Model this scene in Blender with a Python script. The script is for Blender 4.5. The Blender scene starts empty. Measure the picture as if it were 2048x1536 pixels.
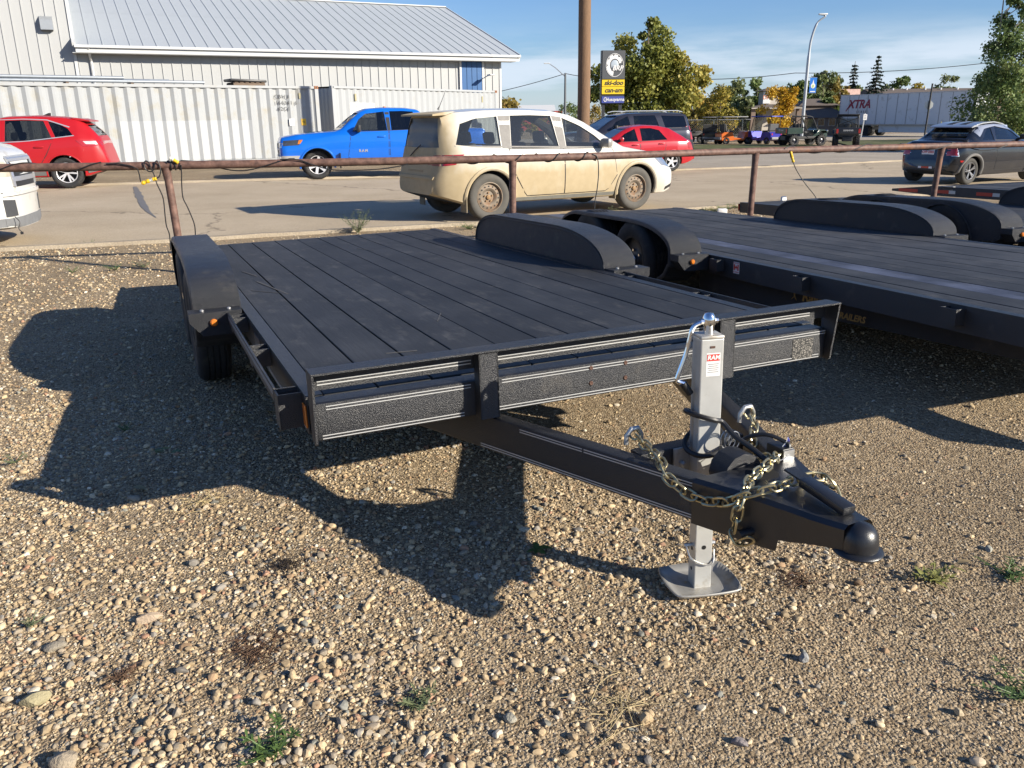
import bpy, bmesh, math, random
import numpy as np
from mathutils import Vector, Matrix, Quaternion

R = math.radians
random.seed(7)
rng = np.random.default_rng(7)
scene = bpy.context.scene
COL = scene.collection

# ------------------------------------------------------------------ camera
EYE = 1.555
FPX = 1655.0                       # focal length in pixels of a 2048 px wide frame
CAM_R = np.array([[9.99936552e-01, -1.12646078e-02, 0.0],
                  [-3.44708490e-03, -3.05990787e-01, 9.52028233e-01],
                  [-1.07242246e-02, -9.51967829e-01, -3.06010202e-01]])   # columns: right, down, forward
cam_d = bpy.data.cameras.new('camera')
cam_d.sensor_fit = 'HORIZONTAL'
cam_d.sensor_width = 36.0
cam_d.lens = FPX / 2048.0 * 36.0
cam_d.clip_start = 0.05
cam_d.clip_end = 6000.0
cam = bpy.data.objects.new('camera', cam_d)
COL.objects.link(cam)
_r, _d, _f = CAM_R[:, 0], CAM_R[:, 1], CAM_R[:, 2]
cam.matrix_world = Matrix(((_r[0], -_d[0], -_f[0], 0.0),
                           (_r[1], -_d[1], -_f[1], 0.0),
                           (_r[2], -_d[2], -_f[2], EYE),
                           (0, 0, 0, 1)))
scene.camera = cam

# ------------------------------------------------------------------ light, sky, exposure
SUN_EL, SUN_AZ = 23.0, 64.0        # shadows fall towards (-sin az, cos az)
to_sun = Vector((math.sin(R(SUN_AZ)) * math.cos(R(SUN_EL)), -math.cos(R(SUN_AZ)) * math.cos(R(SUN_EL)), math.sin(R(SUN_EL))))
sun_d = bpy.data.lights.new('sun', 'SUN')
sun_d.energy = 5.0
sun_d.angle = R(0.53)
sun_d.color = (1.0, 0.915, 0.78)
sun = bpy.data.objects.new('sun', sun_d)
COL.objects.link(sun)
sun.rotation_euler = to_sun.to_track_quat('Z', 'Y').to_euler()
sun.location = to_sun * 50

world = bpy.data.worlds.new('World')
scene.world = world
world.use_nodes = True
wn, wl = world.node_tree.nodes, world.node_tree.links
for n in list(wn):
    wn.remove(n)
w_out = wn.new('ShaderNodeOutputWorld')
w_bg = wn.new('ShaderNodeBackground')
w_sky = wn.new('ShaderNodeTexSky')
w_sky.sky_type = 'NISHITA'
w_sky.sun_disc = False
w_sky.sun_elevation = R(SUN_EL)
w_sky.sun_rotation = math.atan2(to_sun.x, to_sun.y)
w_sky.air_density = 1.0
w_sky.dust_density = 0.3
w_sky.ozone_density = 3.0
w_bg.inputs['Strength'].default_value = 0.068
# thin cloud streaks low over the horizon
w_tc = wn.new('ShaderNodeTexCoord')
w_sep = wn.new('ShaderNodeSeparateXYZ')
wl.new(w_tc.outputs['Generated'], w_sep.inputs[0])
w_map = wn.new('ShaderNodeMapping')
w_map.inputs['Scale'].default_value = (2.2, 2.2, 15.0)
wl.new(w_tc.outputs['Generated'], w_map.inputs[0])
w_no = wn.new('ShaderNodeTexNoise')
w_no.inputs['Scale'].default_value = 1.7
w_no.inputs['Detail'].default_value = 8.0
w_no.inputs['Roughness'].default_value = 0.56
wl.new(w_map.outputs[0], w_no.inputs['Vector'])
w_rp = wn.new('ShaderNodeMapRange')
w_rp.interpolation_type = 'SMOOTHSTEP'
w_rp.inputs['From Min'].default_value = 0.36
w_rp.inputs['From Max'].default_value = 0.62
wl.new(w_no.outputs['Fac'], w_rp.inputs['Value'])
w_band = wn.new('ShaderNodeFloatCurve')
cv = w_band.mapping.curves[0]
cv.points[0].location = (0.0, 0.72)
cv.points[1].location = (1.0, 0.0)
for p in ((0.02, 0.9), (0.05, 1.0), (0.072, 0.7), (0.088, 0.25), (0.105, 0.06), (0.16, 0.03), (0.35, 0.03)):
    cv.points.new(*p)
w_band.mapping.update()
wl.new(w_sep.outputs['Z'], w_band.inputs['Value'])
w_mul = wn.new('ShaderNodeMath')
w_mul.operation = 'MULTIPLY'
wl.new(w_rp.outputs[0], w_mul.inputs[0])
wl.new(w_band.outputs[0], w_mul.inputs[1])
w_mul2 = wn.new('ShaderNodeMath')
w_mul2.operation = 'MULTIPLY'
w_mul2.inputs[1].default_value = 0.92
wl.new(w_mul.outputs[0], w_mul2.inputs[0])
w_tint = wn.new('ShaderNodeMix')
w_tint.data_type = 'RGBA'
w_tint.blend_type = 'MULTIPLY'
w_tint.inputs['Factor'].default_value = 1.0
w_tint.inputs['B'].default_value = (0.72, 0.88, 1.18, 1)
wl.new(w_sky.outputs[0], w_tint.inputs['A'])
w_mix = wn.new('ShaderNodeMix')
w_mix.data_type = 'RGBA'
w_mix.inputs['B'].default_value = (6.0, 6.9, 8.0, 1)
w_haze = wn.new('ShaderNodeMapRange')
w_haze.interpolation_type = 'SMOOTHSTEP'
w_haze.inputs['From Min'].default_value = 0.09
w_haze.inputs['From Max'].default_value = 0.0
w_haze.inputs['To Max'].default_value = 0.42
wl.new(w_sep.outputs['Z'], w_haze.inputs['Value'])
w_add = wn.new('ShaderNodeMath')
w_add.operation = 'MAXIMUM'
wl.new(w_mul2.outputs[0], w_add.inputs[0])
wl.new(w_haze.outputs[0], w_add.inputs[1])
wl.new(w_add.outputs[0], w_mix.inputs['Factor'])
wl.new(w_tint.outputs['Result'], w_mix.inputs['A'])
wl.new(w_mix.outputs['Result'], w_bg.inputs['Color'])
wl.new(w_bg.outputs[0], w_out.inputs[0])

vs = scene.view_settings
scene.display_settings.display_device = 'sRGB'
vs.view_transform = 'Standard'
vs.look = 'None'
vs.exposure = 0.85
vs.gamma = 1.0
vs.use_curve_mapping = False
scene.cycles.max_bounces = 8
scene.cycles.transparent_max_bounces = 16
scene.cycles.use_denoising = True

# ------------------------------------------------------------------ helpers: space
def gz(x, y):
    """Height of the terrain: the lot is level, the land falls a little beyond the street on the open side."""
    f = min(1.0, max(0.0, (x + 7.0) / 10.0))
    f = f * f * (3 - 2 * f)
    d = float(np.interp(y, (13, 20, 24, 28, 50, 85, 200, 700), (0, -.05, -.11, -.18, -.37, -.6, -1.0, -1.5)))
    return d * (f if y < 60 else f + (1 - f) * min(1, (y - 60) / 40))

def vray(x, y):
    return CAM_R @ np.array([(x - 1024.0) / FPX, (y - 768.0) / FPX, 1.0])

def at(x, y, z=0.0):
    v = vray(x, y)
    return np.array([0, 0, EYE]) + v * ((z - EYE) / v[2])

def atg(x, y):
    z = 0.0
    for _ in range(8):
        p = at(x, y, z)
        z = gz(p[0], p[1])
    return p

def aty(x, y, Y):
    v = vray(x, y)
    return np.array([0, 0, EYE]) + v * (Y / v[1])

# ------------------------------------------------------------------ helpers: meshes
class MB:
    """collects shapes into one mesh"""
    def __init__(s):
        s.v, s.f = [], []
    def add(s, vs_, fs_):
        o = len(s.v)
        s.v.extend(tuple(map(float, p)) for p in vs_)
        s.f.extend(tuple(i + o for i in q) for q in fs_)
        return s
    def box(s, c, d, rot=None, bev=0.0):
        x, y, z = d[0] / 2, d[1] / 2, d[2] / 2
        if bev <= 0:
            vs_ = [(-x, -y, -z), (x, -y, -z), (x, y, -z), (-x, y, -z), (-x, -y, z), (x, -y, z), (x, y, z), (-x, y, z)]
            fs_ = [(3, 2, 1, 0), (4, 5, 6, 7), (0, 1, 5, 4), (1, 2, 6, 5), (2, 3, 7, 6), (3, 0, 4, 7)]
        else:
            bm = bmesh.new()
            bmesh.ops.create_cube(bm, size=1.0, matrix=Matrix.Diagonal((d[0], d[1], d[2], 1)))
            bmesh.ops.bevel(bm, geom=list(bm.edges), offset=bev, segments=2, profile=0.5, affect='EDGES')
            bm.verts.index_update()
            vs_ = [tuple(v.co) for v in bm.verts]
            fs_ = [tuple(v.index for v in f.verts) for f in bm.faces]
            bm.free()
        m = rot if rot is not None else Matrix.Identity(3)
        c = Vector(c)
        s.add([c + m @ Vector(v) for v in vs_], fs_)
        return s
    def bar(s, p0, p1, w, h, up=(0, 0, 1), bev=0.0, ext=0.0):
        """box beam from p0 to p1, w across, h along up"""
        p0, p1 = Vector(p0), Vector(p1)
        d = (p1 - p0)
        ln = d.length
        d.normalize()
        u = Vector(up)
        sd = d.cross(u)
        if sd.length < 1e-5:
            u = Vector((0, 1, 0)) if abs(d.y) < .9 else Vector((1, 0, 0))
            sd = d.cross(u)
        sd.normalize()
        u = sd.cross(d)
        m = Matrix((sd, d, u)).transposed()
        return s.box((p0 + p1) / 2, (w, ln + 2 * ext, h), m, bev)
    def tube(s, pts, r, seg=8, caps=True, closed=False):
        pts = [Vector(p) for p in pts]
        n = len(pts)
        rs = r if hasattr(r, '__len__') else [r] * n
        o = len(s.v)
        prev = None
        for i, p in enumerate(pts):
            if closed:
                t = pts[(i + 1) % n] - pts[i - 1]
            else:
                t = pts[min(i + 1, n - 1)] - pts[max(i - 1, 0)]
            t.normalize()
            if prev is None:
                a = Vector((0, 0, 1)) if abs(t.z) < .9 else Vector((1, 0, 0))
                a = (a - t * a.dot(t)).normalized()
            else:
                a = prev - t * prev.dot(t)
                a = a.normalized() if a.length > 1e-6 else prev
            prev = a
            b = t.cross(a)
            for k in range(seg):
                q = 2 * math.pi * k / seg
                s.v.append(tuple(p + (a * math.cos(q) + b * math.sin(q)) * rs[i]))
        m = n if closed else n - 1
        for i in range(m):
            j = (i + 1) % n
            for k in range(seg):
                l = (k + 1) % seg
                s.f.append((o + i * seg + k, o + i * seg + l, o + j * seg + l, o + j * seg + k))
        if caps and not closed:
            s.f.append(tuple(o + k for k in range(seg))[::-1])
            s.f.append(tuple(o + (n - 1) * seg + k for k in range(seg)))
        return s
    def lathe(s, prof, seg=24, origin=(0, 0, 0), axis='Z', caps=True):
        """prof = [(radius, height)]"""
        o = len(s.v)
        ox, oy, oz = origin
        for r_, h in prof:
            for k in range(seg):
                q = 2 * math.pi * k / seg
                a, b = r_ * math.cos(q), r_ * math.sin(q)
                p = (a, b, h) if axis == 'Z' else ((h, a, b) if axis == 'X' else (b, h, a))
                s.v.append((p[0] + ox, p[1] + oy, p[2] + oz))
        n = len(prof)
        for i in range(n - 1):
            for k in range(seg):
                l = (k + 1) % seg
                s.f.append((o + i * seg + k, o + i * seg + l, o + (i + 1) * seg + l, o + (i + 1) * seg + k))
        if caps:
            s.f.append(tuple(o + k for k in range(seg))[::-1])
            s.f.append(tuple(o + (n - 1) * seg + k for k in range(seg)))
        return s
    def prism(s, poly, a, b, axis='Y'):
        """polygon in the two other axes, extruded from a to b along axis"""
        n = len(poly)
        o = len(s.v)
        for h in (a, b):
            for p, q in poly:
                s.v.append({'Y': (p, h, q), 'X': (h, p, q), 'Z': (p, q, h)}[axis])
        s.f.append(tuple(o + i for i in range(n)))
        s.f.append(tuple(o + n + i for i in range(n))[::-1])
        for i in range(n):
            j = (i + 1) % n
            s.f.append((o + j, o + i, o + n + i, o + n + j))
        return s
    def grid(s, rows, closed_u=False):
        """rows = list of equally long point lists"""
        o = len(s.v)
        m = len(rows[0])
        for r_ in rows:
            s.v.extend(tuple(map(float, p)) for p in r_)
        for i in range(len(rows) - 1):
            for k in range(m if closed_u else m - 1):
                l = (k + 1) % m
                s.f.append((o + i * m + k, o + i * m + l, o + (i + 1) * m + l, o + (i + 1) * m + k))
        return s
    def sphere(s, c, r_, seg=12, ring=8, sc=(1, 1, 1)):
        rows = []
        for i in range(ring + 1):
            t = math.pi * i / ring
            rows.append([(c[0] + sc[0] * r_ * math.sin(t) * math.cos(2 * math.pi * k / seg), c[1] + sc[1] * r_ * math.sin(t) * math.sin(2 * math.pi * k / seg),
                          c[2] + sc[2] * r_ * math.cos(t)) for k in range(seg)])
        return s.grid(rows, True)
    def mesh(s, name, smooth=False, fix=True):
        me = bpy.data.meshes.new(name)
        me.from_pydata(s.v, [], s.f)
        if fix:
            bm = bmesh.new()
            bm.from_mesh(me)
            bmesh.ops.remove_doubles(bm, verts=bm.verts, dist=1e-6)
            bmesh.ops.recalc_face_normals(bm, faces=bm.faces)
            bm.to_mesh(me)
            bm.free()
        if smooth:
            me.polygons.foreach_set('use_smooth', [True] * len(me.polygons))
            try:
                me.set_sharp_from_angle(angle=R(smooth if smooth is not True else 40))
            except Exception:
                pass
        me.update()
        return me
    def build(s, name, mat, parent=None, smooth=False, fix=True):
        me = s.mesh(name, smooth, fix)
        return link(name, me, mat, parent)

def link(name, me, mat=None, parent=None):
    if mat is not None:
        if not me.materials:
            me.materials.append(mat)
    o = bpy.data.objects.new(name, me)
    COL.objects.link(o)
    if parent is not None:
        o.parent = parent
    return o

def empty(name, loc=(0, 0, 0), rz=0.0, parent=None):
    o = bpy.data.objects.new(name, None)
    o.empty_display_size = 0.2
    COL.objects.link(o)
    o.location = loc
    o.rotation_euler = (0, 0, rz)
    if parent is not None:
        o.parent = parent
    return o

def tag(o, label=None, cat=None, group=None, kind=None):
    if label:
        o['label'] = label
    if cat:
        o['category'] = cat
    if group:
        o['group'] = group
    if kind:
        o['kind'] = kind
    return o

def children_of(o):
    return [c for c in COL.objects if c.parent == o]

def copy_tree(o, parent=None, kids=None):
    c = o.copy()
    COL.objects.link(c)
    if parent is not None:
        c.parent = parent
    for ch in (kids or children_of)(o):
        copy_tree(ch, c)
    return c

def text_mesh(body, size, extrude=0.001, shear=0.0, bold=0.0, align='CENTER', space=1.0):
    cu = bpy.data.curves.new('text', 'FONT')
    cu.body = body
    cu.size = size
    cu.extrude = extrude
    cu.shear = shear
    cu.offset = bold
    cu.align_x = align
    cu.align_y = 'CENTER'
    cu.space_character = space
    cu.resolution_u = 3
    ob = bpy.data.objects.new('text', cu)
    COL.objects.link(ob)
    bpy.context.view_layer.update()
    dg = bpy.context.evaluated_depsgraph_get()
    me = bpy.data.meshes.new_from_object(ob.evaluated_get(dg))
    bpy.data.objects.remove(ob)
    bpy.data.curves.remove(cu)
    return me

def put_text(name, body, size, mat, parent, m, **kw):
    """lettering whose own x/y plane is placed by matrix m in the parent's space"""
    me = text_mesh(body, size, **kw)
    me.materials.clear()
    o = link(name, me, mat, parent)
    o.matrix_local = m
    return o

def plane_m(origin, xdir, ydir):
    x = Vector(xdir).normalized()
    y = Vector(ydir)
    y = (y - x * y.dot(x)).normalized()
    z = x.cross(y)
    o = Vector(origin)
    return Matrix(((x.x, y.x, z.x, o.x), (x.y, y.y, z.y, o.y), (x.z, y.z, z.z, o.z), (0, 0, 0, 1)))

# ------------------------------------------------------------------ helpers: materials
MATS = {}
def mat(name, col, rough=0.6, metal=0.0, var=0.12, vscale=8.0, bump=0.0, bscale=60.0, coat=0.0, spec=0.5, dirt=None, dscale=3.0, damt=0.5, stretch=None, rvar=0.0, emit=None):
    if name in MATS:
        return MATS[name]
    m = bpy.data.materials.new(name)
    m.use_nodes = True
    nt = m.node_tree
    N, L = nt.nodes, nt.links
    b = N['Principled BSDF']
    b.inputs['Roughness'].default_value = rough
    b.inputs['Metallic'].default_value = metal
    b.inputs['Coat Weight'].default_value = coat
    b.inputs['Coat Roughness'].default_value = 0.05
    b.inputs['Specular IOR Level'].default_value = spec
    tc = N.new('ShaderNodeTexCoord')
    src = tc.outputs['Object']
    if stretch:
        mp = N.new('ShaderNodeMapping')
        mp.inputs['Scale'].default_value = stretch
        L.new(src, mp.inputs[0])
        src = mp.outputs[0]
    no = N.new('ShaderNodeTexNoise')
    no.inputs['Scale'].default_value = vscale
    no.inputs['Detail'].default_value = 5
    no.inputs['Roughness'].default_value = 0.6
    L.new(src, no.inputs['Vector'])
    mx = N.new('ShaderNodeMix')
    mx.data_type = 'RGBA'
    c = tuple(col[:3])
    mx.inputs['A'].default_value = (*[max(0, k * (1 - var)) for k in c], 1)
    mx.inputs['B'].default_value = (*[min(1, k * (1 + var)) for k in c], 1)
    L.new(no.outputs['Fac'], mx.inputs['Factor'])
    out = mx.outputs['Result']
    if dirt:
        n2 = N.new('ShaderNodeTexNoise')
        n2.inputs['Scale'].default_value = dscale
        n2.inputs['Detail'].default_value = 7
        n2.inputs['Roughness'].default_value = 0.65
        L.new(src, n2.inputs['Vector'])
        mr = N.new('ShaderNodeMapRange')
        mr.inputs['From Min'].default_value = 0.62 - 0.3 * damt
        mr.inputs['From Max'].default_value = 0.72
        L.new(n2.outputs['Fac'], mr.inputs['Value'])
        m2 = N.new('ShaderNodeMix')
        m2.data_type = 'RGBA'
        L.new(mr.outputs[0], m2.inputs['Factor'])
        L.new(out, m2.inputs['A'])
        m2.inputs['B'].default_value = (*dirt[:3], 1)
        out = m2.outputs['Result']
    L.new(out, b.inputs['Base Color'])
    if rvar:
        mr3 = N.new('ShaderNodeMapRange')
        mr3.inputs['To Min'].default_value = max(0.02, rough - rvar)
        mr3.inputs['To Max'].default_value = min(1, rough + rvar)
        L.new(no.outputs['Fac'], mr3.inputs['Value'])
        L.new(mr3.outputs[0], b.inputs['Roughness'])
    if bump:
        n3 = N.new('ShaderNodeTexNoise')
        n3.inputs['Scale'].default_value = bscale
        n3.inputs['Detail'].default_value = 3
        L.new(src, n3.inputs['Vector'])
        bp = N.new('ShaderNodeBump')
        bp.inputs['Strength'].default_value = bump
        bp.inputs['Distance'].default_value = 0.01
        L.new(n3.outputs['Fac'], bp.inputs['Height'])
        L.new(bp.outputs[0], b.inputs['Normal'])
    if emit:
        b.inputs['Emission Color'].default_value = (*emit[:3], 1)
        b.inputs['Emission Strength'].default_value = emit[3]
    MATS[name] = m
    return m

def glass(name, tint=(0.02, 0.03, 0.035), see=0.25):
    """flat automotive glass: mirror at grazing angles, partly see-through"""
    if name in MATS:
        return MATS[name]
    m = bpy.data.materials.new(name)
    m.use_nodes = True
    N, L = m.node_tree.nodes, m.node_tree.links
    for n in list(N):
        N.remove(n)
    out = N.new('ShaderNodeOutputMaterial')
    gl = N.new('ShaderNodeBsdfGlossy')
    gl.inputs['Roughness'].default_value = 0.03
    tr = N.new('ShaderNodeBsdfTransparent')
    tr.inputs[0].default_value = (see, see * 1.04, see * 1.02, 1)
    df = N.new('ShaderNodeBsdfDiffuse')
    df.inputs[0].default_value = (*tint, 1)
    lw = N.new('ShaderNodeLayerWeight')
    lw.inputs[0].default_value = 0.5
    pw_ = N.new('ShaderNodeMath')
    pw_.operation = 'POWER'
    pw_.inputs[1].default_value = 3.5
    L.new(lw.outputs['Facing'], pw_.inputs[0])
    fr = N.new('ShaderNodeMapRange')
    fr.inputs['To Min'].default_value = 0.09
    fr.inputs['To Max'].default_value = 0.95
    L.new(pw_.outputs[0], fr.inputs['Value'])
    add = N.new('ShaderNodeMixShader')
    add.inputs[0].default_value = 0.15
    L.new(tr.outputs[0], add.inputs[1])
    L.new(df.outputs[0], add.inputs[2])
    mx = N.new('ShaderNodeMixShader')
    L.new(fr.outputs[0], mx.inputs[0])
    L.new(add.outputs[0], mx.inputs[1])
    L.new(gl.outputs[0], mx.inputs[2])
    L.new(mx.outputs[0], out.inputs[0])
    MATS[name] = m
    return m

def bool_cut(ob, cutter_meshes):
    """subtract closed meshes (same local space) from ob's mesh"""
    for cm in cutter_meshes:
        c = bpy.data.objects.new('cutter', cm)
        COL.objects.link(c)
        c.matrix_world = ob.matrix_world
        md = ob.modifiers.new('b', 'BOOLEAN')
        md.operation = 'DIFFERENCE'
        md.solver = 'EXACT'
        md.object = c
        bpy.context.view_layer.update()
        dg = bpy.context.evaluated_depsgraph_get()
        me = bpy.data.meshes.new_from_object(ob.evaluated_get(dg))
        ob.modifiers.clear()
        old = ob.data
        ob.data = me
        bpy.data.meshes.remove(old)
        bpy.data.objects.remove(c)
        bpy.data.meshes.remove(cm)

# ================================================================== GROUND
def smooth_noise(x, y, s, seed=0):
    """cheap vectorised value noise 0..1"""
    x = np.asarray(x) * s + 13.7 * seed
    y = np.asarray(y) * s - 7.1 * seed
    xi, yi = np.floor(x), np.floor(y)
    fx, fy = x - xi, y - yi
    fx, fy = fx * fx * (3 - 2 * fx), fy * fy * (3 - 2 * fy)
    h = lambda a, b: np.modf(np.abs(np.sin(a * 127.1 + b * 311.7 + seed * 17.3) * 43758.5453))[0]
    return (h(xi, yi) * (1 - fx) + h(xi + 1, yi) * fx) * (1 - fy) + (h(xi, yi + 1) * (1 - fx) + h(xi + 1, yi + 1) * fx) * fy

def lot_bumps(x, y):
    x, y = np.asarray(x, float), np.asarray(y, float)
    n = (smooth_noise(x, y, 1.1, 1) - .5) * .035 + (smooth_noise(x, y, 3.2, 2) - .5) * .014
    fade = np.clip((10.0 - y) / 1.5, 0, 1) * np.clip((9.0 - np.abs(x)) / 2, 0, 1)
    return n * fade - 0.004

NEAR_KERB = [(-34, 1.6), (-20, 6.3), (-6.61, 10.75), (-4.63, 11.41), (-2.45, 12.28), (-.45, 13.0), (1.4, 13.95), (3.41, 15.0), (6.0, 16.25), (10.4, 18.0), (20, 21.9), (40, 30)]
FAR_KERB = [(-36, 13.2), (-22, 18.2), (-10.84, 21.95), (-7.7, 22.87), (-5.22, 23.6), (0.2, 25.9), (5.9, 28.6), (9.4, 30.1), (14.6, 33.0), (24, 37.5), (44, 47)]
RAIL_Z = 1.12
RAIL = [tuple(at(x, y, RAIL_Z)[:2]) for x, y in ((-900, 349), (0, 336), (331, 331), (1025, 317), (1512, 302), (1884, 292), (2048, 288), (2400, 278))]

def soil_material():
    m = bpy.data.materials.new('gravelly_soil')
    m.use_nodes = True
    N, L = m.node_tree.nodes, m.node_tree.links
    b = N['Principled BSDF']
    b.inputs['Roughness'].default_value = 0.95
    b.inputs['Specular IOR Level'].default_value = 0.15
    geo = N.new('ShaderNodeNewGeometry')
    def noise(sc, det=4, rough=.6):
        n = N.new('ShaderNodeTexNoise')
        n.inputs['Scale'].default_value = sc
        n.inputs['Detail'].default_value = det
        n.inputs['Roughness'].default_value = rough
        L.new(geo.outputs['Position'], n.inputs['Vector'])
        return n
    vo = N.new('ShaderNodeTexVoronoi')
    vo.inputs['Scale'].default_value = 95
    L.new(geo.outputs['Position'], vo.inputs['Vector'])
    vo2 = N.new('ShaderNodeTexVoronoi')
    vo2.inputs['Scale'].default_value = 30
    L.new(geo.outputs['Position'], vo2.inputs['Vector'])
    rp = N.new('ShaderNodeValToRGB')
    rp.color_ramp.elements[0].color = (.19, .14, .086, 1)
    rp.color_ramp.elements[1].color = (.49, .385, .252, 1)
    e = rp.color_ramp.elements.new(.5)
    e.color = (.345, .262, .165, 1)
    sep = N.new('ShaderNodeSeparateColor')
    L.new(vo.outputs['Color'], sep.inputs[0])
    L.new(sep.outputs[0], rp.inputs[0])
    big = noise(.55, 5)
    mx = N.new('ShaderNodeMix')
    mx.data_type = 'RGBA'
    mx.blend_type = 'MULTIPLY'
    mx.inputs['Factor'].default_value = 1
    r2 = N.new('ShaderNodeMapRange')
    r2.inputs['From Min'].default_value = .3
    r2.inputs['From Max'].default_value = .7
    r2.inputs['To Min'].default_value = .72
    r2.inputs['To Max'].default_value = 1.2
    L.new(big.outputs['Fac'], r2.inputs['Value'])
    L.new(rp.outputs[0], mx.inputs['A'])
    L.new(r2.outputs[0], mx.inputs['B'])
    L.new(mx.outputs['Result'], b.inputs['Base Color'])
    fine = noise(140, 3)
    ad = N.new('ShaderNodeMath')
    ad.operation = 'ADD'
    L.new(vo.outputs['Distance'], ad.inputs[0])
    L.new(vo2.outputs['Distance'], ad.inputs[1])
    ad2 = N.new('ShaderNodeMath')
    ad2.operation = 'MULTIPLY_ADD'
    ad2.inputs[1].default_value = -1.0
    L.new(ad.outputs[0], ad2.inputs[0])
    L.new(fine.outputs['Fac'], ad2.inputs[2])
    bp = N.new('ShaderNodeBump')
    bp.inputs['Strength'].default_value = .9
    bp.inputs['Distance'].default_value = .012
    L.new(ad2.outputs[0], bp.inputs['Height'])
    L.new(bp.outputs[0], b.inputs['Normal'])
    return m

def sheet_material(name, c1, c2, c3, scale=.8, fine=60, bump=.5, rough=.92, cracks=False):
    m = bpy.data.materials.new(name)
    m.use_nodes = True
    N, L = m.node_tree.nodes, m.node_tree.links
    b = N['Principled BSDF']
    b.inputs['Roughness'].default_value = rough
    b.inputs['Specular IOR Level'].default_value = .25
    geo = N.new('ShaderNodeNewGeometry')
    def noise(sc, det=5):
        n = N.new('ShaderNodeTexNoise')
        n.inputs['Scale'].default_value = sc
        n.inputs['Detail'].default_value = det
        n.inputs['Roughness'].default_value = .62
        L.new(geo.outputs['Position'], n.inputs['Vector'])
        return n
    big, fn = noise(scale, 6), noise(fine, 3)
    rp = N.new('ShaderNodeValToRGB')
    els = rp.color_ramp.elements
    els[0].position, els[0].color = .3, (*c1, 1)
    els[1].position, els[1].color = .72, (*c3, 1)
    els.new(.5).color = (*c2, 1)
    L.new(big.outputs['Fac'], rp.inputs[0])
    mr = N.new('ShaderNodeMapRange')
    mr.inputs['From Min'].default_value = .25
    mr.inputs['From Max'].default_value = .75
    mr.inputs['To Min'].default_value = .72
    mr.inputs['To Max'].default_value = 1.28
    L.new(fn.outputs['Fac'], mr.inputs['Value'])
    mx = N.new('ShaderNodeMix')
    mx.data_type = 'RGBA'
    mx.blend_type = 'MULTIPLY'
    mx.inputs['Factor'].default_value = 1
    L.new(rp.outputs[0], mx.inputs['A'])
    L.new(mr.outputs[0], mx.inputs['B'])
    col = mx.outputs['Result']
    if cracks:
        vo = N.new('ShaderNodeTexVoronoi')
        vo.feature = 'DISTANCE_TO_EDGE'
        vo.inputs['Scale'].default_value = .16
        wob = noise(1.5, 3)
        mv = N.new('ShaderNodeVectorMath')
        mv.operation = 'MULTIPLY_ADD'
        mv.inputs[1].default_value = (1.2, 1.2, 0)
        L.new(wob.outputs['Color'], mv.inputs[0])
        L.new(geo.outputs['Position'], mv.inputs[2])
        L.new(mv.outputs[0], vo.inputs['Vector'])
        lt = N.new('ShaderNodeMapRange')
        lt.inputs['From Min'].default_value = .001
        lt.inputs['From Max'].default_value = .006
        lt.inputs['To Min'].default_value = .55
        lt.inputs['To Max'].default_value = 1
        L.new(vo.outputs['Distance'], lt.inputs['Value'])
        m3 = N.new('ShaderNodeMix')
        m3.data_type = 'RGBA'
        m3.blend_type = 'MULTIPLY'
        m3.inputs['Factor'].default_value = 1
        L.new(col, m3.inputs['A'])
        L.new(lt.outputs[0], m3.inputs['B'])
        col = m3.outputs['Result']
    L.new(col, b.inputs['Base Color'])
    bp = N.new('ShaderNodeBump')
    bp.inputs['Strength'].default_value = bump
    bp.inputs['Distance'].default_value = .01
    L.new(fn.outputs['Fac'], bp.inputs['Height'])
    L.new(bp.outputs[0], b.inputs['Normal'])
    return m

SOIL = soil_material()
gx = np.unique(np.concatenate([np.arange(-8, 8.01, .14), np.array([-2500, -900, -400, -200, -120, -80, -60, -45, -36, -30, -26, -22, -19, -16, -14, -12, -10.5, -9, 9, 10.5, 12, 14, 16, 19, 22, 26, 30, 36, 45, 60, 80, 120, 200, 400, 900, 2500.])]))
gy = np.unique(np.concatenate([np.arange(.4, 11.4, .14), np.array([-300, -80, -30, -12, -6, -3, -1.5, -.5, 12, 13, 14, 15.5, 17, 18.5, 20, 22, 24, 26, 28, 30, 33, 36, 40, 45, 50, 56, 63, 70, 78, 85, 100, 120, 150, 200, 300, 500, 900, 1800, 4000.])]))
rows = []
for y in gy:
    bumps = lot_bumps(gx, np.full_like(gx, y))
    rows.append([(x, y, gz(x, y) + bz) for x, bz in zip(gx, bumps)])
g_ob = MB().grid(rows).build('ground', SOIL, smooth=60, fix=False)
tag(g_ob, kind='structure')

def strip(name, a, b, m, lift, n=5, kind='structure'):
    """sheet between two polylines of equal length"""
    rows_ = []
    for p, q in zip(a, b):
        rows_.append([])
        for i in range(n + 1):
            t = i / n
            x, y = p[0] + (q[0] - p[0]) * t, p[1] + (q[1] - p[1]) * t
            rows_[-1].append((x, y, gz(x, y) + lift))
    o = MB().grid(rows_).build(name, m, smooth=60)
    return tag(o, kind=kind)

def resample(pl, n):
    pl = np.array(pl, float)
    d = np.r_[0, np.cumsum(np.hypot(*np.diff(pl, axis=0).T))]
    t = np.linspace(0, d[-1], n)
    return [tuple(float(np.interp(k, d, pl[:, j])) for j in range(pl.shape[1])) for k in t]

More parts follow.
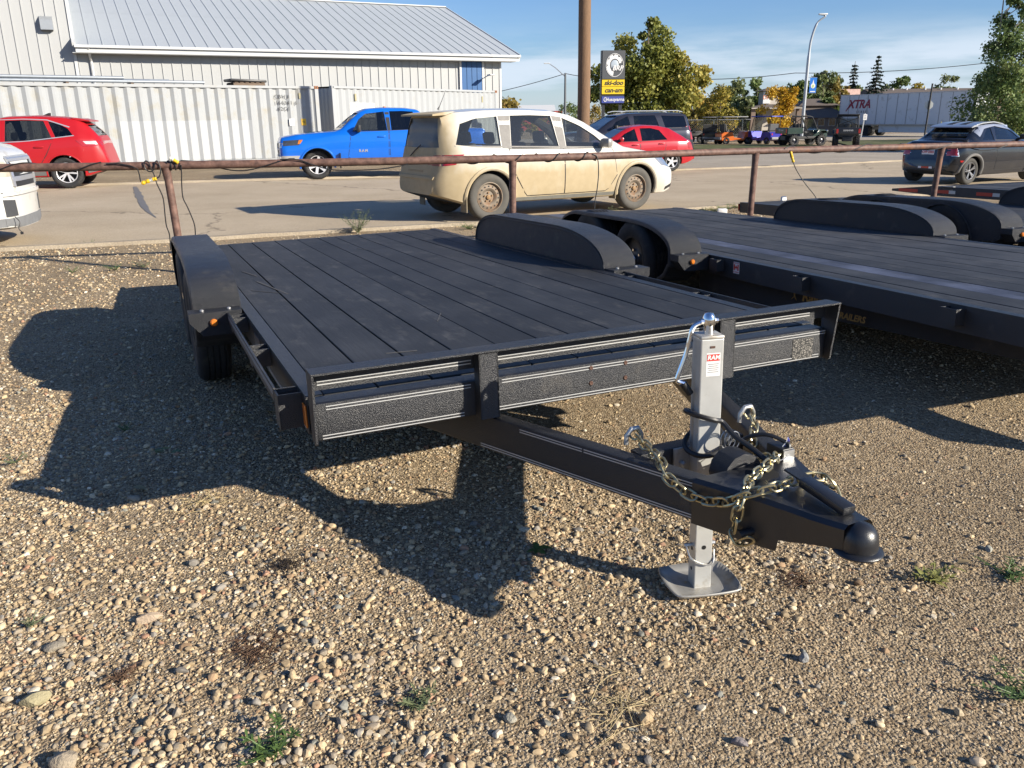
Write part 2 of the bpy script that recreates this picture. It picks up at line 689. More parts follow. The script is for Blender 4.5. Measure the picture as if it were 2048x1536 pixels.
ASPHALT = sheet_material('dusty_asphalt', (.37, .298, .203), (.425, .345, .24), (.475, .39, .28), .5, 70, .55, .9, cracks=True)
YARD = sheet_material('pale_yard_asphalt', (.30, .255, .2), (.34, .295, .235), (.4, .345, .27), .35, 40, .4, .9)
LAWN = sheet_material('dry_lawn', (.05, .065, .022), (.09, .1, .035), (.2, .17, .09), .9, 25, 1.0, .95)
CONC = sheet_material('worn_concrete', (.28, .232, .17), (.33, .278, .205), (.39, .33, .25), 1.4, 50, .5, .9)

NK, FK = resample(NEAR_KERB, 70), resample(FAR_KERB, 70)
strip('road', NK, FK, ASPHALT, .006, 8)

def kerb(name, pl, w, h, side, gaps=()):
    n_ = len(pl)
    rows_ = []
    for i, p in enumerate(pl):
        t = np.array(pl[min(i + 1, n_ - 1)]) - np.array(pl[max(i - 1, 0)])
        t /= np.linalg.norm(t)
        nn = np.array([-t[1], t[0]]) * side
        wob = (random.random() - .5) * .03
        hh = h * (.55 + .6 * random.random()) if random.random() < .12 else h
        z0 = gz(*p)
        q = lambda o, z: (p[0] + nn[0] * (o + wob), p[1] + nn[1] * (o + wob), z0 + z)
        rows_.append([q(0, -.05), q(.015, hh), q(w - .015, hh), q(w, -.05)])
    o = MB().grid(rows_).build(name, CONC, smooth=50)
    return tag(o, kind='structure')
kerb('kerb_near', resample(NEAR_KERB, 260), .16, .045, -1)
kerb('kerb_far', resample(FAR_KERB, 260), .16, .06, 1)

def poly_sheet(name, pix, m, lift, world_pts=None):
    pts = world_pts or [tuple(atg(*p)[:2]) for p in pix]
    me = MB()
    me.add([(x, y, gz(x, y) + lift) for x, y in pts], [tuple(range(len(pts)))])
    o = me.build(name, m)
    bm = bmesh.new()
    bm.from_mesh(o.data)
    bmesh.ops.triangulate(bm, faces=bm.faces)
    bmesh.ops.subdivide_edges(bm, edges=bm.edges, cuts=6, use_grid_fill=True)
    for v in bm.verts:
        v.co.z = gz(v.co.x, v.co.y) + lift
    for f in bm.faces:
        if f.normal.z < 0:
            f.normal_flip()
    bm.to_mesh(o.data)
    bm.free()
    return tag(o, kind='structure')

poly_sheet('parking_lot', None, YARD, .012, [(-1.5, 27.2), (5.9, 29.4), (14.6, 33.8), (24, 38.3), (44, 48), (34, 50.5), (23.0, 47.6), (9, 43.5), (2, 45)])
poly_sheet('lawn', None, LAWN, .02, [(5.5, 44.0), (9, 43.7), (13, 44.3), (17.8, 45.6), (19.5, 50), (21, 60), (8, 64), (2, 58)])
poly_sheet('cross_street', None, YARD, .016, [(18.4, 45.9), (23.0, 47.8), (34, 50.7), (60, 60), (80, 74), (46, 60.5), (30, 55.2), (21.5, 54.2)])
poly_sheet('grass_verge', None, LAWN, .06, [(21.7, 54.7), (30, 55.6), (46, 61.0), (80, 75), (84, 90), (52, 76), (33, 70), (25.5, 68.5)])
poly_sheet('sidewalk', None, CONC, .05, [(25.6, 69.0), (33, 70.5), (52, 76.5), (84, 90.5), (84, 93), (52, 79), (33, 73), (26, 71.4)])
poly_sheet('highway', None, YARD, .03, [(-30, 68), (10, 72), (25.8, 72.2), (33, 73.8), (52, 79.8), (84, 94), (160, 140), (150, 160), (60, 105), (20, 92), (-40, 84)])

# tar seal on the road
tar = mat('tar_seal', (.15, .14, .125), .55, var=.3, vscale=6, bump=.3, bscale=30)
tp = [tuple(at(x, y)[:2]) for x, y in ((270, 374), (277, 390), (285, 408), (296, 424), (312, 436))]
tw = (.05, .09, .08, .06, .01)
rows = []
for i, p in enumerate(resample(tp, 20)):
    w_ = np.interp(i / 19, (0, .25, .5, .8, 1), tw) * (.75 + .5 * random.random())
    rows.append([(p[0] - w_, p[1], gz(*p) + .011), (p[0] + w_, p[1], gz(*p) + .011)])
tag(MB().grid(rows).build('tar_patch', tar), 'dark tar seal smear on the asphalt in front of the rusty fence post', 'tar patch')

# ------------------------------------------------------------------ gravel
def pebble_mesh(i):
    r_ = random.Random(100 + i)
    bm = bmesh.new()
    bmesh.ops.create_icosphere(bm, subdivisions=2, radius=1.0)
    ph = [r_.uniform(0, 6.28) for _ in range(9)]
    am = r_.uniform(.06, .16)
    cuts = [(Vector((r_.gauss(0, 1), r_.gauss(0, 1), r_.gauss(0, .8))).normalized(), r_.uniform(.5, .9)) for _ in range(r_.choice((3, 6, 9, 12)))]
    for v in bm.verts:
        c = v.co.copy()
        k = 1 + am * (math.sin(2.1 * c.x + ph[0]) + math.sin(2.6 * c.y + ph[1]) + math.sin(2.3 * c.z + ph[2])) * .6
        v.co = c * k
        for n_, d_ in cuts:
            e_ = v.co.dot(n_) - d_
            if e_ > 0:
                v.co -= n_ * e_ * .95
    me = bpy.data.meshes.new('pebble')
    bm.to_mesh(me)
    bm.free()
    me.polygons.foreach_set('use_smooth', [True] * len(me.polygons))
    me.set_sharp_from_angle(angle=R(26))
    return me

def pebble_material():
    m = bpy.data.materials.new('pebble_stone')
    m.use_nodes = True
    N, L = m.node_tree.nodes, m.node_tree.links
    b = N['Principled BSDF']
    b.inputs['Roughness'].default_value = .82
    b.inputs['Specular IOR Level'].default_value = .3
    a = N.new('ShaderNodeAttribute')
    a.attribute_type = 'INSTANCER'
    a.attribute_name = 'tone'
    tc = N.new('ShaderNodeTexCoord')
    n = N.new('ShaderNodeTexNoise')
    n.inputs['Scale'].default_value = 2.2
    n.inputs['Detail'].default_value = 6
    n.inputs['Roughness'].default_value = .7
    L.new(tc.outputs['Object'], n.inputs['Vector'])
    mr = N.new('ShaderNodeMapRange')
    mr.inputs['From Min'].default_value = .3
    mr.inputs['From Max'].default_value = .7
    mr.inputs['To Min'].default_value = .72
    mr.inputs['To Max'].default_value = 1.2
    L.new(n.outputs['Fac'], mr.inputs['Value'])
    mx = N.new('ShaderNodeMix')
    mx.data_type = 'RGBA'
    mx.blend_type = 'MULTIPLY'
    mx.inputs['Factor'].default_value = 1
    L.new(a.outputs['Color'], mx.inputs['A'])
    L.new(mr.outputs[0], mx.inputs['B'])
    L.new(mx.outputs['Result'], b.inputs['Base Color'])
    return m

PEB = pebble_material()
NPEB = 18
peb_col = bpy.data.collections.new('pebble_kinds')
for i in range(NPEB):
    me = pebble_mesh(i)
    me.materials.append(PEB)
    peb_col.objects.link(bpy.data.objects.new('pebble_kind_%02d' % i, me))

def scatter_pts(d0, d1, per_m2, seed):
    g = np.random.default_rng(seed)
    hw = lambda y: .66 * y + 2.3
    n = int(per_m2 * (hw(d0) + hw(d1)) * (d1 - d0))
    y = g.uniform(d0, d1, n)
    x = g.uniform(-1, 1, n) * hw(d1)
    k = np.abs(x) < hw(y)
    return x[k], y[k]

def in_lot(x, y):
    nk = np.array(NEAR_KERB)
    return y < np.interp(x, nk[:, 0], nk[:, 1]) - .12

g = np.random.default_rng(3)
PX, PY, PR = [], [], []
def layer(d0, d1, per, r0, r1, seed, mask):
    x, y = scatter_pts(d0, d1, per, seed)
    # stony patches alternate with finer, trodden soil; bottom-left is stoniest
    n = smooth_noise(x, y, .9, 5) * .65 + smooth_noise(x, y, 2.7, 6) * .35
    left = np.clip((.4 - x) * .17 + (3.0 - y) * .1, -.16, .24)
    p = np.clip((n + left - .34) * 2.6, .1, 1.0) if mask else np.clip(.45 + n * .6, 0, 1)
    k = (g.random(len(x)) < p) & in_lot(x, y)
    x, y = x[k], y[k]
    r_ = r0 + (r1 - r0) * g.random(len(x)) ** 1.9
    PX.append(x); PY.append(y); PR.append(r_)
layer(1.0, 3.0, 1050, .0075, .0172, 11, True)
layer(1.0, 3.0, 4200, .0042, .0085, 12, True)
layer(1.0, 2.9, 8500, .0019, .0042, 13, False)
layer(3.0, 4.6, 620, .0075, .0165, 14, True)
layer(3.0, 4.6, 3000, .0045, .0085, 15, True)
layer(2.9, 4.4, 4200, .0024, .0045, 16, False)
layer(4.6, 6.6, 300, .008, .017, 17, True)
layer(4.6, 6.6, 1500, .0045, .008, 18, False)
layer(6.6, 15.0, 300, .009, .019, 19, True)
layer(6.6, 10.0, 300, .005, .009, 20, False)
PX, PY, PR = map(np.concatenate, (PX, PY, PR))
n_p = len(PX)
flat = g.uniform(.5, .85, n_p)
SC = np.c_[PR * g.uniform(.85, 1.45, n_p), PR * g.uniform(.75, 1.1, n_p), PR * flat]
RT = np.c_[g.normal(0, .28, n_p), g.normal(0, .28, n_p), g.uniform(0, 6.283, n_p)]
PZ = lot_bumps(PX, PY) + SC[:, 2] * g.uniform(-.3, .5, n_p)
tones = np.array([(.46, .35, .21), (.39, .29, .172), (.55, .445, .29), (.33, .275, .2), (.25, .225, .19), (.32, .212, .122), (.6, .525, .4), (.25, .245, .205), (.35, .205, .13), (.45, .362, .255)])
ti = g.choice(len(tones), n_p, p=[.25, .23, .14, .12, .05, .07, .04, .03, .02, .05])
# the fine chips are bits of the soil itself
TN = np.clip(tones[ti] * g.uniform(.72, 1.22, (n_p, 1)), 0, .8)
pm = bpy.data.meshes.new('gravel')
pm.vertices.add(n_p)
pm.vertices.foreach_set('co', np.c_[PX, PY, PZ].astype(np.float32).ravel())
def put_attr(me, name, typ, data, key):
    a = me.attributes.new(name, typ, 'POINT')
    a.data.foreach_set(key, np.ascontiguousarray(data).ravel())
put_attr(pm, 'psize', 'FLOAT_VECTOR', SC.astype(np.float32), 'vector')
put_attr(pm, 'pturn', 'FLOAT_VECTOR', RT.astype(np.float32), 'vector')
put_attr(pm, 'tone', 'FLOAT_COLOR', np.c_[TN, np.ones(n_p)].astype(np.float32), 'color')
put_attr(pm, 'pkind', 'INT', g.integers(0, NPEB, n_p).astype(np.int32), 'value')
gravel = link('gravel', pm, PEB)
tag(gravel, 'loose tan and grey river gravel covering the sales lot', 'gravel', kind='stuff')
ng = bpy.data.node_groups.new('gravel_scatter', 'GeometryNodeTree')
ng.interface.new_socket('Geometry', in_out='INPUT', socket_type='NodeSocketGeometry')
ng.interface.new_socket('Geometry', in_out='OUTPUT', socket_type='NodeSocketGeometry')
GN, GL = ng.nodes, ng.links
gi, go = GN.new('NodeGroupInput'), GN.new('NodeGroupOutput')
iop = GN.new('GeometryNodeInstanceOnPoints')
ci = GN.new('GeometryNodeCollectionInfo')
ci.inputs['Collection'].default_value = peb_col
ci.inputs['Separate Children'].default_value = True
ci.inputs['Reset Children'].default_value = True
def named(nm, typ):
    n = GN.new('GeometryNodeInputNamedAttribute')
    n.data_type = typ
    n.inputs['Name'].default_value = nm
    return [o for o in n.outputs if o.enabled and o.name == 'Attribute'][0]
GL.new(gi.outputs[0], iop.inputs['Points'])
GL.new(ci.outputs[0], iop.inputs['Instance'])
iop.inputs['Pick Instance'].default_value = True
GL.new(named('pkind', 'INT'), iop.inputs['Instance Index'])
GL.new(named('pturn', 'FLOAT_VECTOR'), iop.inputs['Rotation'])
GL.new(named('psize', 'FLOAT_VECTOR'), iop.inputs['Scale'])
GL.new(iop.outputs[0], go.inputs[0])
md = gravel.modifiers.new('scatter', 'NODES')
md.node_group = ng
print('pebbles', n_p)

# single stones that stand out of the gravel
def stone(px, py, size, col, label, squash=(1.2, .9, .75), seed=0, turn=0.0):
    me = pebble_mesh(200 + seed)
    for v in me.vertices:
        v.co = Vector((v.co.x * squash[0], v.co.y * squash[1], v.co.z * squash[2])) * size
    m_ = mat('stone_%d' % seed, col, .85, var=.3, vscale=25, bump=.5, bscale=90)
    o = link('stone', me, m_)
    p = at(px, py)
    o.scale = (.68, .68, .68)
    o.location = (p[0], p[1], float(lot_bumps(p[0], p[1])) + size * squash[2] * .3)
    o.rotation_euler = (random.uniform(-.15, .15), random.uniform(-.15, .15), turn)
    return tag(o, label, 'stone', 'larger stones among the gravel')
stone(1608, 1322, .027, (.24, .24, .235), 'upright grey stone alone on the gravel below the coupler', (.9, .75, 1.1), 1)
stone(268, 1000, .035, (.27, .25, .2), 'oval olive grey stone at the shadow edge below the leafy weed', (1.3, .9, .7), 2)
stone(108, 1292, .036, (.26, .225, .17), 'smooth grey brown stone beside a tiny green sprout, lower left', (1.35, .9, .6), 3, .4)
stone(130, 1528, .05, (.33, .27, .19), 'big rounded tan stone at the bottom edge of the picture', (1.25, .9, .7), 4)
stone(1290, 1442, .032, (.42, .31, .18), 'rounded yellow tan stone in dry twigs near the bottom', (1.1, .9, .9), 5)
stone(70, 1400, .045, (.3, .26, .15), 'knobbly mossy tan stone in the lower left gravel', (1.5, .8, .7), 6, .5)
stone(300, 1236, .045, (.35, .27, .19), 'long tan and brown stone lying left of the brown dry weed', (1.5, .8, .65), 7, .6)
stone(1478, 1486, .03, (.22, .19, .18), 'dark flat oval stone low on the gravel right of the jack foot', (1.4, .8, .55), 8, -.5)
stone(1020, 1440, .03, (.3, .28, .22), 'speckled grey tan stone low on the gravel at centre', (1.2, .9, .7), 9)
stone(1050, 1060, .026, (.48, .42, .31), 'pale split stone beside the dark shadow of the tongue', (1.3, .8, .7), 10)

# ------------------------------------------------------------------ weeds and twigs
LEAF = mat('weed_leaf', (.075, .125, .03), .55, var=.35, vscale=30)
LEAFY = mat('weed_leaf_yellow', (.2, .2, .05), .6, var=.35, vscale=30)
SAGE = mat('weed_sage', (.13, .155, .07), .7, var=.3, vscale=30)
TWIG = mat('dead_twig', (.10, .055, .03), .85, var=.4, vscale=40)
STRAW = mat('dry_straw', (.42, .33, .17), .8, var=.3, vscale=40)

def leaf(mb, base, direction, length, width, curl=.4, n=5, cup=.15):
    d = Vector(direction).normalized()
    side = d.cross(Vector((0, 0, 1)))
    if side.length < .05:
        side = Vector((1, 0, 0))
    side.normalize()
    up = side.cross(d)
    rows_ = []
    p = Vector(base)
    for i in range(n + 1):
        t = i / n
        w_ = width * math.sin(math.pi * min(1, (t * .93 + .05))) ** .8 * .5
        rows_.append([tuple(p - side * w_ + up * w_ * cup), tuple(p), tuple(p + side * w_ + up * w_ * cup)])
        d = (d - up * 0 + Vector((0, 0, -curl / n))).normalized()
        p = p + d * (length / n)
    mb.grid(rows_)

def rosette(label, px, py, n, length, width, m=LEAF, rise=.55, m2=None):
    p = at(px, py)
    t = empty('weed', (p[0], p[1], 0))
    tag(t, label, 'weed', 'weeds growing in the gravel')
    for i in range(n):
        a_ = 2.4 * i + random.uniform(-.3, .3)
        e = rise * random.uniform(.5, 1.2)
        mb = MB()
        leaf(mb, (0, 0, .005), (math.cos(a_), math.sin(a_), e), length * random.uniform(.6, 1.1), width * random.uniform(.7, 1.1), curl=.9)
        mb.build('leaf', m2 if (m2 and i % 3 == 0) else m, t, smooth=True)
    return t

def feathery(label, px, py, n, h, spread, m=SAGE, leaflets=14, lsize=.012, z=None, name='weed', group='weeds growing in the gravel'):
    p = at(px, py) if z is None else at(px, py, z)
    t = empty(name, (p[0], p[1], gz(p[0], p[1])))
    tag(t, label, 'weed', group)
    st, lf = MB(), MB()
    for i in range(n):
        a_ = random.uniform(0, 6.28)
        tip = Vector((math.cos(a_) * spread * random.uniform(.3, 1), math.sin(a_) * spread * random.uniform(.3, 1), h * random.uniform(.5, 1)))
        pts = [tip * t_ + Vector((0, 0, -.12 * h * math.sin(3.14 * t_) * 0)) for t_ in (0, .35, .7, 1)]
        st.tube(pts, [.0022, .0018, .0012, .0006], 4)
        for k in range(leaflets):
            t_ = random.uniform(.15, 1)
            b_ = tip * t_
            a2 = random.uniform(0, 6.28)
            leaf(lf, b_, (math.cos(a2), math.sin(a2), random.uniform(.1, .9)), lsize * random.uniform(.7, 1.6), lsize * .35, n=2)
    st.build('stem', m, t)
    o = lf.build('foliage', m, t, smooth=True)
    return t

def dry_tuft(label, px, py, n, spread, m, h=.04):
    p = at(px, py)
    t = MB()
    for i in range(n):
        a_ = random.uniform(0, 6.28)
        l = spread * random.uniform(.3, 1)
        b_ = Vector((random.gauss(0, spread * .3), random.gauss(0, spread * .3), .004))
        mid = b_ + Vector((math.cos(a_) * l * .5, math.sin(a_) * l * .5, h * random.uniform(.2, 1)))
        e = b_ + Vector((math.cos(a_ + random.uniform(-.4, .4)) * l, math.sin(a_ + random.uniform(-.4, .4)) * l, h * random.uniform(0, .7)))
        t.tube([b_, mid, e], [.0012, .001, .0005], 4)
    o = t.build('dry_weed', m)
    o.location = (p[0], p[1], 0)
    return tag(o, label, 'dry weed', 'dead weeds lying on the gravel')

rosette('broad leaved green weed in the trailer shadow beside the front corner', 338, 905, 13, .12, .04, LEAF, .45, LEAFY)
rosette('small green weed at the tip of the tongue shadow', 1075, 1102, 9, .06, .022, LEAF, .8)
feathery('feathery blue green weed low down left of centre', 836, 1412, 9, .05, .09, SAGE, 16, .016)
feathery('leafy green weed cut by the bottom edge of the picture', 548, 1508, 11, .07, .1, LEAF, 16, .022)
feathery('pale tuft of grass right of the trailer coupler', 1865, 1160, 10, .06, .09, LEAFY, 8, .03)
feathery('green grassy weed near the right edge, higher one', 2012, 1150, 12, .05, .12, LEAF, 12, .02)
feathery('green grassy weed hugging the right edge, lower one', 2045, 1395, 12, .06, .13, LEAF, 14, .02)
feathery('tiny green sprout beside the smooth stone, lower left', 62, 1252, 7, .03, .05, SAGE, 8, .012)
feathery('faint green sprout deep in the shadow near the left tyre', 250, 862, 8, .04, .07, LEAF, 8, .016)
feathery('low green sprout in the sun near the left edge', 30, 925, 8, .04, .08, SAGE, 8, .015)
feathery('bushy sage weed at the kerb behind the trailer deck', 716, 466, 26, .33, .3, SAGE, 26, .035, name='weed', group='weeds along the kerb')
feathery('spiky green weed standing behind the black fender', 1228, 438, 10, .24, .16, SAGE, 18, .03, group='weeds along the kerb')
feathery('short weed at the roadside in the rail shadow', 145, 545, 9, .07, .13, LEAF, 10, .02, group='weeds along the kerb')
feathery('low green weed between the two rail shadows', 232, 540, 12, .08, .18, LEAF, 12, .02, group='weeds along the kerb')
feathery('small weed beside the fender close to the fence post shadow', 290, 534, 12, .07, .2, SAGE, 12, .02, group='weeds along the kerb')
feathery('tiny weed at the road edge left of the fence post', 180, 489, 8, .06, .12, LEAF, 8, .02, group='weeds along the kerb')
for i, (x, y) in enumerate(((1412, 425), (1432, 423), (1452, 418), (1475, 414), (940, 458))):
    feathery(['grass tuft left of the white block behind the second trailer', 'grass tuft at the kerb in front of the white block', 'grass tuft right of the white block behind the second trailer', 'grass tuft at the foot of the third fence post', 'grass tuft beside the near fender at the kerb'][i],
             x, y, 22, .09, .28, LEAFY if i % 2 else LEAF, 10, .03, group='weeds along the kerb')
dry_tuft('blackened clump of dead weed in the sunlit gravel', 570, 1138, 90, .07, mat('dead_black', (.035, .024, .018), .9, var=.4), .035)
dry_tuft('reddish brown dead weed spreading over the lower gravel', 520, 1300, 120, .13, TWIG, .012)
dry_tuft('small reddish dead weed near the lower left', 245, 1352, 60, .06, TWIG, .01)
dry_tuft('tangle of dry straw near the bottom centre', 1250, 1420, 46, .16, STRAW, .018)
dry_tuft('dry straw wisps at the edge of the front shadow', 400, 1008, 30, .12, STRAW, .03)
dry_tuft('dry straw wisps under the trailer corner', 470, 842, 30, .12, STRAW, .02)
dry_tuft('brown dead weed behind the coupler', 1600, 1165, 70, .09, TWIG, .015)

LEAFD = mat('dead_leaf', (.3, .22, .11), .75, var=.35, vscale=40)
def fallen_leaf(px, py, s, m, label, tilt=.3):
    mb = MB()
    leaf(mb, (0, 0, 0), (1, 0, .1), s, s * .75, curl=.5, n=6, cup=.3)
    o = mb.build('fallen_leaf', m, smooth=True)
    p = at(px, py)
    o.location = (p[0], p[1], .022)
    o.rotation_euler = (random.uniform(-tilt, tilt), random.uniform(-tilt, tilt), random.uniform(0, 6.3))
    return tag(o, label, 'leaf', 'fallen leaves on the gravel')
fallen_leaf(268, 985, .07, mat('leaf_olive', (.27, .24, .13), .7, var=.3), 'olive fallen leaf lying against the oval stone')
fallen_leaf(172, 1065, .06, LEAFD, 'curled tan fallen leaf on the sunlit gravel at left')
fallen_leaf(540, 832, .07, mat('leaf_yellow', (.42, .27, .05), .65, var=.3), 'yellow fallen leaf under the front left trailer corner')
fallen_leaf(20, 950, .055, LEAFD, 'tan fallen leaf at the left picture edge')
fallen_leaf(1915, 1140, .06, LEAFD, 'tan fallen leaf lying right of the coupler')
fallen_leaf(1500, 760, .06, LEAFD, 'tan fallen leaf in the shade behind the tongue')

# ================================================================== TRAILERS
STEEL = mat('black_textured_paint', (.017, .018, .021), .36, var=.25, vscale=30, bump=.55, bscale=330, spec=.6, rvar=.08, dirt=(.06, .055, .048), dscale=5, damt=.15)
SMOOTHP = mat('black_coupler_paint', (.016, .017, .02), .33, var=.25, vscale=30, bump=.12, bscale=500, spec=.6, rvar=.08)
STEEL2 = mat('black_textured_paint_fender', (.02, .021, .024), .4, var=.3, vscale=20, bump=.9, bscale=300, spec=.6, rvar=.1, dirt=(.07, .065, .055), dscale=7, damt=.2)
PIN = mat('silver_pinstripe', (.42, .42, .41), .4, var=.1, spec=.7)
GALV = mat('zinc_plated_steel', (.5, .5, .49), .38, metal=.75, var=.18, vscale=14, bump=.12, bscale=60, rvar=.1)
GALV2 = mat('dull_galvanised_steel', (.42, .41, .38), .5, metal=.5, var=.25, vscale=10, rvar=.12, dirt=(.3, .25, .18), dscale=14, damt=.35)
GALVJ = mat('jack_zinc', (.5, .5, .475), .42, metal=.35, var=.15, vscale=12, rvar=.1, dirt=(.36, .33, .27), dscale=16, damt=.25)
CHROME = mat('chrome', (.75, .76, .78), .1, metal=1.0, var=.03)
GOLD = mat('gold_zinc_chain', (.46, .40, .24), .3, metal=.85, var=.2, vscale=50)
RUBBER = mat('tyre_rubber', (.018, .018, .019), .75, var=.3, vscale=20, bump=.2, bscale=80, dirt=(.07, .062, .05), dscale=9, damt=.3)
BLACKP = mat('black_plastic', (.014, .014, .015), .45, var=.2)
AMBER = mat('amber_lens', (.55, .16, .02), .2, var=.1, spec=.7)
REDL = mat('red_lens', (.45, .015, .012), .18, var=.1, spec=.7, coat=.5)
WHITEP = mat('white_paint', (.72, .71, .68), .5, var=.06)
REDP = mat('red_print', (.62, .05, .035), .5, var=.05)
WHITES = mat('white_sticker', (.74, .73, .71), .45, var=.05)
DARKPR = mat('grey_print', (.2, .2, .2), .6, var=.05)
WHEELSILVER = mat('wheel_silver', (.45, .45, .45), .35, metal=.6, var=.1)

def deck_material(name, c, scuff):
    m = bpy.data.materials.new(name)
    m.use_nodes = True
    N, L = m.node_tree.nodes, m.node_tree.links
    b = N['Principled BSDF']
    b.inputs['Roughness'].default_value = .62
    b.inputs['Specular IOR Level'].default_value = .32
    tc = N.new('ShaderNodeTexCoord')
    oi = N.new('ShaderNodeObjectInfo')
    mp = N.new('ShaderNodeMapping')
    mp.inputs['Scale'].default_value = (1, .06, 1)
    L.new(tc.outputs['Object'], mp.inputs[0])
    ofs = N.new('ShaderNodeVectorMath')
    ofs.operation = 'MULTIPLY_ADD'
    ofs.inputs[1].default_value = (1, 1, 1)
    cmb = N.new('ShaderNodeCombineXYZ')
    L.new(oi.outputs['Random'], cmb.inputs[2])
    L.new(mp.outputs[0], ofs.inputs[0])
    L.new(cmb.outputs[0], ofs.inputs[2])
    gr = N.new('ShaderNodeTexNoise')
    gr.inputs['Scale'].default_value = 60
    gr.inputs['Detail'].default_value = 6
    gr.inputs['Roughness'].default_value = .7
    L.new(ofs.outputs[0], gr.inputs['Vector'])
    blot = N.new('ShaderNodeTexNoise')
    blot.inputs['Scale'].default_value = 2.2
    blot.inputs['Detail'].default_value = 7
    blot.inputs['Roughness'].default_value = .65
    mp2 = N.new('ShaderNodeMapping')
    mp2.inputs['Scale'].default_value = (1.0, .7, 1)
    L.new(tc.outputs['Object'], mp2.inputs[0])
    L.new(mp2.outputs[0], blot.inputs['Vector'])
    rp = N.new('ShaderNodeValToRGB')
    rp.color_ramp.elements[0].position = .38
    rp.color_ramp.elements[0].color = (*[k * .8 for k in c], 1)
    rp.color_ramp.elements[1].position = .75
    rp.color_ramp.elements[1].color = (*[k * scuff for k in c], 1)
    L.new(blot.outputs['Fac'], rp.inputs[0])
    mr = N.new('ShaderNodeMapRange')
    mr.inputs['To Min'].default_value = .5
    mr.inputs['To Max'].default_value = 1.5
    L.new(gr.outputs['Fac'], mr.inputs['Value'])
    mx = N.new('ShaderNodeMix')
    mx.data_type = 'RGBA'
    mx.blend_type = 'MULTIPLY'
    mx.inputs['Factor'].default_value = 1
    L.new(rp.outputs[0], mx.inputs['A'])
    L.new(mr.outputs[0], mx.inputs['B'])
    # dusty scuffs, long along the boards
    sc = N.new('ShaderNodeTexNoise')
    sc.inputs['Scale'].default_value = 5.5
    sc.inputs['Detail'].default_value = 9
    sc.inputs['Roughness'].default_value = .72
    mp3 = N.new('ShaderNodeMapping')
    mp3.inputs['Scale'].default_value = (1.6, .7, 1)
    mp3.inputs['Location'].default_value = (3.3, 1.1, 0)
    L.new(tc.outputs['Object'], mp3.inputs[0])
    L.new(mp3.outputs[0], sc.inputs['Vector'])
    ms = N.new('ShaderNodeMapRange')
    ms.inputs['From Min'].default_value = .54
    ms.inputs['From Max'].default_value = .78
    ms.inputs['To Max'].default_value = .72
    L.new(sc.outputs['Fac'], ms.inputs['Value'])
    m2 = N.new('ShaderNodeMix')
    m2.data_type = 'RGBA'
    L.new(ms.outputs[0], m2.inputs['Factor'])
    L.new(mx.outputs['Result'], m2.inputs['A'])
    m2.inputs['B'].default_value = (.13, .125, .115, 1)
    # each board a little lighter or darker
    mb_ = N.new('ShaderNodeMapRange')
    mb_.inputs['To Min'].default_value = .82
    mb_.inputs['To Max'].default_value = 1.18
    L.new(oi.outputs['Random'], mb_.inputs['Value'])
    m3 = N.new('ShaderNodeMix')
    m3.data_type = 'RGBA'
    m3.blend_type = 'MULTIPLY'
    m3.inputs['Factor'].default_value = 1
    L.new(m2.outputs['Result'], m3.inputs['A'])
    L.new(mb_.outputs[0], m3.inputs['B'])
    L.new(m3.outputs['Result'], b.inputs['Base Color'])
    bp = N.new('ShaderNodeBump')
    bp.inputs['Strength'].default_value = .35
    bp.inputs['Distance'].default_value = .004
    L.new(gr.outputs['Fac'], bp.inputs['Height'])
    L.new(bp.outputs[0], b.inputs['Normal'])
    return m
DECK = deck_material('black_stained_boards', (.030, .031, .033), 1.6)
DECK2 = deck_material('weathered_black_boards', (.038, .039, .041), 1.9)

BASE = .755                      # height of the local zero above the front lip frame origin

def wheel(parent, c, r_, w_, side, spokes=8):
    """trailer wheel on a lateral axle (local X); side=-1 faces left"""
    e = empty('wheel', c, 0, parent)
    hw = w_ / 2
    prof = [(r_ * .60, -hw * .85), (r_ * .72, -hw), (r_ * .86, -hw * 1.02), (r_ * .95, -hw * .9), (r_ * .99, -hw * .72)]
    for k in (-.5, -.17, .17, .5):
        prof += [(r_, hw * (k - .13)), (r_, hw * (k + .07)), (r_ * .975, hw * (k + .085)), (r_ * .975, hw * (k + .155)), (r_, hw * (k + .17))]
    prof += [(r_ * .99, hw * .76), (r_ * .95, hw * .9), (r_ * .86, hw * 1.02), (r_ * .72, hw), (r_ * .60, hw * .85)]
    MB().lathe(prof, 40, axis='X', caps=False).build('tyre', RUBBER, e, smooth=45)
    rim = MB()
    q = side * hw
    rim.lathe([(r_ * .62, q * .9), (r_ * .57, q * .86), (r_ * .55, q * .5), (r_ * .3, q * .35), (r_ * .2, q * .5), (r_ * .05, q * .55), (.001, q * .55)], 24, axis='X', caps=False)
    rim.lathe([(r_ * .61, -q * .9), (r_ * .5, -q * .5), (.001, -q * .5)], 24, axis='X', caps=False)
    rim.build('rim', BLACKP, e, smooth=40)
    hub = MB()
    hub.lathe([(r_ * .16, q * .5), (r_ * .16, q * .8), (r_ * .1, q * .95), (.001, q * .95)], 14, axis='X', caps=False)
    for k in range(5):
        a_ = 2 * math.pi * k / 5
        hub.lathe([(.012, q * .35), (.012, q * .6), (.001, q * .6)], 6, origin=(0, r_ * .27 * math.cos(a_), r_ * .27 * math.sin(a_)), axis='X', caps=False)
    hub.build('hub', CHROME, e, smooth=40)
    return e

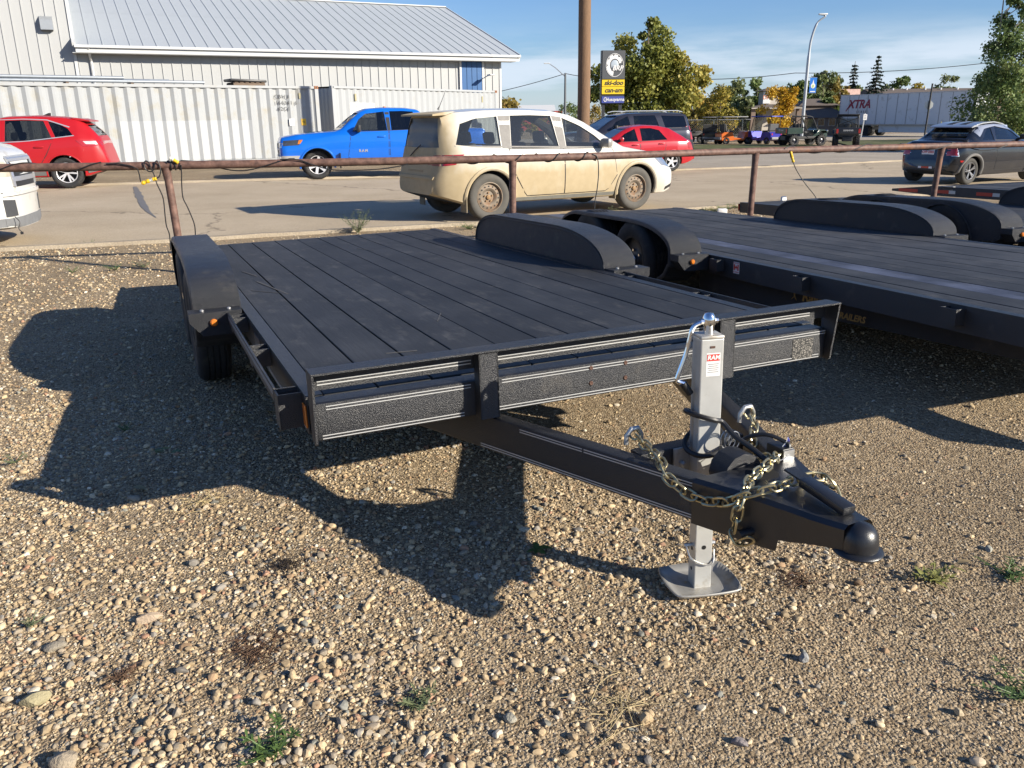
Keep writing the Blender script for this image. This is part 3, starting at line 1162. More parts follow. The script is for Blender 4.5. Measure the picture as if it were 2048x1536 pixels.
def fender_profile(v0, v1, top, base, rise=.85):
    pts = []
    for k in range(11):
        a_ = math.pi / 2 * k / 10
        pts.append((v0 + rise * (1 - math.sin(a_)), base + (top - base) * math.cos(a_)))
    pts = pts[::-1]                       # base front -> top
    for k in range(1, 6):
        pts.append((v0 + rise + (v1 - v0 - 1.3 * rise) * k / 5, top))
    for k in range(1, 11):
        a_ = math.pi / 2 * k / 10
        pts.append((v1 - .3 * rise + .3 * rise * math.sin(a_), base + (top - base) * math.cos(a_)))
    return pts

def fender(parent, u0, side, v0, v1, top, deck, zlow, inner=True, skirt=False, width=.29, axles=()):
    """steel fender: rounded top sheet, inner plate against the deck, rolled outer edge"""
    up = fender_profile(v0, v1, top, deck, .62)
    if side < 0 or True:
        rise0, rise1 = .74, .5
        up = []
        n = 12
        for k in range(n + 1):
            a_ = math.pi / 2 * k / n
            up.append((v0 + rise0 * (1 - math.cos(a_)), deck + (top - deck) * math.sin(a_) ** .82))
        for k in range(1, n + 1):
            a_ = math.pi / 2 * (1 - k / n)
            up.append((v1 - rise1 * (1 - math.cos(a_)), deck + (top - deck) * math.sin(a_) ** .82))
    prof = [(v0 + .2, zlow), (v0 + .09, zlow + .06), (v0 + .03, zlow + .14), (v0 + .004, deck - .09)] + up + [(v1 - .004, deck - .09), (v1 - .03, zlow + .16), (v1 - .1, zlow + .06)]
    fe = empty('fender', (0, 0, 0), 0, parent)
    t = .005
    ua, ub = u0, u0 + side * width
    lip = .035
    sec = [(ua, 0), (ub - side * .02, 0), (ub - side * .006, -.006), (ub, -.02), (ub, -lip), (ub - side * t, -lip), (ub - side * t, -.022), (ub - side * .022, -t), (ua, -t)]
    rows_ = []
    n = len(prof)
    for i, (v, z) in enumerate(prof):
        a_, b_ = prof[max(i - 1, 0)], prof[min(i + 1, n - 1)]
        tv = Vector((b_[0] - a_[0], b_[1] - a_[1])).normalized()
        nv = Vector((-tv.y, tv.x))       # outward
        rows_.append([(u, v + nv.x * d, z + nv.y * d) for u, d in sec])
    sh = MB().grid(rows_, True)
    sh.build('top_sheet', STEEL2, fe, smooth=35)
    if inner:
        poly = [(v, z - .003) for v, z in up]
        MB().prism(poly, ua + side * .002, ua + side * .007, 'X').build('inner_plate', STEEL2, fe)
        rows_ = [[(ua - side * .006, v, z - .012), (ua - side * .001, v, z - .005)] for v, z in up]
        MB().tube([(ua, v, z - .02) for v, z in up], .0045, 6).build('weld_bead', STEEL, fe, smooth=True)
    if skirt:
        poly_o = [(v, z - .004) for v, z in prof[2:-1]]
        # arched skirt around the two wheels
        rr = .40
        ins = []
        zc = deck - .2
        for ax in sorted(axles, reverse=True):
            for k in range(13):
                a_ = math.pi * k / 12
                z_ = zc + rr * math.sin(a_)
                ins.append((ax + rr * math.cos(a_), min(z_, top - .03)))
        ins = [p for p in ins]
        MB().prism(poly_o + [(ins[0][0], zlow + .1)] + ins + [(ins[-1][0], zlow + .1)], ub - side * .003, ub - side * .0085, 'X').build('skirt', STEEL2, fe)
        for ax in axles:
            MB().tube([(ub + side * .004, ax + rr * math.cos(math.pi * k / 16), min(zc + rr * math.sin(math.pi * k / 16), top - .03)) for k in range(17)], .006, 6).build('rolled_edge', STEEL, fe, smooth=True)
    return fe

def light_bracket(parent, u0, side, v, z, amber=True):
    br = MB()
    w_ = .27
    poly = [(u0, z), (u0 + side * w_, z), (u0 + side * w_, z - .05), (u0 + side * (w_ - .06), z - .125), (u0, z - .125)]
    br.prism(poly, v - .11, v + .02, 'Y')
    o = br.build('light_bracket', STEEL2, parent)
    for k in (.06, .2):
        b2 = MB()
        b2.lathe([(.011, 0), (.011, .006), (.007, .009), (.001, .009)], 8, origin=(u0 + side * k, v - .05, z + .0005), caps=False)
        b2.build('bolt', GALV, o, smooth=True)
    if amber:
        MB().lathe([(.02, 0), (.02, -.012), (.013, -.02), (.001, -.021)], 14, origin=(u0 + side * .15, v - .111, z - .055), axis='Y', caps=False).build('clearance_light', AMBER, o, smooth=True)
    return o

def chain_links(parent, path, pitch=.037, wire=.0041, ln=.0265, wd=.0155, name='safety_chain'):
    """real links laid along a path"""
    e = empty(name, (0, 0, 0), 0, parent)
    loop = []
    for k in range(16):
        a_ = 2 * math.pi * k / 16
        loop.append((math.copysign(ln - wd, math.cos(a_)) * (1 if abs(math.cos(a_)) > .01 else 0) + wd * math.cos(a_), wd * math.sin(a_), 0))
    me = MB().tube(loop, wire, 6, closed=True).mesh('link', True)
    me.materials.append(GOLD)
    pts = np.array(path, float)
    # smooth the path
    d = np.r_[0, np.cumsum(np.linalg.norm(np.diff(pts, axis=0), axis=1))]
    n = int(d[-1] / pitch)
    for i in range(n + 1):
        s0 = min(d[-1], i * pitch)
        p = np.array([np.interp(s0, d, pts[:, j]) for j in range(3)])
        q = np.array([np.interp(min(d[-1], s0 + .02), d, pts[:, j]) for j in range(3)]) - np.array([np.interp(max(0, s0 - .02), d, pts[:, j]) for j in range(3)])
        x = Vector(q).normalized()
        up = Vector((0, 0, 1)) if abs(x.z) < .85 else Vector((0, 1, 0))
        y = up.cross(x).normalized()
        z = x.cross(y)
        rot = Matrix((x, y, z)).transposed()
        o = bpy.data.objects.new('link', me)
        COL.objects.link(o)
        o.parent = e
        tw = (math.pi / 2 if i % 2 else 0) + random.uniform(-.2, .2) + .5
        m = rot @ Matrix.Rotation(tw, 3, 'X')
        o.matrix_local = Matrix.Translation(Vector(p)) @ m.to_4x4()
    return e

def curve_pts(ctrl, n=8):
    """Catmull-Rom through control points"""
    P_ = [Vector(p) for p in ctrl]
    P_ = [2 * P_[0] - P_[1]] + P_ + [2 * P_[-1] - P_[-2]]
    out = []
    for i in range(1, len(P_) - 2):
        for k in range(n):
            t = k / n
            a, b, c, d = P_[i - 1:i + 3]
            out.append(.5 * ((2 * b) + (c - a) * t + (2 * a - 5 * b + 4 * c - d) * t * t + (3 * b - a - 3 * c + d) * t ** 3))
    out.append(P_[-2])
    return out

def trailer_frame(name, origin, a, label, group, b=None):
    """Empty at the ground under local (0,0,BASE): x to the right, y to the rear, z up"""
    a = Vector(a).normalized()
    b = Vector(b) if b is not None else Vector((a.y, -a.x, 0)).normalized()
    w_ = b.cross(a).normalized()
    b = a.cross(w_).normalized()
    o = Vector(origin) - w_ * BASE
    e = empty(name, (0, 0, 0))
    e.matrix_world = Matrix(((b.x, a.x, w_.x, o.x), (b.y, a.y, w_.y, o.y), (b.z, a.z, w_.z, o.z), (0, 0, 0, 1)))
    tag(e, label, 'trailer', group)
    return e

def local_ground(e, u, v):
    """local z at which the trailer frame meets world z=0"""
    m = e.matrix_world
    p0 = m @ Vector((u, v, 0))
    up = m.to_3x3() @ Vector((0, 0, 1))
    return -p0.z / up.z

def make_deck(e, edges, v0, v1, z, m, gap=.007, th=.04):
    for i in range(len(edges) - 1):
        x0, x1 = edges[i] + gap * random.uniform(.25, .75), edges[i + 1] - gap * random.uniform(.25, .75)
        dz = random.uniform(-.0015, .0015)
        MB().box(((x0 + x1) / 2, (v0 + v1) / 2, z - th / 2 + dz), (x1 - x0, v1 - v0, th), None, .003).build('plank', m, e)

def side_frame(e, u_out, side, v0, v1, zt, zb, flange=.06):
    """C-channel side beam whose web faces outwards"""
    t = .006
    s = -side                                # inward direction
    poly = [(u_out, zb), (u_out, zt), (u_out + s * flange, zt), (u_out + s * flange, zt - t), (u_out + s * t, zt - t), (u_out + s * t, zb + t), (u_out + s * flange, zb + t), (u_out + s * flange, zb)]
    return MB().prism(poly, v0, v1, 'Y').build('side_beam', STEEL, e)

def pocket(e, u, side, v, zt, zb, w_=.085, d=.075, nm='stake_pocket'):
    """open steel pocket welded to the side beam"""
    t = .006
    mb = MB()
    uo = u + side * d
    mb.box(((u + uo) / 2, v - w_ / 2, (zt + zb) / 2), (abs(uo - u), t, zt - zb))
    mb.box(((u + uo) / 2, v + w_ / 2, (zt + zb) / 2), (abs(uo - u), t, zt - zb))
    mb.box((uo, v, (zt + zb) / 2), (t, w_ + t, zt - zb - .001))
    return mb.build(nm, STEEL, e)

# ------------------------------------------------------------------ the near trailer
A_AXIS = Vector((-0.40356929, 0.91446205, -0.02984928))
A_SIDE = Vector((0.91473928, 0.40396059, 0.00823981))
A_L = Vector((-0.66334688, 2.61008186, 0.75473211))
TA = trailer_frame('flatbed_trailer', A_L, A_AXIS, 'black flatbed trailer in front with silver jack, gold chains and coupler', 'trailers lined up on the gravel lot', A_SIDE)
W = 2.30
zD, zB = BASE - .12, BASE - .262
V_END = 5.47
# main deck boards
EDG = [.062, .264, .471, .681, .885, 1.085, 1.244, 1.451, 1.645, 1.857, 2.05, 2.238]
make_deck(TA, EDG, .168, V_END - .06, zD, DECK)
# front beam with rounded edges
MB().box((W / 2, .115, (zD + zB) / 2 - .001), (W - .018, .098, zD - zB - .002), None, .014).build('front_beam', STEEL, TA, smooth=30)
MB().box((W / 2, V_END - .03, (zD + zB) / 2 - .002), (W - .14, .056, zD - zB - .006), None, .008).build('rear_beam', STEEL, TA, smooth=30)
side_frame(TA, .001, -1, .166, V_END, zD + .001, zB)
side_frame(TA, W - .001, 1, .166, V_END, zD + .001, zB)
for v in np.arange(.6, 5.3, .61):
    MB().box((W / 2, v, zD - .085), (W - .15, .045, .075)).build('cross_member', STEEL, TA)
# bump rail above the front edge
MB().box((W / 2, .043, BASE - .0035), (W + .002, .086, .007)).build('bump_rail_flange', STEEL, TA)
MB().box((W / 2, .083, BASE - .007 - .036), (W - .02, .006, .072)).build('bump_rail_web', STEEL, TA)
for u in (.004, W - .004):
    MB().prism([(.001, BASE - .001), (.1, BASE - .001), (.102, zB + .004), (.052, zB - .006), (.038, zB + .002)], u - .004, u + .004, 'X').build('end_gusset', STEEL, TA)
# uprights on the beam face
def upright(u0, u1, v0=.012):
    mb = MB()
    mb.box(((u0 + u1) / 2, v0 + .003, (BASE - .01 + zB) / 2), (u1 - u0, .006, BASE - .012 - zB))
    mb.box((u1 - .003, (v0 + .064) / 2, (BASE - .012 + zB) / 2), (.006, .064 - v0, BASE - .016 - zB))
    mb.box((u0 + .003, (v0 + .064) / 2, (BASE - .012 + zB) / 2), (.006, .064 - v0, BASE - .016 - zB))
    mb.build('front_upright', STEEL, TA)
upright(.60, .675)
upright(1.665, 1.742)
# double pin stripes
def pins(u0, u1, v, z, dz=.010, th=.003, n=2):
    for k in range(n):
        MB().box(((u0 + u1) / 2, v, z - k * dz), (u1 - u0, .0012, th)).build('pin_stripe', PIN, TA)
for u0, u1 in ((.03, .595), (.68, 1.66), (1.75, 2.2)):
    pins(u0, u1, .0793, BASE - .048, .012, .004)
for u0, u1 in ((.05, .585), (.71, 1.655), (1.75, 2.285)):
    pins(u0, u1, .0653, zD - .016, .011)
    pins(u0 - .02, u1 - .03, .0653, zB + .022, .011)
# bolts left in the beam face
for u in (1.09, 1.247):
    for z in (BASE - .143, BASE - .205):
        b_ = MB()
        b_.lathe([(.009, 0), (.009, -.002), (.007, -.004), (.005, -.004), (.001, -.002)], 10, origin=(u, .0655, z), axis='Y', caps=False)
        b_.build('bolt_hole', mat('rusty_hole', (.09, .045, .03), .8, var=.4, vscale=80), TA, smooth=True)
# cracked old tape at the right end of the beam face
tape = bpy.data.materials.new('cracked_tape')
tape.use_nodes = True
N_, L_ = tape.node_tree.nodes, tape.node_tree.links
tc_ = N_.new('ShaderNodeTexCoord')
mp_ = N_.new('ShaderNodeMapping')
mp_.inputs['Scale'].default_value = (60, 1, 95)
vo_ = N_.new('ShaderNodeTexVoronoi')
vo_.feature = 'DISTANCE_TO_EDGE'
vo_.inputs['Scale'].default_value = 1.4
rp_ = N_.new('ShaderNodeValToRGB')
rp_.color_ramp.elements[0].position, rp_.color_ramp.elements[0].color = .1, (.008, .008, .008, 1)
rp_.color_ramp.elements[1].position, rp_.color_ramp.elements[1].color = .2, (.2, .185, .16, 1)
L_.new(tc_.outputs['Object'], mp_.inputs[0]); L_.new(mp_.outputs[0], vo_.inputs['Vector'])
L_.new(vo_.outputs['Distance'], rp_.inputs[0]); L_.new(rp_.outputs[0], N_['Principled BSDF'].inputs['Base Color'])
N_['Principled BSDF'].inputs['Roughness'].default_value = .6
MB().box((2.16, .0648, (zD + zB) / 2 - .012), (.115, .0012, .092)).build('cracked_tape', tape, TA)
# amber side marker
MB().box((-.0028, .19, zD - .075), (.007, .05, .085), None, .003).build('side_marker', AMBER, TA)
# rub rail and stake pockets, both sides
for side, u in ((-1, 0.0), (1, W)):
    MB().bar((u + side * .082, .33, zD - .026), (u + side * .082, 1.94, zD - .026), .008, .055).build('rub_rail', STEEL, TA)
    pocket(TA, u, side, .29, zD - .004, zD - .135, .09, .082)
    for v in (1.06, 1.85):
        pocket(TA, u, side, v, zD - .006, zD - .085, .1, .077)
    for k, dz in enumerate((.034, .045)):
        MB().box((u + side * .0865, 1.13, zD - .0 - dz + .02), (.0012, 1.56, .0035)).build('pin_stripe', PIN, TA)
        MB().box((u + side * .0008, .66, zB + .014 + .009 * k), (.0012, .9, .0035)).build('pin_stripe', PIN, TA)
# fenders, light brackets and wheels
for side, u in ((-1, -.004), (1, W + .004)):
    fender(TA, u, side, 2.06, 4.36, BASE + .122, zD, zD - .24, True, width=.25)
    light_bracket(TA, u + side * .006, side, 2.05, zD + .012)
    for v in (2.76, 3.66):
        z = local_ground(TA, u, v) + .352
        wheel(TA, (u + side * .145, v, z), .355, .195, side)
MB().tube([(-.1, 2.76, local_ground(TA, 0, 2.76) + .352), (W + .1, 2.76, local_ground(TA, 0, 2.76) + .352)], .032, 8).build('axle', STEEL, TA)
MB().tube([(-.1, 3.66, local_ground(TA, 0, 3.66) + .352), (W + .1, 3.66, local_ground(TA, 0, 3.66) + .352)], .032, 8).build('axle', STEEL, TA)
# dark sticker on the side beam
MB().box((-.0015, 1.45, zD - .075), (.002, .2, .07)).build('maker_plate', mat('grey_decal', (.12, .125, .14), .4, var=.4, vscale=40), TA)

SCR = mat('pale_scrape', (.085, .083, .08), .8, var=.5, vscale=30)
for (u0, v0, u1, v1, w_) in ((.20, 2.95, .30, 2.35, .012), (.17, 3.5, .23, 3.2, .010), (.12, 2.6, .30, 2.36, .006), (1.2, 4.3, 1.28, 4.05, .008), (.9, 1.3, .82, 1.12, .004), (.42, .62, .55, .60, .006)):
    MB().bar((u0, v0, zD + .0022), (u1, v1, zD + .0022), w_, .0012).build('scrape_mark', SCR, TA)
# --- A-frame tongue
zT, hT = zB - .004, .135
def tongue(u0, u1, v0=.52, v1=-1.02):
    mb = MB()
    mb.bar((u0, v0, zT - hT / 2), (u1, v1, zT - hT / 2), .062, hT, (0, 0, 1), .008)
    return mb.build('tongue_beam', STEEL, TA, smooth=30)
uc = W / 2
du_l = (.50, 1.075)
tongue(du_l[0], du_l[1])
tongue(W - du_l[0], W - du_l[1])
dl = Vector((du_l[1] - du_l[0], -1.54, 0)).normalized()
nl = Vector((dl.y, -dl.x, 0)) * .0325
for dz in (.012, .021, hT - .02, hT - .011):
    for t0, t1 in (((.40, .58), (.585, .93)) if dz < .05 else ((.27, .93),)):
        p0 = Vector((du_l[0], .52, zT - dz)) + Vector((du_l[1] - du_l[0], -1.54, 0)) * t0 + nl
        p1 = Vector((du_l[0], .52, zT - dz)) + Vector((du_l[1] - du_l[0], -1.54, 0)) * t1 + nl
        MB().bar(p0, p1, .0012, .0035).build('pin_stripe', PIN, TA)
# cross member carrying the jack
MB().box((uc, -.50, zT - .05), (.42, .065, .085), None, .006).build('jack_cross_member', STEEL, TA, smooth=30)
MB().box((uc - .02, -.545, zT - .085), (.14, .01, .16), None, .002).build('jack_plate', GALV2, TA)
for u in (-.06, .03):
    MB().lathe([(.012, 0), (.012, -.01), (.006, -.016), (.001, -.016)], 6, origin=(uc + u, -.55, zT - .06), axis='Y', caps=False).build('plate_bolt', GALV, TA)

# --- coupler
def ring(v, w_, zt, zb_, r_=.012):
    h = w_ / 2
    return [(uc - h, v, zb_), (uc - h, v, zt - r_), (uc - h + r_, v, zt), (uc, v, zt + .002), (uc + h - r_, v, zt), (uc + h, v, zt - r_), (uc + h, v, zb_)]
sec = [ring(-.80, .40, zT + .007, zT - .138), ring(-.93, .30, zT + .008, zT - .138), ring(-1.02, .235, zT + .010, zT - .136), ring(-1.06, .205, zT + .008, zT - .134), ring(-1.065, .20, zT + .008, zT - .098),
       ring(-1.10, .172, zT + .006, zT - .092), ring(-1.15, .142, zT + .005, zT - .078), ring(-1.20, .118, zT + .008, zT - .066), ring(-1.245, .098, zT + .012, zT - .06)]
body = MB().grid(sec)
body.build('coupler_body', SMOOTHP, TA, smooth=40)
dome = MB().lathe([(.049, -.036), (.049, 0), (.047, .016), (.041, .031), (.03, .043), (.014, .05), (.0005, .052)], 28, origin=(uc, -1.25, zT - .037), caps=False)
dome.lathe([(.047, -.02), (.061, -.024), (.064, -.029), (.061, -.034), (.045, -.034)], 28, origin=(uc, -1.25, zT - .037), caps=False)
dome.build('ball_socket', SMOOTHP, TA, smooth=45)
MB().bar((uc + .012, -1.03, zT + .045), (uc + .012, -1.20, zT + .022), .045, .026, (0, 0, 1), .006).build('latch_lever', SMOOTHP, TA, smooth=30)
MB().bar((uc + .012, -.97, zT + .06), (uc + .012, -1.05, zT + .05), .04, .006).build('latch_handle', STEEL, TA)
MB().lathe([(.05, 0), (.04, .0005), (.001, .0005)], 20, origin=(uc, -.87, zT + .0096), caps=False).build('coupler_hole', mat('black_void', (.004, .004, .004), .9, var=0), TA)
MB().tube([(uc - .11, -.985, zT - .10), (uc - .175, -.985, zT - .10)], .013, 10).build('chain_bolt', BLACKP, TA, smooth=True)

# --- jack
JR = Matrix.Rotation(R(-15), 3, 'Z')
jc = Vector((uc, -.588, 0))
jack = empty('jack', jc, R(-15), TA)
gz0 = local_ground(TA, uc, -.588)
jtop = BASE + .108
MB().box((0, 0, (jtop + zT - .20) / 2), (.076, .076, jtop - zT + .20), None, .004).build('outer_tube', GALVJ, jack)
MB().box((-.0375, .012, (jtop - .12 + zT) / 2), (.002, .018, jtop - zT - .1)).build('weld_seam', GALV, jack)
MB().box((0, 0, (zT - .19 + gz0) / 2), (.06, .06, zT - .19 - gz0 - .01), None, .003).build('drop_leg', GALVJ, jack)
for z in (gz0 + .075, gz0 + .15):
    MB().lathe([(.007, 0), (.0001, 0)], 10, origin=(-.0308, 0, z), axis='X', caps=False).build('pin_hole', MATS['black_void'], jack)
MB().lathe([(.008, 0), (.0001, 0)], 10, origin=(.0, -.0308, gz0 + .165), axis='Y', caps=False).build('pin_hole', MATS['black_void'], jack)
MB().tube([(-.06, 0, gz0 + .165), (.05, 0, gz0 + .165)], .007, 8).build('lock_pin', GALV, jack, smooth=True)
pc = curve_pts([(-.055, -.01, gz0 + .165), (-.045, -.035, gz0 + .13), (0, -.04, gz0 + .105), (.03, -.038, gz0 + .108), (.04, -.02, gz0 + .15)], 6)
MB().tube(pc, .0032, 5).build('pin_chain', GALV, jack, smooth=True)
rows = []
for i in range(13):
    row = []
    for j in range(13):
        x, y = (i / 6 - 1), (j / 6 - 1)
        cx_, cy_ = x * math.sqrt(1 - .22 * y * y * x * x), y * math.sqrt(1 - .22 * x * x * y * y)
        r_ = max(abs(x), abs(y))
        row.append((cx_ * .125, cy_ * .108, gz0 + .012 + (.022 * ((r_ - .66) / .34) ** 2 if r_ > .66 else 0)))
    rows.append(row)
ft = MB().grid(rows)
fo = ft.build('foot_plate', GALV2, jack, smooth=50)
sm = fo.modifiers.new('thick', 'SOLIDIFY')
sm.thickness = .005
MB().box((0, 0, jtop + .004), (.078, .078, .012), None, .004).build('top_cap', GALV2, jack, smooth=30)
MB().lathe([(.017, .01), (.017, .035), (.021, .04), (.021, .062), (.014, .074), (.001, .077)], 14, origin=(0, 0, jtop), caps=False).build('crank_head', CHROME, jack, smooth=40)
MB().tube([(-.03, -.004, jtop + .05), (.03, .004, jtop + .05)], .009, 8).build('crank_pin', CHROME, jack, smooth=True)
cr = curve_pts([(-.018, 0, jtop + .05), (-.05, 0, jtop + .035), (-.062, 0, jtop - .005), (-.072, 0, jtop - .05), (-.098, 0, jtop - .125), (-.098, 0, jtop - .14), (-.075, 0, jtop - .15)], 5)
MB().tube(cr, .0075, 8).build('crank_arm', CHROME, jack, smooth=True)
MB().tube([(-.08, 0, jtop - .149), (-.055, 0, jtop - .185)], .013, 10).build('crank_grip', BLACKP, jack, smooth=True)
st = MB().box((.004, -.0378, jtop - .083), (.046, .0012, .075)).build('sticker', WHITES, jack)
MB().box((.004, -.0387, jtop - .060), (.042, .0008, .022)).build('red_band', REDP, jack)
put_text('lettering', 'RAM', .02, WHITES, jack, plane_m((.004, -.0393, jtop - .060), (1, 0, 0), (0, 0, 1)), bold=.0006, shear=.15, extrude=.0002)
for k in range(5):
    MB().box((.004, -.0387, jtop - .081 - .0065 * k), (.036 - .006 * (k % 2), .0006, .0022)).build('print_line', DARKPR, jack)
MB().box((.0, -.0385, jtop - .026), (.016, .002, .007)).build('slot', MATS['rusty_hole'], jack)

# --- chains, cable and wires
lb = lambda t, dz=0.0, off=0.0: (du_l[0] + (du_l[1] - du_l[0]) * t + off, .52 - 1.54 * t, zT + dz)
bz = lambda c: [(u, v, w__ + BASE) for u, v, w__ in c]
chain_links(TA, curve_pts(bz([(.965, -.455, -.232), (.955, -.56, -.248), (.93, -.66, -.250), (.912, -.73, -.275), (.935, -.796, -.304), (.953, -.845, -.309), (.971, -.893, -.302), (.985, -.945, -.278), (1.02, -.985, -.245), (1.066, -1.003, -.237), (1.126, -.995, -.236), (1.183, -.993, -.233), (1.233, -.999, -.234), (1.262, -1.02, -.245), (1.268, -1.05, -.29)]), 8))
chain_links(TA, curve_pts(bz([(1.40, -.50, -.212), (1.392, -.54, -.24), (1.34, -.6, -.278), (1.29, -.68, -.295), (1.26, -.76, -.265), (1.245, -.823, -.236), (1.158, -.874, -.236), (1.076, -.916, -.236), (1.02, -.955, -.246), (.988, -.97, -.285), (.983, -.967, -.325), (.982, -.962, -.37), (.992, -.985, -.395), (1.0, -1.005, -.372)]), 8))
for u, v, z in ((.968, -.445, zT + .03), (1.40, -.49, zT + .05)):
    MB().tube([(u - .03, v, z - .03), (u - .028, v, z), (u - .012, v - .005, z + .024), (u + .012, v - .005, z + .024), (u + .028, v, z), (u + .03, v, z - .03)], .0085, 8).build('chain_shackle', GALV, TA, smooth=True)
cab = [Vector((uc + .06, -.83, zT + .02)), Vector((uc + .05, -.76, zT + .045)), Vector((uc + .03, -.70, zT + .07))]
for k in range(22):
    q_ = R(-70 - 28 * k)
    cab.append(Vector((uc + .064 * math.cos(q_), -.588 + .064 * math.sin(q_), zT + .085 + .055 * math.sin(k * .3 + .3) - .0025 * k)))
cab += [Vector((uc + .085, -.53, zT + .02)), Vector((uc + .11, -.49, zT - .02)), Vector((uc + .12, -.45, zT - .06))]
cab = curve_pts(cab, 3)
MB().tube(cab, .0085, 8).build('light_cable', BLACKP, TA, smooth=True)
MB().tube(curve_pts([(uc + .06, -.66, zT + .005), (uc + .085, -.69, zT + .05), (uc + .125, -.74, zT + .07), (uc + .165, -.79, zT + .05), (uc + .16, -.80, zT + .03)], 6), .007, 8).build('brake_cable', BLACKP, TA, smooth=True)
MB().box((uc + .155, -.77, zT + .022), (.045, .075, .036), None, .003).build('breakaway_switch', BLACKP, TA)
MB().box((uc + .152, -.813, zT + .02), (.042, .004, .034)).build('switch_face', GALV, TA)
for k in range(3):
    MB().tube([(uc + .03 + .022 * math.cos(2 * math.pi * i / 20) + .008 * k, -.66 - .01 * k, zT + .045 + .03 * math.sin(2 * math.pi * i / 20)) for i in range(20)], .0018, 4, closed=True).build('steel_lanyard', GALV, TA, smooth=True)
MB().tube(curve_pts([(uc + .04, -.68, zT + .015), (uc + .06, -.75, zT + .015), (uc + .10, -.82, zT + .014), (uc + .15, -.82, zT + .025)], 6), .0018, 4).build('steel_lanyard', GALV, TA, smooth=True)
MB().tube([(uc - .01, -.72, zT - .02), (uc - .01, -.80, zT - .02)], .07, 12).build('ball_mount_block', STEEL, TA, smooth=40)
blue = mat('blue_wire', (.1, .12, .5), .5, var=.1)
for k in range(3):
    MB().tube(curve_pts([(uc + .165, -.79, zT + .07), (uc + .16 + .006 * k, -.79, zT + .055), (uc + .15 + .008 * k, -.785, zT + .04)], 4), .002, 4).build('wire', blue if k else WHITES, TA)

# ------------------------------------------------------------------ the other trailers in the row
def plain_trailer(name, label, q_front, yaw, slope, W_, vF, vR, edges, deck_m, skirt=False, stickers=False, tape=False, fend=(2.05, 4.35), bracket=True):
    """q_front = world point of the right-hand deck edge at the front foot of the fender"""
    y_, s_ = R(yaw), R(slope)
    a = Vector((math.sin(y_) * math.cos(s_), math.cos(y_) * math.cos(s_), math.sin(s_)))
    b = Vector((math.cos(y_), -math.sin(y_), 0))
    w_ = b.cross(a)
    O = Vector(q_front) - a * 2.05 - b * W_ + w_ * .12
    e = trailer_frame(name, O, a, label, 'trailers lined up on the gravel lot')
    make_deck(e, edges, vF + .1, vR - .05, zD, deck_m)
    side_frame(e, 0, -1, vF, vR, zD + .003, zB - .0)
    side_frame(e, W_, 1, vF, vR, zD + .003, zB - .0)
    MB().box((W_ / 2, vR - .022, (zD + zB) / 2 - .002), (W_ - .13, .04, zD - zB - .006)).build('rear_beam', STEEL, e)
    MB().box((W_ / 2, vF + .05, (zD + zB) / 2 - .002), (W_ - .13, .09, zD - zB - .006)).build('front_beam', STEEL, e)
    for side_, u_ in ((1, .05), (-1, W_ - .05)):
        MB().bar((u_, 2.1, zB - .088), (u_ + side_ * .48, vF - .4, zB - .088), .06, .168).build('lower_beam', STEEL, e)
    if not tape:
        ax = (2.76, 3.66)
        for side, u in ((-1, -.004), (1, W_ + .004)):
            sk = skirt and side < 0
            fender(e, u, side, fend[0], fend[1], BASE + .122, zD, zD - .24, True, sk, .28, ax)
            if bracket:
                light_bracket(e, u + side * .006, side, fend[0] - .01, zD + .012)
            for v in ax:
                z = local_ground(e, u, v) + .352
                wheel(e, (u + side * .165, v, z), .355, .205, side)
        for v in ax:
            MB().tube([(-.1, v, local_ground(e, 0, v) + .352), (W_ + .1, v, local_ground(e, 0, v) + .352)], .032, 8).build('axle', STEEL, e)
    for v in (-.45, .78, 1.78):
        for side, u in ((-1, 0), (1, W_)):
            pocket(e, u, side, v, zD - .012, zD - .1, .1, .06)
    return e

B_Q = (3.781, 7.436, .503)
WB = 2.38
EB = [.05, .20, .405, .61, .82, 1.03, 1.235, 1.44, 1.64, 1.85, 2.06, 2.33]
TB = plain_trailer('flatbed_trailer', 'long black flatbed trailer behind the front one with flag sticker and chalky scuffed deck', B_Q, -19.36, -1.95, WB, -1.2, 6.51, EB, DECK2)
# stickers on its side beam
MB().box((-.0025, 1.56, zD - .055), (.003, .075, .085)).build('flag_sticker', WHITES, TB)
for dv in (-.024, .024):
    MB().box((-.0045, 1.56 + dv, zD - .052), (.0012, .017, .044)).build('flag_bar', REDP, TB)
leafp = [(0, .022), (.005, .012), (.011, .014), (.009, .006), (.02, .004), (.017, -.002), (.02, -.006), (.008, -.009), (.002, -.011), (.0015, -.02)]
leafp = leafp + [(-x, y) for x, y in leafp[::-1]]
MB().prism([(1.56 - x * .8, zD - .052 + y * .85) for x, y in leafp], -.0052, -.004, 'X').build('maple_leaf', REDP, TB)
put_text('lettering', 'MADE IN CANADA', .0095, REDP, TB, plane_m((-.0045, 1.56, zD - .021), (0, -1, 0), (0, 0, 1)), extrude=.0002, bold=.0003)
put_text('lettering', 'IN CANADA', .013, REDP, TB, plane_m((-.0045, 1.56, zD - .087), (0, -1, 0), (0, 0, 1)), extrude=.0002, bold=.0003)
GOLDT = mat('gold_lettering', (.36, .22, .07), .5, var=.15)
put_text('lettering', 'Rainbow', .1, GOLDT, TB, plane_m((.1645, .80, zB - .048), (.113, -1, 0), (0, 0, 1)), extrude=.001, bold=.003, shear=.1, align='CENTER')
put_text('lettering', 'TRAILERS', .06, GOLDT, TB, plane_m((.192, .55, zB - .125), (.113, -1, 0), (0, 0, 1)), extrude=.001, bold=.0015, shear=.2)
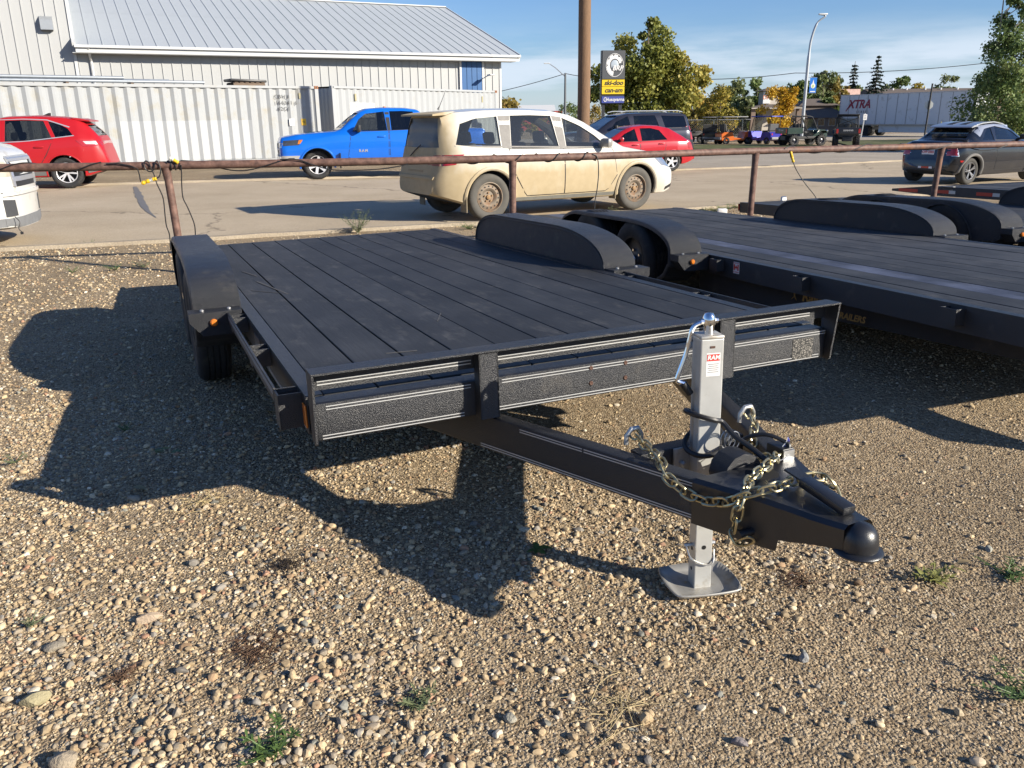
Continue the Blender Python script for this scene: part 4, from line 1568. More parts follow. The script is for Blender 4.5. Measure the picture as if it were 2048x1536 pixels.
for s_ in (-1, 1):
    MB().tube(curve_pts([(.136, 1.05 + s_ * .03, zB - .085), (.136, 1.045, zB - .05), (.136, 1.05 + s_ * .03, zB - .015)], 5), [.0015 + .0025 * math.sin(math.pi * i / 10) for i in range(11)], 5).build('logo_swoosh', GOLDT, TB)
# a chalky worn streak is part of the boards: lighter board
blue_board = deck_material('chalky_blue_board', (.05, .058, .085), 3.2)
for o in children_of(TB):
    if o.name.startswith('plank') and abs(np.mean([v.co.x for v in o.data.vertices]) - .5075) < .03:
        o.data.materials.clear()
        o.data.materials.append(blue_board)
EC = [.05 + .2275 * i for i in range(11)]
TC = plain_trailer('flatbed_trailer', 'black trailer third in the row with twin arched fender skirt', (7.15, 8.80, .50), -20.0, -1.9, WB, -1.5, 6.62, EC, DECK2, skirt=True)
MB().box((.02, 6.64, zD - .07), (.06, .02, .10), None, .004).build('tail_light', REDL, TC)
MB().box((.25, 6.65, zD - .03), (.16, .03, .03), None, .004).build('hinge', STEEL, TC)
MB().box((.30, 6.66, zD - .1), (.1, .03, .05), None, .004).build('plate_holder', GALV, TC)
MB().tube([(.12, 6.66, zD - .1), (.2, 6.44, zD - .085), (.5, 6.43, zD - .12)], .008, 6).build('cable', BLACKP, TC)
MB().box((.74, 6.59, zD - .02), (.09, .05, .16), None, .02).build('ramp_foot', WHITEP, TC, smooth=40)
# deck-over trailer with conspicuity tape
TD = plain_trailer('flatbed_trailer', 'black deck trailer farthest in the row with red and white reflective tape', (10.35, 10.25, .56), -20.0, -1.4, WB, -1.5, 6.3, EC, DECK2, tape=True)
for v in (2.76, 3.66):
    for side, u in ((-1, .4), (1, WB - .4)):
        wheel(TD, (u, v, local_ground(TD, u, v) + .352), .355, .205, side)
REDT = mat('red_reflective_tape', (.5, .035, .02), .45, var=.15, vscale=20)
WHT = mat('white_reflective_tape', (.55, .55, .53), .4, var=.1, vscale=20)
v = 6.2
k = 0
while v > 1.2:
    MB().box((-.0025, v - .14, zD - .075), (.002, .28, .05)).build('reflective_tape', REDT, TD)
    MB().box((-.0025, v - .34, zD - .075), (.002, .12, .05)).build('reflective_tape', WHT, TD)
    v -= .78
MB().prism([(6.3, zD), (6.3, zD - .14), (7.1, zD - .11), (7.1, zD - .075)], .02, .07, 'X').build('beaver_tail', STEEL, TD)
MB().box((.045, 6.75, zD - .085), (.055, .4, .05)).build('reflective_tape', REDT, TD)
MB().box((.02, 5.95, zD - .05), (.04, .2, .12)).build('hinge_block', GALV2, TD)

# white block and coil of black wire on the ground behind the second trailer
p = at(1444, 428)
o = MB().box((0, 0, .045), (.16, .08, .09), None, .02).build('white_block', WHITEP, smooth=40)
o.location = (p[0], p[1], 0)
tag(o, 'small white block lying in the grass by the kerb', 'block')
p = at(1398, 427)
o = MB().tube(curve_pts([(-.3, 0, .01), (-.18, .05, .05), (-.08, 0, .02), (.05, .02, .07), (.14, 0, .02), (.25, .04, .05), (.33, .02, .01)], 6), .008, 6).build('black_cable', BLACKP, smooth=True)
o.location = (p[0], p[1], 0)
tag(o, 'tangled black cable on the ground at the kerb behind the second trailer', 'cable')

# ================================================================== PIPE FENCE AND CORDS
def rust_material():
    m = bpy.data.materials.new('rusty_pipe')
    m.use_nodes = True
    N, L = m.node_tree.nodes, m.node_tree.links
    b = N['Principled BSDF']
    b.inputs['Roughness'].default_value = .62
    b.inputs['Specular IOR Level'].default_value = .35
    tc = N.new('ShaderNodeTexCoord')
    def noise(sc, det):
        n = N.new('ShaderNodeTexNoise')
        n.inputs['Scale'].default_value = sc
        n.inputs['Detail'].default_value = det
        n.inputs['Roughness'].default_value = .65
        L.new(tc.outputs['Object'], n.inputs['Vector'])
        return n
    a, c = noise(1.6, 7), noise(14, 6)
    r1 = N.new('ShaderNodeValToRGB')
    r1.color_ramp.elements[0].position, r1.color_ramp.elements[0].color = .3, (.06, .032, .026, 1)
    r1.color_ramp.elements[1].position, r1.color_ramp.elements[1].color = .7, (.21, .12, .09, 1)
    L.new(c.outputs['Fac'], r1.inputs[0])
    r2 = N.new('ShaderNodeValToRGB')
    r2.color_ramp.elements[0].position, r2.color_ramp.elements[0].color = .58, (0, 0, 0, 1)
    r2.color_ramp.elements[1].position, r2.color_ramp.elements[1].color = .72, (1, 1, 1, 1)
    L.new(a.outputs['Fac'], r2.inputs[0])
    mx = N.new('ShaderNodeMix')
    mx.data_type = 'RGBA'
    L.new(r2.outputs[0], mx.inputs['Factor'])
    L.new(r1.outputs[0], mx.inputs['A'])
    mx.inputs['B'].default_value = (.26, .105, .04, 1)
    L.new(mx.outputs['Result'], b.inputs['Base Color'])
    bp = N.new('ShaderNodeBump')
    bp.inputs['Strength'].default_value = .3
    bp.inputs['Distance'].default_value = .005
    L.new(c.outputs['Fac'], bp.inputs['Height'])
    L.new(bp.outputs[0], b.inputs['Normal'])
    return m
RUST = rust_material()
RR = .042
fence = empty('pipe_fence', (RAIL[3][0], RAIL[3][1], 0))
tag(fence, 'rusty steel pipe fence with one rail and welded posts along the lot', 'fence')
fo_ = Vector((RAIL[3][0], RAIL[3][1], 0))
rp3 = [Vector((x, y, RAIL_Z)) - fo_ for x, y in RAIL]
MB().tube(curve_pts(rp3, 6), RR, 14).build('rail', RUST, fence, smooth=50)
POSTS = (RAIL[2], RAIL[3], RAIL[4], RAIL[5])
lean = ((.035, -.02), (-.005, 0), (-.01, .0), (-.02, 0))
for (x, y), ln in zip(POSTS, lean):
    p = Vector((x, y, 0)) - fo_
    mb = MB()
    mb.tube([p + Vector((ln[0] * 1.5, ln[1], -.1)), p + Vector((ln[0], ln[1], .5)), p + Vector((ln[0] * .3, 0, RAIL_Z - .16)), p + Vector((0, 0, RAIL_Z - .06)), p + Vector((0, 0, RAIL_Z - .02))], [.04, .04, .04, .045, .05], 14)
    mb.build('post', RUST, fence, smooth=50)

YEL = mat('yellow_plug', (.72, .45, .02), .45, var=.15)
CORD = mat('black_cord', (.012, .012, .013), .5, var=.2)
CLEARP = mat('clear_plug', (.55, .53, .46), .3, var=.2)

rail_c = curve_pts([Vector((x, y, RAIL_Z)) for x, y in RAIL], 40)
rail_n = np.array([tuple(p) for p in rail_c])
rail_px = []
for p in rail_n:
    c_ = CAM_R.T @ (p - np.array([0, 0, EYE]))
    rail_px.append(1024 + FPX * c_[0] / c_[2])
rail_px = np.array(rail_px)
def rail_at(px):
    return np.array([np.interp(px, rail_px, rail_n[:, j]) for j in range(3)])
def wrap(p0, p1, turns, r_=RR + .006, ph=0.0, n=26, sag=0.0):
    """a cord wound round the rail between two places"""
    out = []
    for i in range(int(n * max(1, turns)) + 1):
        t = i / int(n * max(1, turns))
        c_ = rail_at(p0 + (p1 - p0) * t)
        d_ = rail_at(p0 + (p1 - p0) * t + 2) - rail_at(p0 + (p1 - p0) * t - 2)
        d_ /= np.linalg.norm(d_)
        s_ = np.cross(d_, (0, 0, 1))
        q = ph + 2 * math.pi * turns * t
        out.append(c_ + (s_ * math.cos(q) + np.array([0, 0, 1]) * math.sin(q)) * r_ - np.array([0, 0, sag * math.sin(math.pi * t)]))
    return out

def cord(label, paths, r_=.0065, plugs=()):
    p0 = paths[0][0]
    e = empty('extension_cord', (p0[0], p0[1], p0[2]))
    tag(e, label, 'cord', 'extension cords wound round the fence rail')
    for path in paths:
        MB().tube([Vector(p) - Vector(p0) for p in path], r_, 7).build('cable', CORD, e, smooth=True)
    for a, b, rr_, m_ in plugs:
        a, b = Vector(a) - Vector(p0), Vector(b) - Vector(p0)
        d_ = b - a
        prof = (0, .08, .3, .36, .64, .7, .92, 1)
        rad = (.5, .9, 1, .8, .8, 1, .9, .4)
        MB().tube([a + d_ * t for t in prof], [rr_ * k for k in rad], 10).build('plug', m_, e, smooth=40)
    return e
r331 = rail_at(331)
def near(px, py, dz=0.0, out=.05):
    """a point just in front of the fence plane at this place"""
    c_ = rail_at(px)
    q = aty(px, py, c_[1] - out)
    return q
cord('black extension cord along the rail at left ending in a yellow plug below it', [
    wrap(-120, 205, 2.0, ph=1.2), 
    [near(212, 328), near(235, 327), near(262, 332), near(275, 338), near(279, 350), near(281, 362), near(285, 366)]], .0065,
    [(near(283, 367), near(300, 361), .022, YEL), (near(299, 361.5), near(306, 359), .018, CLEARP), (near(305, 359), near(313, 357), .02, YEL)])
cord('black cord looped round the rail beside the first post and hanging to the ground', [
    curve_pts([near(313, 357), near(319, 352), near(321, 340), near(317, 325), near(312, 322), near(309, 330), near(307, 340), near(299, 343), near(291, 338), near(288, 328), near(291, 322), near(297, 325), near(303, 338), near(309, 352), near(314, 368), near(322, 385), near(327, 400), near(330, 430), near(333, 452), near(339, 470), near(341, 500)], 5)], .0062)
cord('black cord with a yellow connector knotted on the rail and running right along it', [
    wrap(336, 362, 3.0, ph=.5), wrap(362, 590, 1.0, ph=1.5, sag=.02), curve_pts([near(362, 330), near(363, 345), near(363.5, 370), near(366, 395), near(374, 412), near(382, 430), near(388, 446), near(390.5, 462), near(391, 500)], 5)], .0062,
    [(near(338, 316), near(348, 320), .022, CLEARP), (near(346, 319), near(357, 326), .02, YEL)])
cord('black cord sagging under the rail in front of the blue pickup', [curve_pts([near(560, 319), near(585, 318.5), near(605, 322), near(630, 331), near(660, 339), near(700, 341), near(760, 338), near(795, 333), near(816, 328)], 5)], .0062)
cord('black cord wound four times round the rail before the muddy wagon', [wrap(905, 955, .55, ph=2.0), wrap(985, 1045, 1.0, ph=1.3), wrap(1070, 1118, 1.0, ph=1.3), wrap(1135, 1172, 1.0, ph=1.3), wrap(1172, 1192, .6, ph=1.0),
      curve_pts([near(1186, 308), near(1193, 312), near(1196.5, 325), near(1197, 350), near(1194, 380), near(1190, 402), near(1189, 425), near(1189, 445)], 5)], .0062)
cord('black cord on the rail at right with a yellow plug hanging to a trailer', [wrap(1565, 1640, .8, ph=.4), wrap(1640, 1800, 1.5, ph=2.2),
      curve_pts([near(1580, 300), near(1581, 312), near(1583, 316)], 4), curve_pts([near(1587, 326), near(1592, 338), near(1602, 355), near(1615, 373), near(1628, 389), near(1634, 400)], 5)], .0062,
     [(near(1581, 303), near(1584, 314), .02, YEL), (near(1583.5, 313), near(1587, 325), .02, YEL)])
cord('black cord draped over the rail in front of the dark coupe', [wrap(1800, 1900, .9, ph=1.4), wrap(1900, 2010, .8, ph=1.2, sag=.03)], .0062)

# ================================================================== VEHICLES
def paint(name, col, metal=.25, rough=.38, coat=.7, dust=None):
    return mat(name, col, rough, metal=metal, var=.06, vscale=3, coat=coat, spec=.5, dirt=dust, dscale=2.2, damt=.25)
TRIM = mat('black_trim', (.02, .02, .021), .55, var=.15)
INTER = mat('cabin_dark', (.05, .05, .05), .8, var=.2)
SEATM = mat('seat_cloth', (.075, .075, .075), .85, var=.2)
GL_CLEAR = glass('window_glass_clear', (.12, .13, .125), .78)
GL_MID = glass('window_glass_tinted', (.015, .018, .02), .3)
GL_DARK = glass('window_glass_dark', (.006, .007, .008), .07)
HEADL = mat('headlight_lens', (.5, .52, .54), .12, metal=.55, var=.3, vscale=18, coat=1)
TAILL = mat('tail_lens', (.34, .012, .012), .15, var=.25, vscale=20, coat=1)
CHR = mat('car_chrome', (.68, .69, .70), .22, metal=.65, var=.05)
ALLOY = mat('alloy_wheel', (.62, .62, .63), .35, metal=.35, var=.08)
DALLOY = mat('dark_alloy_wheel', (.09, .09, .1), .3, metal=.7, var=.1)
STEELW = mat('rusty_steel_wheel', (.20, .165, .125), .7, metal=.2, var=.35, vscale=14, dirt=(.2, .1, .045), dscale=12, damt=.5)
DUSTYR = mat('dusty_tyre', (.085, .08, .07), .88, var=.3, vscale=10)
PLATE = mat('licence_plate', (.68, .68, .68), .4, var=.04)

class Loft:
    def __init__(s, L, top, bot, belt, w, wr, smooth=.035, inset=0.0, floor=None, xr=None):
        e = [0, .008, .025, .05, .08, .12, .17, .22]
        xs = np.array(e + list(np.linspace(.29, L - .29, 84)) + [L - k for k in e[::-1]])
        fine = np.linspace(0, L, 1200)
        def ev(c, sm):
            c = np.array(c, float)
            y = np.interp(fine, c[:, 0], c[:, 1])
            k = max(1, int(sm / L * 1200))
            if k > 1:
                ker = np.hanning(2 * k + 3)[1:-1]
                ker /= ker.sum()
                pad = np.r_[np.full(len(ker) // 2, y[0]), y, np.full(len(ker) // 2, y[-1])]
                y = np.convolve(pad, ker, 'valid')
            return np.interp(xs, fine, y)
        s.L, s.xs = L, xs
        s.zt, s.zb, s.zl, s.w, s.wr = ev(top, smooth), ev(bot, smooth), ev(belt, .2), ev(w, .03), ev(wr, smooth * 2)
        if xr:
            k = (xs >= xr[0]) & (xs <= xr[1])
            s.xs, s.zt, s.zb, s.zl, s.w, s.wr = (q[k] for q in (xs, s.zt, s.zb, s.zl, s.w, s.wr))
        if inset:
            s.zt = s.zt - inset * .9
            s.w = s.w - inset
            s.wr = s.wr - inset
            s.zb = np.full_like(s.zb, floor)
        s.secs = []
        for zb, zt, zl, w, wr_ in zip(s.zb, s.zt, s.zl, s.w, s.wr):
            zl = min(zl, zt - .05)
            zl = max(zl, zb + .25 * (zt - zb))
            wr_ = min(wr_, .95 * w)
            h = zt - zl
            lp = lambda a, b, t: a + (b - a) * t
            pts = [(0, zb), (.80 * w, zb), (.93 * w, zb + .025), (.978 * w, zb + .25 * (zl - zb)), (w, zb + .52 * (zl - zb)), (.997 * w, zb + .76 * (zl - zb)), (.982 * w, zl - .04 * min(1, (zl - zb) * 2)), (.962 * w, zl),
                   (lp(.955 * w, wr_, .36), zl + h * .34), (lp(.955 * w, wr_, .74), zl + h * .68), (wr_, zl + h * .88), (wr_ - .045, zt - h * .035), (wr_ * .66, zt + .006), (0, zt + .014)]
            s.secs.append(pts)
        s.Y = np.array([[p[0] for p in q[1:12]] for q in s.secs])
        s.Z = np.array([[p[1] for p in q[1:12]] for q in s.secs])
    def mesh(s, name):
        rows_ = []
        for x, q in zip(s.xs, s.secs):
            right = [(x, y, z) for y, z in q]
            left = [(x, -y, z) for y, z in q[-2:0:-1]]
            rows_.append(right + left)
        mb = MB().grid(rows_, True)
        n = len(rows_[0])
        k = len(mb.v) - n
        mb.f.append(tuple(range(n)))
        mb.f.append(tuple(range(k, k + n))[::-1])
        return mb.mesh(name)
    def side(s, x, z):
        i = int(np.clip(np.searchsorted(s.xs, x) - 1, 0, len(s.xs) - 2))
        t = (x - s.xs[i]) / (s.xs[i + 1] - s.xs[i])
        return (1 - t) * np.interp(z, s.Z[i], s.Y[i]) + t * np.interp(z, s.Z[i + 1], s.Y[i + 1])
    def topz(s, x, y):
        i = int(np.clip(np.searchsorted(s.xs, x) - 1, 0, len(s.xs) - 2))
        t = (x - s.xs[i]) / (s.xs[i + 1] - s.xs[i])
        return (1 - t) * s.zt[i] + t * s.zt[i + 1]
    def end(s, y, z, rear):
        order = range(len(s.xs) - 1, -1, -1) if rear else range(len(s.xs))
        y = abs(y)
        prev = None
        for i in order:
            w_ = np.interp(z, s.Z[i], s.Y[i]) if s.Z[i][0] - .06 <= z <= s.Z[i][-1] + .02 else -1
            m_ = min(w_ - y, s.zt[i] + .012 - z)
            if m_ >= 0:
                if prev is None:
                    return s.xs[i]
                t = prev[1] / (prev[1] - m_) if prev[1] < 0 else 0
                t = min(1, max(0, t))
                return prev[0] + (s.xs[i] - prev[0]) * t
            prev = (s.xs[i], max(m_, -.3))
        return s.xs[len(s.xs) // 2]

def chain(c, n):
    c = np.array(c, float)
    d = np.r_[0, np.cumsum(np.hypot(*np.diff(c, axis=0).T))]
    t = np.linspace(0, d[-1], n)
    return np.c_[np.interp(t, d, c[:, 0]), np.interp(t, d, c[:, 1])]

def patch(lo, kind, top, bot, e=.004, nx=12, ny=6, depth=.014, sgn=1):
    """shell that lies on the body: kind side / front / rear; top and bot are chains of plane coordinates"""
    T, B = chain(top, nx), chain(bot, nx)
    rows_, back = [], []
    for j in range(ny):
        t = j / (ny - 1)
        rr, bb = [], []
        for i in range(nx):
            a, z = T[i] * (1 - t) + B[i] * t
            if kind == 'side':
                y = lo.side(a, z)
                rr.append((a, sgn * (y + e), z)); bb.append((a, sgn * (y - depth), z))
            elif kind == 'roof':
                zz = lo.topz(a, z)
                rr.append((a, z, zz + .012 + e)); bb.append((a, z, zz - depth))
            else:
                x = lo.end(a, z, kind == 'rear')
                q = 1 if kind == 'rear' else -1
                rr.append((x + q * e, a, z)); bb.append((x - q * depth, a, z))
        rows_.append(rr); back.append(bb)
    mb = MB().grid(rows_)
    ring_f = rows_[0] + [r_[-1] for r_ in rows_[1:]] + rows_[-1][-2::-1] + [r_[0] for r_ in rows_[-2:0:-1]]
    ring_b = back[0] + [r_[-1] for r_ in back[1:]] + back[-1][-2::-1] + [r_[0] for r_ in back[-2:0:-1]]
    mb.grid([ring_f, ring_b], True)
    return mb

def car_wheel(parent, c, r_, w_, side, style, tyre=RUBBER, rimm=ALLOY, hubm=None):
    e = empty('wheel', c, 0, parent)
    hw = w_ / 2
    rr = .66 if style != 'steel' else .63
    prof = [(r_ * rr, -hw * .8), (r_ * .74, -hw), (r_ * .86, -hw * 1.03), (r_ * .95, -hw * .92), (r_ * .99, -hw * .75)]
    for k in (-.52, -.18, .18, .52):
        prof += [(r_, hw * (k - .13)), (r_, hw * (k + .07)), (r_ * .98, hw * (k + .085)), (r_ * .98, hw * (k + .155)), (r_, hw * (k + .17))]
    prof += [(r_ * .99, hw * .76), (r_ * .95, hw * .92), (r_ * .86, hw * 1.03), (r_ * .74, hw), (r_ * rr, hw * .8)]
    MB().lathe(prof, 36, axis='Y', caps=False).build('tyre', tyre, e, smooth=45)
    q = side * hw
    ri = r_ * rr
    rim = MB()
    rim.lathe([(ri * 1.03, q * .84), (ri * .97, q * .9), (ri * .93, q * .8), (ri * .9, q * .1), (ri * .3, q * .05), (.001, q * .05)], 30, axis='Y', caps=False)
    rim.lathe([(ri * 1.02, -q * .84), (ri * .9, -q * .5), (.001, -q * .5)], 24, axis='Y', caps=False)
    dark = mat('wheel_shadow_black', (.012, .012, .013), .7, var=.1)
    if style == 'steel':
        rim.lathe([(ri * .93, q * .45), (ri * .86, q * .52), (ri * .62, q * .62), (ri * .5, q * .5), (ri * .42, q * .3), (ri * .15, q * .35), (.001, q * .35)], 30, axis='Y', caps=False)
        rim.build('rim', rimm, e, smooth=35)
        for k in range(15):
            a_ = 2 * math.pi * k / 15
            MB().lathe([(.013, q * .62), (.0005, q * .622)], 8, origin=(ri * .74 * math.sin(a_), 0, ri * .74 * math.cos(a_)), axis='Y', caps=False).build('vent_hole', dark, e)
        hb = MB().lathe([(ri * .16, q * .3), (ri * .16, q * .55), (ri * .1, q * .62), (.001, q * .62)], 12, axis='Y', caps=False)
        for k in range(5):
            a_ = 2 * math.pi * k / 5
            hb.lathe([(.014, q * .3), (.013, q * .55), (.001, q * .55)], 6, origin=(ri * .3 * math.sin(a_), 0, ri * .3 * math.cos(a_)), axis='Y', caps=False)
        hb.build('hub', hubm or rimm, e, smooth=35)
    else:
        n, spread, ws = {'five': (5, 0, .15), 'split': (5, .19, .075), 'six': (6, 0, .14), 'double': (5, .13, .06)}[style]
        rim.build('rim', dark if style in ('split', 'double', 'five', 'six') else rimm, e, smooth=35)
        MB().lathe([(ri * 1.0, q * .86), (ri * .96, q * .93), (ri * .91, q * .86), (ri * .9, q * .7)], 30, axis='Y', caps=False).build('rim_ring', rimm, e, smooth=40)
        sp = MB()
        for k in range(n):
            a0 = 2 * math.pi * k / n + .2
            for o_ in ((0,) if not spread else (-spread, spread)):
                a_ = a0 + o_
                p0 = Vector((ri * .12 * math.sin(a0), q * .62, ri * .12 * math.cos(a0)))
                p1 = Vector((ri * .94 * math.sin(a_), q * .78, ri * .94 * math.cos(a_)))
                sp.bar(p0, p1, .03, ri * ws * 2, Vector((math.cos(a_), 0, -math.sin(a_))))
        sp.lathe([(ri * .22, q * .5), (ri * .2, q * .75), (ri * .1, q * .8), (.001, q * .8)], 16, axis='Y', caps=False)
        sp.build('spokes', rimm, e, smooth=30)
    return e

def seat(parent, x, y, z, m=SEATM):
    mb = MB()
    mb.box((x, y, z), (.48, .48, .16), None, .05)
    mb.box((x + .27, y, z + .33), (.15, .46, .62), Matrix.Rotation(R(14), 3, 'Y'), .05)
    mb.box((x + .36, y, z + .73), (.1, .26, .18), Matrix.Rotation(R(10), 3, 'Y'), .035)
    return mb.build('seat', m, parent, smooth=40)

def make_car(name, sp):
    """sp describes the vehicle; local x runs from nose (0) to tail (L)"""
    root = empty(name)
    L = sp['L']
    lo = Loft(L, sp['top'], sp['bot'], sp['belt'], sp['w'], sp['wr'], sp.get('sm', .035))
    me = lo.mesh('body')
    body = link('body', me, sp['paint'], root)
    cuts = []
    cab = sp['cab']
    cuts.append(Loft(L, sp['top'], sp['bot'], sp['belt'], sp['w'], sp['wr'], sp.get('sm', .035), inset=.055, floor=sp.get('floor', .42), xr=cab).mesh('c'))
    wmb = MB()
    for t_, b_ in sp['glass']:
        T, B = chain(t_, 10), chain(b_, 10)
        cuts.append(MB().prism([tuple(p) for p in T] + [tuple(p) for p in B[::-1]], -1.6, 1.6, 'Y').mesh('c'))
    xm = (cab[0] + cab[1]) / 2
    for t_, b_, x0, x1 in ((*sp['screen'], -.5, xm), (*sp['back'], xm, L + .5)):
        cuts.append(MB().prism([tuple(p) for p in t_] + [tuple(p) for p in b_[::-1]], x0, x1, 'X').mesh('c'))
    wx, wr_ = sp['wheels'], sp['wr_']
    for x in wx:
        for s_ in (-1, 1):
            ww = lo.side(x, wr_ + .1)
            cuts.append(MB().lathe([(wr_ * sp.get('arch', 1.16), min(s_ * (ww - .3), s_ * (ww + .3))), (wr_ * sp.get('arch', 1.16), max(s_ * (ww - .3), s_ * (ww + .3)))], 32, origin=(x, 0, wr_ * 1.02), axis='Y').mesh('c'))
    bool_cut(body, cuts)
    me = body.data
    me.materials.clear()
    me.materials.append(sp['paint'])
    me.materials.append(INTER)
    for p in me.polygons:
        c = p.center
        inside = lo.side(c.x, c.z) - abs(c.y) > .012 and lo.topz(c.x, 0) - c.z > .02 and c.z > lo.zb.min() + .03 and .012 < c.x < L - .012
        if inside and c.z > .9 and abs(lo.end(c.y, c.z, c.x > xm) - c.x) < .02:
            inside = False
        p.material_index = 1 if inside else 0
        p.use_smooth = True
    me.set_sharp_from_angle(angle=R(32))
    # glass
    for (t_, b_), gm in zip(sp['glass'], sp['glassm']):
        for s_ in (-1, 1):
            patch(lo, 'side', t_, b_, -.012, 12, 6, .018, s_).build('side_window', gm, root, smooth=True)
    for nm, kind in (('screen', 'front'), ('back', 'rear')):
        t_, b_ = sp[nm]
        patch(lo, kind, t_, b_, -.010, 14, 8, .016).build('windscreen' if nm == 'screen' else 'rear_window', sp.get(nm + 'm', GL_MID), root, smooth=True)
    for t_, b_ in sp.get('trimw', ()):
        for s_ in (-1, 1):
            patch(lo, 'side', t_, b_, .003, 10, 3, .01, s_).build('window_trim', sp.get('trimm', TRIM), root, smooth=True)
    # doors with gaps and handles
    for d in sp.get('doors', ()):
        for s_ in (-1, 1):
            t_, b_ = d['t'], d['b']
            T, B = np.array(t_), np.array(b_)
            g_ = .014
            def grow(c, up):
                c = c.copy()
                c[:, 1] += g_ * up
                c[0, 0] -= g_; c[-1, 0] += g_
                return c
            patch(lo, 'side', grow(T, 1), grow(B, -1), .0012, 14, 8, .004, s_).build('door_gap', TRIM, root, smooth=True)
            dr = patch(lo, 'side', T, B, .005, 14, 10, .006, s_).build('door', sp.get('doorm', sp['paint']), root, smooth=True)
            if 'h' in d:
                hx, hz = d['h']
                y = s_ * (lo.side(hx, hz) + .03)
                hm = sp.get('handlem', sp['paint'])
                MB().bar((hx - .1, y, hz), (hx + .1, y, hz), .025, .032, (0, 0, 1), .008).build('handle', hm, dr, smooth=40)
    # arch lips
    if sp.get('flare'):
        fm, fr = sp['flare']
        for x in wx:
            for s_ in (-1, 1):
                pts = []
                for k in range(21):
                    a_ = math.pi * (-.06 + 1.12 * k / 20)
                    px_, pz_ = x + wr_ * sp.get('arch', 1.16) * 1.03 * math.cos(a_), wr_ * 1.02 + wr_ * sp.get('arch', 1.16) * 1.03 * math.sin(a_)
                    pts.append((px_, s_ * (lo.side(px_, max(pz_, lo.zb.min())) - .008), pz_))
                MB().tube(pts, fr, 8).build('wheel_arch', fm, root, smooth=True)
    for i, x in enumerate(wx):
        for s_ in (-1, 1):
            y = s_ * (lo.side(x, wr_) - sp.get('tw', .22) / 2 - .012)
            car_wheel(root, (x, y, wr_), wr_, sp.get('tw', .22), s_, sp['style'], sp.get('tyrem', RUBBER), sp.get('rimm', ALLOY), sp.get('hubm'))
    for nm, kind, t_, b_, m_, *rest in sp.get('bits', ()):
        e_ = rest[0] if rest else .006
        if kind == 'side':
            for s_ in (-1, 1):
                patch(lo, kind, t_, b_, e_, 10, 5, .012, s_).build(nm, m_, root, smooth=True)
        elif kind.endswith('2'):                        # mirrored pair on an end
            for s_ in (-1, 1):
                patch(lo, kind[:-1], [(s_ * a, z) for a, z in t_], [(s_ * a, z) for a, z in b_], e_, 10, 5, .012).build(nm, m_, root, smooth=True)
        else:
            patch(lo, kind, t_, b_, e_, 12, 5, .012).build(nm, m_, root, smooth=True)
    # mirrors
    if 'mirror' in sp:
        mx, mz = sp['mirror']
        for s_ in (-1, 1):
            y = s_ * (lo.side(mx, mz) + .0)
            mb = MB()
            mb.box((mx - .02, y + s_ * .14, mz + .06), (.12, .22, sp.get('mirh', .15)), Matrix.Rotation(R(8 * s_), 3, 'Z'), .045)
            mb.bar((mx, y - s_ * .02, mz), (mx, y + s_ * .08, mz + .03), .05, .05)
            mb.build('wing_mirror', sp.get('mirm', TRIM), root, smooth=40)
    for x, y in sp.get('seats', ()):
        seat(root, x, y, sp.get('seatz', .52))
    if sp.get('dash'):
        MB().box((sp['dash'], 0, sp['belt'][1][1] - .12), (.4, 1.3, .22), None, .06).build('dashboard', INTER, root, smooth=40)
    return root, lo

def place(root, local_pt, world_pt, heading):
    """put the vehicle so that a local point sits at a world point; heading = direction of the nose in degrees from +X"""
    rz = R(heading + 180)
    root.rotation_euler = (0, 0, rz)
    c, s = math.cos(rz), math.sin(rz)
    x, y = local_pt
    root.location = (world_pt[0] - (c * x - s * y), world_pt[1] - (s * x + c * y), gz(world_pt[0], world_pt[1]) + .008)

